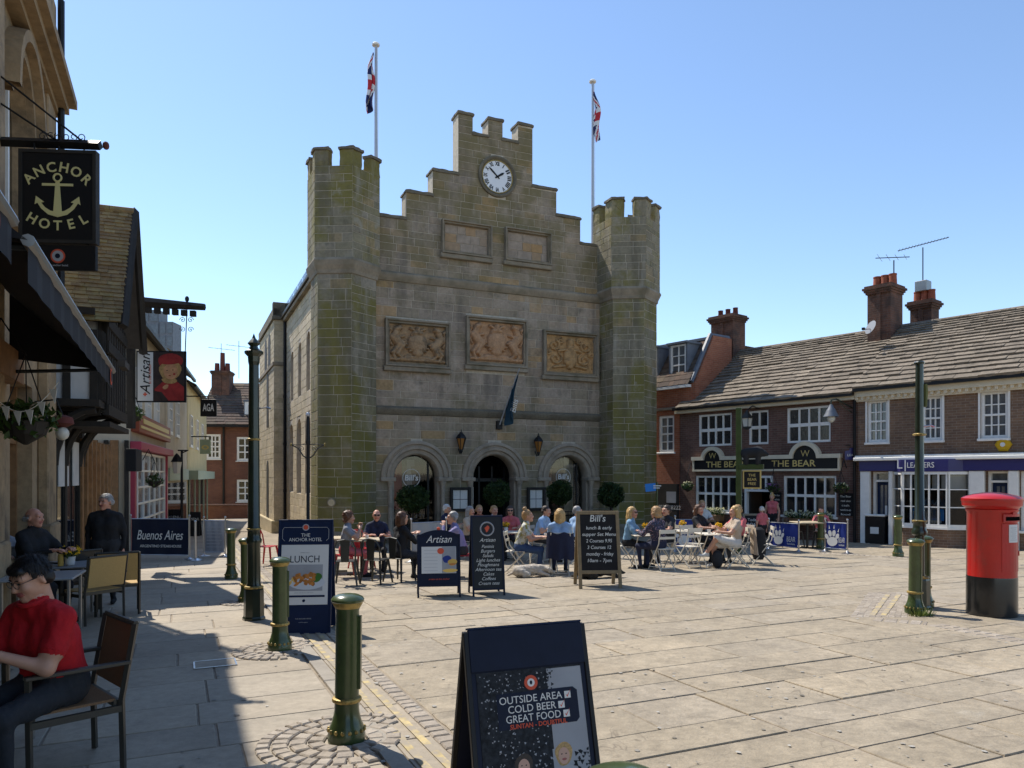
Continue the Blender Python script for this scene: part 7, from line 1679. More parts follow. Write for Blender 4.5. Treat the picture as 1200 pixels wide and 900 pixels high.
def nets(D, O, lo, res):
    S = D < 0; c = [S[i:S.shape[0] - 1 + i, j:S.shape[1] - 1 + j, k_:S.shape[2] - 1 + k_] for i in (0, 1) for j in (0, 1) for k_ in (0, 1)]
    tot = sum(x.astype(int) for x in c); M = (tot > 0) & (tot < 8); idx = -np.ones(M.shape, int); cells = np.argwhere(M); idx[M] = np.arange(len(cells))
    acc = np.zeros((len(cells), 3)); cnt = np.zeros(len(cells))
    co = [np.array((i, j, k_)) for i in (0, 1) for j in (0, 1) for k_ in (0, 1)]
    val = [D[tuple((cells + q).T)] for q in co]
    for a in range(8):
        for b_ in range(a + 1, 8):
            if abs(co[a] - co[b_]).sum() != 1: continue
            x, y = val[a], val[b_]; m = (x < 0) != (y < 0); t = np.where(m, x / np.where(m, x - y, 1), 0)
            acc += np.where(m[:, None], co[a] + (co[b_] - co[a]) * t[:, None], 0); cnt += m
    V = lo + res * (cells + acc / cnt[:, None]); F = []
    for d_ in range(3):
        sh = [slice(None)] * 3; s2 = [slice(None)] * 3; sh[d_] = slice(0, -1); s2[d_] = slice(1, None); A, B = S[tuple(sh)], S[tuple(s2)]
        e = np.argwhere(A != B); u, v = (d_ + 1) % 3, (d_ + 2) % 3
        ok = (e[:, u] > 0) & (e[:, v] > 0) & (e[:, u] < S.shape[u] - 1) & (e[:, v] < S.shape[v] - 1); e = e[ok]
        def ce(du, dv): q = e.copy(); q[:, u] += du; q[:, v] += dv; return idx[tuple(q.T)]
        q = np.stack([ce(-1, -1), ce(0, -1), ce(0, 0), ce(-1, 0)], 1); fl = ~A[tuple(e.T)]; q[fl] = q[fl][:, ::-1]; F.append(q)
    F = np.concatenate(F); F = F[(F >= 0).all(1)]; mat = O[tuple(cells.T)]
    return V, F, mat[F[:, 0]]
class Body:
    def __init__(s): s.V = []; s.F = []; s.M = []; s.n = 0
    def add(s, V, F, M, T=None, flip=False, remap=None):
        if T is not None: Tm = np.array(T); V = V @ Tm[:3, :3].T + Tm[:3, 3]
        if flip: F = F[:, ::-1]
        s.V.append(V); s.F.append(F + s.n); s.M.append(M if remap is None else np.full(len(M), remap)); s.n += len(V)
    def build(s, name, mats, parent):
        V, F, M = np.concatenate(s.V), np.concatenate(s.F), np.concatenate(s.M); me = bpy.data.meshes.new(name); me.from_pydata(V.tolist(), [], F.tolist())
        for m in mats: me.materials.append(MT(m))
        me.polygons.foreach_set('material_index', M.astype(np.int32)); me.polygons.foreach_set('use_smooth', [True] * len(F)); me.update(); return link(name, me, parent)
# heads: face looks along -y
def head_prims(f):
    return [('e', (0, .012, .03), (.073, .092, .092), 0), ('e', (0, -.02, -.035), (.058 if f else .063, .068, .075), 0), ((0, -.055, -.085), (0, -.06, -.088), .030 if f else .036, .030, 0),
            ((0, -.086, .018), (0, -.104, -.022), .010, .014, 0), ((-.04, -.066, .034), (.04, -.066, .034), .022, .022, 0), ((.035, -.06, -.02), (-.035, -.06, -.02), .028, .028, 0),
            ((.074, .012, .012), (.078, .022, -.022), .014, .010, 0), ((-.074, .012, .012), (-.078, .022, -.022), .014, .010, 0),
            ((-.016, -.083, -.054), (.016, -.083, -.054), .010, .010, 4), ((0, .03, -.06), (0, .025, -.15), .046, .048, 0)]
_hc = {}
def head_geo(f, res):
    if (f, res) not in _hc: _hc[(f, res)] = sdf_mesh(head_prims(f), res, .018)
    return _hc[(f, res)]
def hair_geo(style, res):
    if (style, res) in _hc: return _hc[(style, res)]
    P = [('e', (0, .022, .045), (.084, .098, .092), 0)]; cutz = .015; cuty = -.035
    if style == 'short': P += [((-.06, .05, .0), (.06, .05, .0), .045, .045, 0)]
    if style == 'thick': P = [('e', (0, .014, .046), (.081, .101, .090), 0), ((-.045, .06, -.01), (.045, .06, -.01), .042, .042, 0), ((-.035, -.066, .080), (.045, -.070, .078), .024, .024, 0)]
    if style in ('bob', 'long'):
        P += [((s * .072, .03, .03), (s * .082, .03, -.10), .035, .030, 0) for s in (-1, 1)] + [((0, .075, .02), (0, .085, -.11), .06, .055, 0), ((.05, .07, .0), (.055, .07, -.1), .04, .04, 0), ((-.05, .07, .0), (-.055, .07, -.1), .04, .04, 0)]
    if style == 'long': P += [((s * .075, .02, -.08), (s * .085, .0, -.22), .035, .022, 0) for s in (-1, 1)] + [((0, .09, -.1), (0, .11, -.26), .06, .035, 0)]
    if style == 'bun': P += [('e', (0, .05, .155), (.045, .045, .04), 0), ((0, .08, .0), (0, .07, -.04), .05, .04, 0)]
    if style == 'curly': P = [('e', (0, .02, .05), (.10, .112, .10), 0), ((-.075, .03, 0), (.075, .03, 0), .05, .05, 0), ((-.06, .07, -.05), (.06, .07, -.05), .045, .045, 0)]
    if style == 'bald': P = [((-.074, .03, .0), (-.05, .085, -.01), .022, .025, 0), ((.074, .03, .0), (.05, .085, -.01), .022, .025, 0), ((-.05, .09, -.01), (.05, .09, -.01), .028, .028, 0)]
    V, F, M = sdf_mesh(P, res, .025); V = V.copy()
    # cut the face out, rough up the surface
    rg = np.random.RandomState(3); amp = .006 if style != 'curly' else .011
    for i in range(len(V)):
        v = Vector(V[i]); V[i] += np.array(noise.noise_vector(v * 34)) * amp
    fc = V[F].mean(1); keep = ~((fc[:, 1] < -.028) & (fc[:, 2] < .066) & (abs(fc[:, 0]) < .074)) if style != 'bald' else np.ones(len(F), bool)
    if style in ('short', 'thick', 'bun'): keep &= ~((fc[:, 1] < .012) & (fc[:, 2] < .008))
    _hc[(style, res)] = (V, F[keep], M[keep]); return _hc[(style, res)]
def hand_geo(grip):
    key = ('hand', grip)
    if key in _hc: return _hc[key]
    P = [('e', (0, 0, .045), (.040, .016, .050), 0)]       # wrist at origin, fingers along +z, palm faces -y, thumb towards +x
    for i, (x, L) in enumerate(((.030, .070), (.010, .078), (-.010, .072), (-.029, .056))):
        a = Vector((x, 0, .085)); c = grip
        b1 = a + Vector((0, -math.sin(c * .6), math.cos(c * .6))) * L * .42; b2 = b1 + Vector((0, -math.sin(c * 1.4), math.cos(c * 1.4))) * L * .32; b3 = b2 + Vector((0, -math.sin(c * 2.0), math.cos(c * 2.0))) * L * .28
        P += [(a, b1, .0098, .009, 0), (b1, b2, .009, .0082, 0), (b2, b3, .0082, .007, 0)]
    t0 = Vector((.030, -.005, .03)); t1 = t0 + Vector((.028, -.016, .03)); t2 = t1 + Vector((.004, -.020 * (1 + grip), .03)); P += [(t0, t1, .014, .0115, 0), (t1, t2, .0115, .009, 0)]
    P += [((0, 0, .02), (0, 0, -.03), .026, .026, 0)]
    _hc[key] = sdf_mesh([tuple(p) for p in P], .0055, .007, .02); return _hc[key]
def ik(a, t, l1, l2, pole):
    a, t, pole = Vector(a), Vector(t), Vector(pole); d = t - a; L = min(d.length, (l1 + l2) * .995); d.normalize(); t = a + d * L
    x = (l1 * l1 - l2 * l2 + L * L) / (2 * L); h = math.sqrt(max(0, l1 * l1 - x * x)); p = pole - d * pole.dot(d); p.normalize()
    return a + d * x + p * h, t
def px_seed(s): return sum(ord(c) for c in s) % 97
def person(lab, loc, rz, pose='sit', lean=.08, yaw=0, pitch=0, hands=None, skin='skin', top='c_navy', bottom='c_denim_dark', shoe='c_black', hair='hair_brown', style='short', female=False, sleeve='short', legs='normal', skirt=False, res=.021, hres=.011, scale=1.0, grip=.5, glasses=None, barelegs=False, seat=.46, hat=None, group=None, big=1.0, feet=None):
    e = thing('person', lab, 'person', loc, rz, group); e.scale = (scale,) * 3; body = Body(); w = .92 if female else 1.0
    hz = seat + .08 if pose == 'sit' else .93; P0 = Vector((0, 0, hz)); up = Vector((0, -math.sin(lean), math.cos(lean)))
    ch = P0 + up * .30; sh = P0 + up * .46; nk = P0 + up * .53; B = big; pr = []
    pr += [((-.07 * w, 0, hz), (.07 * w, 0, hz), .118 * B, .118 * B, 2)]
    for s in (-1, 1):
        pr += [(P0 + Vector((s * .055 * w, 0, .05)), ch + Vector((s * .075 * w, 0, 0)), .108 * B, .112 * w * B, 1), (ch + Vector((s * .075 * w, 0, 0)), sh + Vector((s * .10 * w, .005, -.01)), .112 * w * B, .075, 1), (sh + Vector((0, 0, .02)), sh + Vector((s * .165 * w, .01, -.015)), .06, .058, 1)]
        if female: pr += [(ch + Vector((s * .07, -.07, .02)), ch + Vector((s * .07, -.085, .01)), .062, .055, 1)]
    hc = nk + Vector((0, -.045 * math.sin(lean + .3), .118)) + up * .01
    pr += [(nk - up * .06, hc + Vector((0, .015, -.05)), .056 * w, .046 * w, 0), (sh + Vector((0, 0, .01)), nk - up * .01, .07, .058, 1)]
    hips = {s: P0 + Vector((s * .085, -.02 if pose == 'sit' else 0, -.02)) for s in (-1, 1)}
    lm = 0 if barelegs else 2
    for s in (-1, 1):
        if pose == 'sit':
            ft = Vector((s * .12, -.40, .07)) if not feet else Vector(feet[0 if s < 0 else 1]); kn = None
            if legs == 'crossed' and s == 1: ft = Vector((-.06, -.62, .30))
            if legs == 'tucked': ft = Vector((s * .10, -.18, .07))
            kn, ft = ik(hips[s], ft, .43, .41, (s * .15, -1, .9))
        else:
            ft = Vector((s * .10, (-.03 if s < 0 else .04) if not feet else feet[0 if s < 0 else 1], .08)); kn, ft = ik(hips[s], ft, .43, .43, (0, -1, 0))
        pr += [(hips[s], kn, .092 * B, .062, 2 if not (barelegs and not skirt) else 0), (kn, ft, .058, .040, lm), (ft + Vector((0, .03, -.03)), ft + Vector((s * .02, -.15, -.042)), .040, .032, 3)]
        if barelegs and skirt: pr += [(hips[s], hips[s].lerp(kn, .75), .10, .085, 2)]
    hands = hands or {}
    for s in (-1, 1):
        so_ = sh + Vector((s * .185 * w, .012, -.03)); default = Vector((s * .14, -.42, hz + .26)) if pose == 'sit' else so_ + Vector((s * .06, -.03, -.52))
        tg = Vector(hands.get(s, default)); el, wr = ik(so_, tg, .285, .25, (s * .7, .5, -.75)); lg = 1 if sleeve == 'long' else 0; mid = so_.lerp(el, .62)
        if res < .01:
            ax_ = (el - so_).normalized(); u_ = ax_.orthogonal().normalized(); w_ = ax_.cross(u_); cb = MB(); cb.tube([mid + ax_ * .004 + (u_ * math.cos(i * .3927) + w_ * math.sin(i * .3927)) * .0555 * B for i in range(16)], .0085, 6, closed=True); cb.build('cuff', top, e, smooth=True)
        if sleeve == 'none': pr += [(so_, el, .046 * B, .040, 0)]
        else: pr += [(so_, mid, .056 * B, .055 * B, 1), (mid, el, .047 * B, .042, 1 if lg else 0)]
        pr += [(el, wr, .041, .028 if not lg else .031, lg)]
        d = (wr - el).normalized(); x = d.cross(Vector((0, 0, 1)));
        if x.length < .1: x = Vector((0, 1, 0))
        x.normalize(); x *= -s * -1; y = d.cross(x)
        if y.z < 0 and pose == 'sit': x, y = -x, -y
        Tm = Matrix(((x.x, y.x, d.x, wr.x), (x.y, y.y, d.y, wr.y), (x.z, y.z, d.z, wr.z), (0, 0, 0, 1)))
        need = (1 if s > 0 else -1); cur_ = 1 if (x.x * -s) > 0 else -1
        if cur_ < 0: Tm = Tm @ Matrix.Diagonal((-1, 1, 1, 1))
        V, F, M = hand_geo(grip); body.add(V, F, M, Tm, flip=Tm.to_3x3().determinant() < 0, remap=0)
    V, F, M = sdf_mesh([tuple(p) for p in pr], res, .035); V = V.copy(); cl = np.zeros(len(V), bool); cl[F[(M == 1) | (M == 2)].ravel()] = True; sd = Vector((len(lab) * 1.7, px_seed(lab), 0))
    for i in np.nonzero(cl)[0]:      # folds in the cloth
        v = Vector(V[i]); q = Vector((v.x * 9, v.y * 9, v.z * 5)) + sd; V[i] += np.array(noise.noise_vector(q)) * .011 + np.array(noise.noise_vector(Vector((v.x * 30, v.y * 30, v.z * 14)) + sd)) * .005
    body.add(V, F, M)
    Rh = Matrix.Translation(hc) @ RZ(yaw) @ Matrix.Rotation(pitch, 4, 'X') @ Matrix.Diagonal((1.04, 1.04, 1.04, 1))
    V, F, M = head_geo(female, hres); body.add(V, F, M, Rh)
    eb = MB()
    for s in (-1, 1): eb.ell((s * .031, -.083, .012), (.011, .006, .006), 8, 6)
    body_eyes = np.array([v for v in eb.v]); fq = [f if len(f) == 4 else (f[0], f[1], f[2], f[2]) for f in eb.f]
    body.add(body_eyes, np.array([f for f in fq if len(set(f)) == 4]), np.full(sum(len(set(f)) == 4 for f in fq), 5), Rh)
    body.build('body', [skin, top, bottom, shoe, 'lips', 'eye_dark'], e)
    if style:
        hb = Body(); V, F, M = hair_geo(style, hres); hb.add(V, F, M, Rh); hb.build('hair', [hair], e)
        if hres < .0085:
            sb = MB(); rn = random.Random(px_seed(lab)); b2 = MB()
            for s in (-1, 1): b2.tube([Rh @ Vector((s * .014, -.090, .030)), Rh @ Vector((s * .034, -.092, .036)), Rh @ Vector((s * .052, -.078, .028))], .0035, 5)
            b2.build('eyebrows', hair, e)
            for i in range(2600 if style == 'thick' else 900):
                v = Vector((rn.gauss(0, 1), rn.gauss(0, 1), rn.gauss(0, 1))).normalized()
                if style == 'thick' or style == 'short': ok = v.z > (.30 if v.y < -.25 else (-.05 if v.y < .2 else -.45))
                else: ok = -.45 < v.z < .1 and v.y > -.1
                if not ok: continue
                c = Vector((0, .014, .046)); p_ = Vector((v.x * .080, v.y * .100, v.z * .089)); dn = Vector((v.x * .6, v.y * .5 - .25, -.55 - .4 * rn.random())); dn -= v * dn.dot(v); dn.normalize(); dn += Vector((rn.gauss(0, .25), rn.gauss(0, .25), rn.gauss(0, .2))); L_ = rn.uniform(.02, .045); sd_ = v.cross(dn).normalized() * .0016
                a_ = c + p_ * 1.0; m_ = a_ + dn * L_ * .5 + v * .007; e_ = a_ + dn * L_ + v * .004
                sb.add([Rh @ q for q in (a_ - sd_, a_ + sd_, m_ + sd_, m_ - sd_, e_)], [(0, 1, 2, 3), (3, 2, 4)])
            o = sb.build('hair_strands', hair, e); tag(o, kind='stuff')
    if glasses:
        b = MB(); b.T = Rh
        for s in (-1, 1):
            if glasses == 'sun': b.ell((s * .033, -.094, .014), (.030, .008, .021), 10, 6)
            else: b.tube([(s * .033 + .027 * math.cos(i * .5236), -.100, .010 + .019 * math.sin(i * .5236)) for i in range(12)], .0022, 4, closed=True)
            b.tube([(s * .062, -.090, .018), (s * .078, .01, .018)], .003 if glasses == 'sun' else .002, 4)
        b.tube([(-.01, -.100, .016), (.01, -.100, .016)], .003, 4); b.build('glasses', 'black' if glasses == 'sun' else 'bronze', e)
    return e, hc, Rh
# ---- chairs and tables
def bistro_chair():
    e = thing('folding_chair', 'x', 'chair'); 
    for s in (-1, 1):
        x = s * .19
        MB().tube([(x, -.24, .0), (x, -.02, .30), (x, .17, .56), (x, .24, .86)], .012, 6).build('back_leg', 'chair_white', e); x2 = s * .17
        MB().tube([(x2, .24, .0), (x2, .0, .25), (x2, -.20, .45)], .012, 6).build('front_leg', 'chair_white', e)
    for i in range(6): y = -.2 + i * .068; MB().box(-.185, .185, y, y + .054, .448, .462).build('seat_slat', 'chair_white', e)
    for z, h in ((.66, .05), (.78, .08)): y = .17 + (z - .56) * .24; MB().box(-.2, .2, y - .012, y + .004, z, z + h).build('back_slat', 'chair_white', e)
    for y, z in ((-.2, .05), (.2, .05)): MB().cyl((-.18, y, z), (.18, y, z), .009, n=5).build('stretcher', 'chair_white', e)
    return e
def bistro_table():
    e = thing('bistro_table', 'x', 'table'); MB().box(-.32, .32, -.32, .32, .70, .725).build('top', 'chair_white', e, bevel=.008)
    for s in (-1, 1): MB().tube([(s * .27, -.28, 0), (s * .27, .28, .70)], .013, 6).build('leg', 'chair_white', e); MB().tube([(s * .25, .28, 0), (s * .25, -.28, .70)], .013, 6).build('leg', 'chair_white', e)
    return e
def metal_chair(mat):
    e = thing('metal_chair', 'x', 'chair')
    for sx in (-1, 1):
        for sy in (-1, 1): MB().tube([(sx * .16, sy * .15, .44), (sx * .22, sy * .22, 0)], [.026, .018], 5).build('leg', mat, e)
        MB().tube([(sx * .18, .17, .44), (sx * .19, .22, .70), (sx * .13, .25, .83), (0, .26, .85)], .016, 6).build('back_post', mat, e)
    MB().box(-.19, .19, -.18, .18, .435, .455).build('seat', mat, e, bevel=.015); b = MB(); b.prism([(-.07, .45), (.07, .45), (.09, .84), (-.09, .84)], .205, .215); b.build('splat', mat, e)
    return e
def cafe_table(topm='timber_top'):
    e = thing('cafe_table', 'x', 'table'); MB().box(-.36, .36, -.36, .36, .71, .745).build('top', topm, e, bevel=.01); MB().cyl((0, 0, .03), (0, 0, .71), .035, n=10).build('column', 'chair_dark', e); b = MB(); b.box(-.3, .3, -.03, .03, 0, .035); b.box(-.03, .03, -.3, .3, .001, .034); b.build('cross_base', 'chair_dark', e); return e
def place(proto, used, loc, rz, lab, cat, grp):
    o = proto if not used else copy_tree(proto); used.append(1); o.location = loc; o.rotation_euler = (0, 0, rz); return tag(o, lab, cat, grp)
bc, bcu, bt, btu = bistro_chair(), [], bistro_table(), []
dm, dmu, rm_, rmu, ct, ctu = metal_chair('chair_dark'), [], metal_chair('chair_red'), [], cafe_table(), []
def white_chair(px, d, rz, lab): return place(bc, bcu, at(px, d), rz, lab, 'chair', 'white folding chairs')
def white_table(px, d, rz, lab): return place(bt, btu, at(px, d), rz, lab, 'table', 'white folding tables')
def dark_chair(px, d, rz, lab): return place(dm, dmu, at(px, d), rz, lab, 'chair', 'black metal chairs')
def red_chair(px, d, rz, lab): return place(rm_, rmu, at(px, d), rz, lab, 'chair', 'red metal chairs')
def wood_table(px, d, rz, lab): return place(ct, ctu, at(px, d), rz, lab, 'table', 'pale topped cafe tables')
D = R
# carved bear
V, F, M = sdf_mesh([tuple(q) + (0,) for q in sdf_bear()], .016, .03); bd = Body(); bd.add(V, F, M, T3(.02, 0, BEAR[1] + .0)); bd.build('carved_bear', ['black_matt'], BEAR[0])
# --- left group round the dark tables
wood_table(424, 15.3, .2, 'pale cafe table between the grey top woman and man in sunglasses')
red_chair(403, 14.9, D(105), 'red metal chair under the woman in the grey top'); person('woman with auburn hair in grey top drinking at a cafe table', at(404, 14.95), D(100), lean=.12, top='c_grey', hair='hair_auburn', style='curly', female=True, bottom='c_pink', hands={-1: (-.1, -.30, .98), 1: (.06, -.30, 1.0)})
dark_chair(440, 16.3, D(10), 'black metal chair under the man in sunglasses'); person('man in navy tee shirt and mirrored sunglasses facing the camera', at(441, 16.2), D(14), lean=.14, top='c_navy', style='bald', hair='hair_dark', skin='skin_pink', glasses='sun')
dark_chair(468, 14.2, D(150), 'black metal chair under the woman in black'); person('woman in black with long brown hair seen from behind', at(468, 14.2), D(130), lean=.1, top='c_black', sleeve='long', hair='hair_brown', style='bob', female=True, hands={-1: (-.08, -.36, .88), 1: (.12, -.36, .88)})
dark_chair(406, 13.7, D(185), 'empty black metal chair nearest the blue lunch board'); dark_chair(441, 13.9, D(160), 'empty black metal chair left of the woman in black')
wood_table(505, 14.9, .1, 'pale cafe table behind the burger board')
red_chair(545, 14.7, D(-95), 'red metal chair under the man in the lavender shirt'); person('grey haired man in lavender shirt leaning on his hand', at(541, 14.7), D(-82), lean=.30, top='c_lavender', sleeve='long', hair='hair_grey', style='short', bottom='c_dark', hands={1: (.05, -.36, 1.02), -1: (-.12, -.42, .76)}, big=1.08)
red_chair(313, 17.6, D(80), 'empty red metal chair left of the blue lunch board')
red_chair(424, 16.6, D(40), 'empty red metal chair behind the grey top woman')
wood_table(390, 15.9, .2, 'pale cafe table at the left end of the terrace')
# background sitters near the arches
person('white haired man in dark suit seated by the left arch', at(520, 19.6), D(70), lean=.15, top='c_navy', sleeve='long', hair='hair_white', style='short', seat=.5)
person('grey haired woman seated behind the man in lavender', at(549, 18.6), D(60), top='c_beige', hair='hair_grey', style='bob', female=True)
person('person in orange top before the middle arch', at(561, 19.8), D(20), top='terracotta', hair='hair_fair', style='short')
person('woman in sunglasses and red top facing the camera', at(598, 18.6), D(0), top='c_pink', hair='hair_dark', style='bob', female=True, glasses='sun')
person('man in blue shirt half hidden by the tall black menu board', at(578, 19.0), D(30), top='c_ltblue', hair='hair_fair', style='short')
for px, d, rz, lab in ((520, 19.6, 70, 'white folding chair of the man in dark suit'), (549, 18.6, 60, 'white folding chair behind the man in lavender'), (598, 18.6, 0, 'white folding chair of the woman in red top'), (578, 19.0, 30, 'white folding chair of the man in blue'), (561, 19.8, 20, 'white folding chair of the person in orange')): white_chair(px, d, D(rz), lab)
# --- white tables, middle
white_chair(605, 15.4, D(80), 'white folding chair under the woman with a bun'); person('woman with blonde bun in leaf print blouse and jeans', at(609, 15.4), D(85), lean=.28, top='c_leafprint', bottom='c_jeans', hair='hair_fair', style='bun', female=True, hands={-1: (-.12, -.46, .74), 1: (.1, -.48, .74)}, pitch=-.1, yaw=.1)
white_table(636, 15.6, .1, 'white folding table between the bun woman and the navy coat')
white_chair(656, 15.0, D(180), 'white folding chair seen from behind with navy coat over it'); person('fair haired person in pale shirt seen from behind', at(656, 15.05), D(176), lean=.05, top='c_ltblue', sleeve='short', bottom='c_navy', hair='hair_blonde', style='bob', hands={-1: (-.1, -.45, .75), 1: (.12, -.45, .75)})
p = at(656, 15.0); b = MB(); vs = []; n, m = 14, 10
for j in range(m + 1):
    for i in range(n + 1):
        x = -.27 + .54 * i / n; t = j / m; vs.append((x * (1 + .10 * t), -.30 - .03 * math.sin(i * 1.3) * t - .05 * t + (.14 * (abs(x) / .27) ** 2), .86 - .52 * t + .02 * math.sin(i * .9)))
b.add(vs, [(j * (n + 1) + i, j * (n + 1) + i + 1, (j + 1) * (n + 1) + i + 1, (j + 1) * (n + 1) + i) for j in range(m) for i in range(n)][:]); o = b.build('coat', 'c_navy', smooth=True); o.location = p; tag(o, 'navy coat hung over the back of a white folding chair', 'coat')
person('man in blue and green shirt bending over a table', at(631, 17.8), D(60), lean=.35, top='c_ltblue', hair='hair_dark', style='short', bottom='c_dark', seat=.5); white_chair(631, 17.8, D(60), 'white folding chair of the man in blue and green')
person('grey haired man in pale blue shirt behind the chalkboard', at(674, 17.4), D(120), lean=.1, top='c_ltblue', hair='hair_grey', style='short'); white_chair(674, 17.4, D(120), 'white folding chair of the grey haired man in pale blue')
# --- white tables, right
white_chair(733, 16.4, D(75), 'white folding chair under the woman in denim shirt'); person('blonde woman in denim shirt and sunglasses at a white table', at(736, 16.4), D(70), lean=.15, top='c_denim', sleeve='long', bottom='c_black', hair='hair_blonde', style='long', female=True, glasses='sun', yaw=-.2)
white_table(757, 16.2, .1, 'white folding table between denim woman and floral shirt')
white_chair(776, 15.7, D(-160), 'white folding chair under the person in floral shirt'); person('fair haired person in floral shirt with back turned', at(772, 15.7), D(-140), lean=.12, top='c_floral', sleeve='long', bottom='c_navy', hair='hair_fair', style='curly', big=1.05)
person('dark haired man behind the floral shirt', at(783, 17.4), D(-60), top='c_dark', hair='hair_dark', style='short'); white_chair(783, 17.4, D(-60), 'white folding chair of the dark haired man behind floral shirt')
white_chair(806, 16.2, D(-150), 'empty white folding chair left of the yellow flowers'); white_table(836, 16.3, .15, 'white folding table with yellow flowers and glasses')
white_chair(812, 17.0, D(30), 'white folding chair of the woman in black'); person('brown haired woman in black leaning back behind the flower table', at(820, 17.6), D(40), lean=-.05, top='c_black', hair='hair_brown', style='bob', female=True, bottom='c_black')
white_chair(864, 16.0, D(-95), 'white folding chair draped with a beige jacket'); person('blonde woman in beige with crossed bare legs facing left', at(862, 16.0), D(-88), lean=.02, top='c_beige', bottom='c_white', hair='hair_blonde', style='bob', female=True, legs='crossed', barelegs=True, skirt=True, shoe='c_white', hands={-1: (-.1, -.36, .86), 1: (.12, -.40, .78)})
person('person in red top sitting behind the blonde woman in beige', at(868, 17.2), D(-70), lean=.15, top='c_pink', hair='hair_fair', style='short', hands={-1: (-.15, -.5, .82)}); white_chair(868, 17.2, D(-70), 'white folding chair of the person in red top')
white_chair(893, 16.6, D(-100), 'white folding chair with a black coat at the right end')
p = at(889, 16.5); b = MB(); b.lathe([(.05, .84), (.13, .78), (.17, .5), (.16, .25), (.10, .12)], 14); o = b.build('coat', 'c_black', smooth=True); o.location = p; o.scale = (1, .6, 1); tag(o, 'black coat hanging on the rightmost white folding chair', 'coat')
p = at(866, 15.85); b = MB(); vs = []; n, m = 12, 10
for j in range(m + 1):
    for i in range(n + 1):
        y = -.24 + .48 * i / n; t = j / m; vs.append((.28 + .04 * t + .03 * math.sin(i * 1.2) * t, y * (1 + .08 * t), .88 - .58 * t))
b.add(vs, [(j * (n + 1) + i, j * (n + 1) + i + 1, (j + 1) * (n + 1) + i + 1, (j + 1) * (n + 1) + i) for j in range(m) for i in range(n)]); o = b.build('jacket', 'c_beige', smooth=True); o.location = p; tag(o, 'beige jacket draped over a white folding chair', 'jacket')
p = at(827, 16.2); o = MB(); b = MB(); b.ell((0, 0, 0), (.13, .11, .20), 12, 8); o = b.build('dark_bag', 'c_dark', smooth=True); o.location = (p.x + .2, p.y - .2, p.z + .19); tag(o, 'dark bag on the ground under the flower table', 'bag')
# table ware
def vase(px, d, lab):
    p = at(px, d); e = thing('flower_pot', lab, 'flower pot', (p.x, p.y, p.z + .73), 0, 'yellow flowers on tables'); MB().lathe([(.035, 0), (.05, .10), (.045, .10), (.04, .02)], 10).build('pot', 'white_paint', e, smooth=True); leaves((0, 0, .13), (.08, .08, .06), 50, .04, .2).build('foliage', 'leaf', e); leaves((0, 0, .17), (.09, .09, .06), 60, .04, .5).build('blooms', 'flower_yellow', e)
vase(842, 16.25, 'yellow flowers on the white table before the woman in black'); vase(757, 16.5, 'yellow flowers on the table by the denim shirt'); vase(800, 17.6, 'yellow flowers on the table by the left paw banner'); vase(593, 17.8, 'yellow flowers in a pot near the tall menu board')
white_table(800, 17.6, .1, 'white folding table by the left blue paw banner'); white_table(592, 17.8, .1, 'white folding table behind the tall menu board')
for px, d, m_, lab, h in ((831, 16.2, 'sticker', 'white cup on the flower table', .09), (849, 16.3, 'plain_red', 'red drink glass on the flower table', .11), (763, 16.1, 'sticker', 'white napkin holder on the denim woman table', .13), (752, 16.2, 'sticker', 'white cup on the denim woman table', .08), (640, 15.6, 'sticker', 'white cup on the bun woman table', .08), (430, 15.2, 'sticker', 'white cup on the pale cafe table', .08)):
    p = at(px, d); b = MB(); b.lathe([(.028, 0), (.04, h), (.034, h), (.025, .01)], 12); o = b.build('cup', m_, smooth=True); o.location = (p.x, p.y, p.z + (.745 if px == 430 else .726)); tag(o, lab, 'cup', 'cups and glasses')
p = at(856, 16.15); b = MB(); b.ell((0, 0, 0), (.075, .075, .075), 14, 10); o = b.build('blue_ball', 'blue_banner', smooth=True); o.location = (p.x, p.y, p.z + .801); tag(o, 'round blue pot on the table beside the blonde woman in beige', 'pot')
# --- pub front
person('woman in pink top standing in the pub doorway', at(905, 24.0), D(-30), pose='stand', top='c_pink', hair='hair_blonde', style='bun', female=True, sleeve='none', bottom='c_black', scale=.88)
person('fair haired child in red top and black trousers by the grey chalk board', at(893.5, 20.3), D(200), pose='stand', top='c_pink', hair='hair_white', style='short', bottom='c_black', scale=.70)
person('man seated at the pub behind the right paw banner', at(962, 21.6), D(-20), top='c_pink', hair='hair_brown', style='short', scale=.86)
person('fair haired sitter behind the left paw banner', at(822, 21.6), D(10), top='c_white', hair='hair_fair', style='short', seat=.5)
for px, d, rz, lab in ((962, 21.0, -20, 'dark metal chair at the pub behind the right paw banner'), (822, 21.6, 10, 'dark metal chair at the pub behind the left paw banner')): dark_chair(px, d, D(rz), lab)
wood_table(946, 20.9, .1, 'pale pub table between the two right paw banners')
dark_chair(930, 21.2, D(40), 'dark metal chair at the pub below the window box')
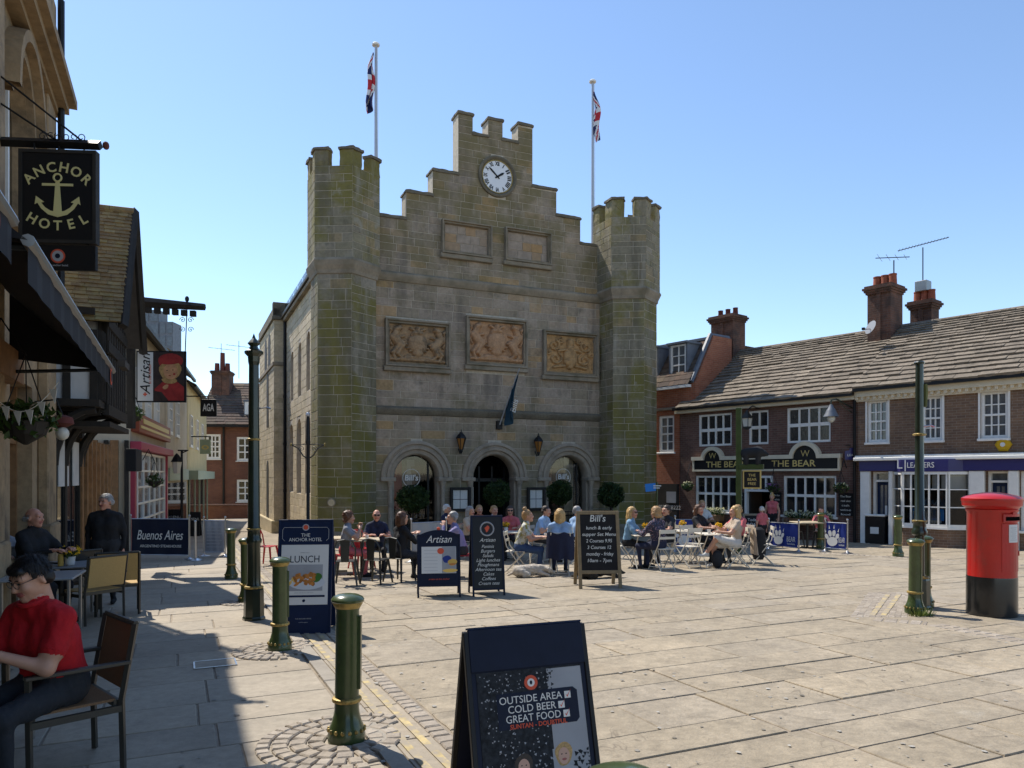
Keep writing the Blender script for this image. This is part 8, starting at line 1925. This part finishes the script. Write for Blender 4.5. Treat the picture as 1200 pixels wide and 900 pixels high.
# --- dogs
def dog(lab, px, d, rz, mat, s=1.0):
    p = at(px, d); e = thing('dog', lab, 'dog', p, rz); e.scale = (s,) * 3
    P = [((-.30, 0, .13), (.05, 0, .15), .12, .125, 0), ((.05, 0, .15), (.24, 0, .17), .12, .09, 0), ((.24, 0, .17), (.36, -.04, .16), .075, .07, 0), ('e', (.40, -.05, .14), (.075, .065, .06), 0), ((.44, -.06, .12), (.52, -.07, .09), .04, .028, 0), ((.37, .02, .17), (.38, .05, .10), .028, .02, 0), ((.37, -.12, .17), (.38, -.14, .10), .028, .02, 0),
         ((-.26, .08, .12), (-.12, .14, .06), .085, .06, 0), ((-.12, .14, .06), (-.20, .16, .03), .04, .03, 0), ((-.26, -.08, .12), (-.1, -.14, .06), .085, .06, 0), ((-.1, -.14, .06), (-.2, -.16, .03), .04, .03, 0), ((.16, .09, .10), (.36, .10, .03), .05, .03, 0), ((.16, -.09, .10), (.38, -.13, .03), .05, .03, 0), ((-.36, 0, .12), (-.50, .06, .04), .04, .022, 0)]
    V, F, M = sdf_mesh(P, .016, .03); V = V.copy()
    for i in range(len(V)): V[i] += np.array(noise.noise_vector(Vector(V[i]) * 22)) * .010
    bd = Body(); bd.add(V, F, M); bd.build('body', [mat], e); b = MB(); b.ell((.545, -.073, .09), (.014, .014, .012), 8, 6); b.build('nose', 'black', e)
dog('shaggy white dog lying beside the woman with a bun', 622, 14.7, D(14), 'dog_white', .9); dog('black dog lying behind the wooden chalkboard', 700, 14.4, D(15), 'dog_dark', 1.0)

# --- foreground left: hotel tables
def arm_chair(lab, loc, rz, weave, grp='woven hotel armchairs'):
    e = thing('armchair', lab, 'armchair', loc, rz, grp); f = 'bronze'
    for s in (-1, 1):
        b = MB(); b.tube([(s * .27, .26, 0), (s * .27, .25, .44), (s * .27, .33, .90)], .02, 4); b.build('rear_leg', f, e); b = MB(); b.tube([(s * .27, -.24, 0), (s * .27, -.25, .66)], .02, 4); b.build('front_leg', f, e)
        MB().box(s * .27 - .025, s * .27 + .025, -.27, .30, .655, .68).build('armrest', f, e, bevel=.005); MB().box(s * .27 - .015, s * .27 + .015, -.24, .25, .37, .41).build('side_rail', f, e)
    MB().box(-.255, .255, -.25, -.21, .40, .44).build('front_rail', f, e); MB().box(-.255, .255, .21, .25, .40, .44).build('rear_rail', f, e); MB().box(-.25, .25, -.23, .22, .435, .45).build('seat', weave, e)
    b = MB(); b.add([(-.25, .262, .50), (.25, .262, .50), (.25, .33, .885), (-.25, .33, .885), (-.25, .28, .50), (.25, .28, .50), (.25, .348, .885), (-.25, .348, .885)], [(0, 1, 2, 3), (7, 6, 5, 4), (0, 4, 5, 1), (3, 2, 6, 7), (0, 3, 7, 4), (1, 5, 6, 2)]); b.build('backrest', weave, e); MB().cyl((-.27, .335, .9), (.27, .335, .9), .018, n=6).build('top_rail', f, e); return e
cp = at(74, 4.62); arm_chair('brown woven armchair with dark frame under the man in red', cp, D(-44), 'brown_weave')
mp = at(64, 4.55); me_, hcm, Rm = person('young man in red polo shirt looking down at his phone', (mp.x, mp.y, mp.z), D(-18), lean=.24, yaw=D(-10), pitch=.34, top='c_red', bottom='c_denim_dark', shoe='c_black', hair='hair_black', style='thick', res=.0072, hres=.006, glasses='thin', hands={1: (.02, -.37, .80), -1: (-.08, -.40, .78)}, grip=.75, big=1.18, seat=.47, scale=1.02)
b = MB(); b.tube([(hcm.x + (.068 + .004 * math.cos(2 * i * .5236)) * math.sin(i * .5236), hcm.y + .012 - .072 * math.cos(i * .5236), hcm.z - .125 - .022 * math.cos(i * .5236)) for i in range(12)], .016, 8, closed=True); b.build('collar', 'c_red', me_, smooth=True)
b = MB(); b.box(-.035, .035, -.004, .004, -.06, .06); o = b.build('phone', 'black', bevel=.003); o.matrix_basis = Matrix.LocRotScale(Vector(mp), me_.rotation_euler, None) @ T3(-.03, -.51, .845) @ Matrix.Rotation(R(-55), 4, 'X'); tag(o, 'black phone held by the man in the red shirt', 'phone')
# round grey table and others
def hotel_table(lab, loc, rz, w=.7):
    e = thing('hotel_table', lab, 'table', loc, rz, 'grey hotel tables'); MB().box(-w / 2, w / 2, -w / 2, w / 2, .715, .745).build('top', 'table_grey', e, bevel=.012)
    for sx in (-1, 1):
        for sy in (-1, 1): MB().tube([(sx * (w / 2 - .06), sy * (w / 2 - .06), 0), (sx * (w / 2 - .06), sy * (w / 2 - .06), .715)], .02, 6).build('leg', 'alu', e)
hotel_table('grey hotel table left of the man in red', at(-28, 4.9), .3, .62); hotel_table('grey hotel table behind the man in red', at(50, 9.0), .35, .8); hotel_table('dark hotel table before the older seated man', at(70, 10.4), .35, .8)
arm_chair('tan woven armchair behind the man in red, furthest right', at(138, 10.7), D(-152), 'tan_weave'); arm_chair('tan woven armchair seen edge on beside the dark table', at(109, 10.0), D(-118), 'tan_weave'); arm_chair('dark slatted armchair pushed up to the grey table', at(84, 11.0), D(-125), 'chair_dark')
p = at(82, 10.2); e = thing('flower_pot', 'yellow flowers in a white pot on the hotel table', 'flower pot', (p.x, p.y, p.z + .746), 0, 'yellow flowers on tables'); MB().lathe([(.05, 0), (.07, .12), (.065, .12), (.06, .02)], 14).build('pot', 'sticker', e, smooth=True); leaves((0, 0, .17), (.13, .13, .07), 140, .04, .2).build('foliage', 'leaf', e); leaves((0, 0, .20), (.15, .15, .07), 70, .04, .5).build('blooms', 'flower_yellow', e)
p = at(71, 10.1); b = MB(); b.lathe([(.035, 0), (.035, .12), (.03, .14), (.03, .16), (.0, .16)], 12); o = b.build('amber_jar', 'food_yellow', smooth=True); o.location = (p.x, p.y, p.z + .746); tag(o, 'amber jar beside the yellow flowers on the hotel table', 'jar')
person('older balding man in dark jacket seated by the hotel wall', at(37, 10.0), D(80), lean=.05, top='c_black', sleeve='long', skin='skin_pink', hair='hair_grey', style='bald', seat=.60, res=.016, hres=.008, big=1.15, yaw=.2, scale=1.05)
arm_chair('dark armchair under the older seated man', (at(37, 10.0).x, 10.0, at(37, 10.0).z + .1), D(80), 'chair_dark')
person('grey bearded man in black jacket standing on the pavement', at(124, 11.6), D(15), pose='stand', lean=.0, yaw=-.55, top='c_black', sleeve='long', bottom='c_dark', hair='hair_grey', style='short', skin='skin_pink', res=.016, hres=.008, big=1.18)
q = at(124, 11.6); b = MB(); 
person('partly hidden person in grey at the left picture edge', at(-3, 10.3), D(60), top='c_grey', hair='hair_grey', style='short', seat=.55)
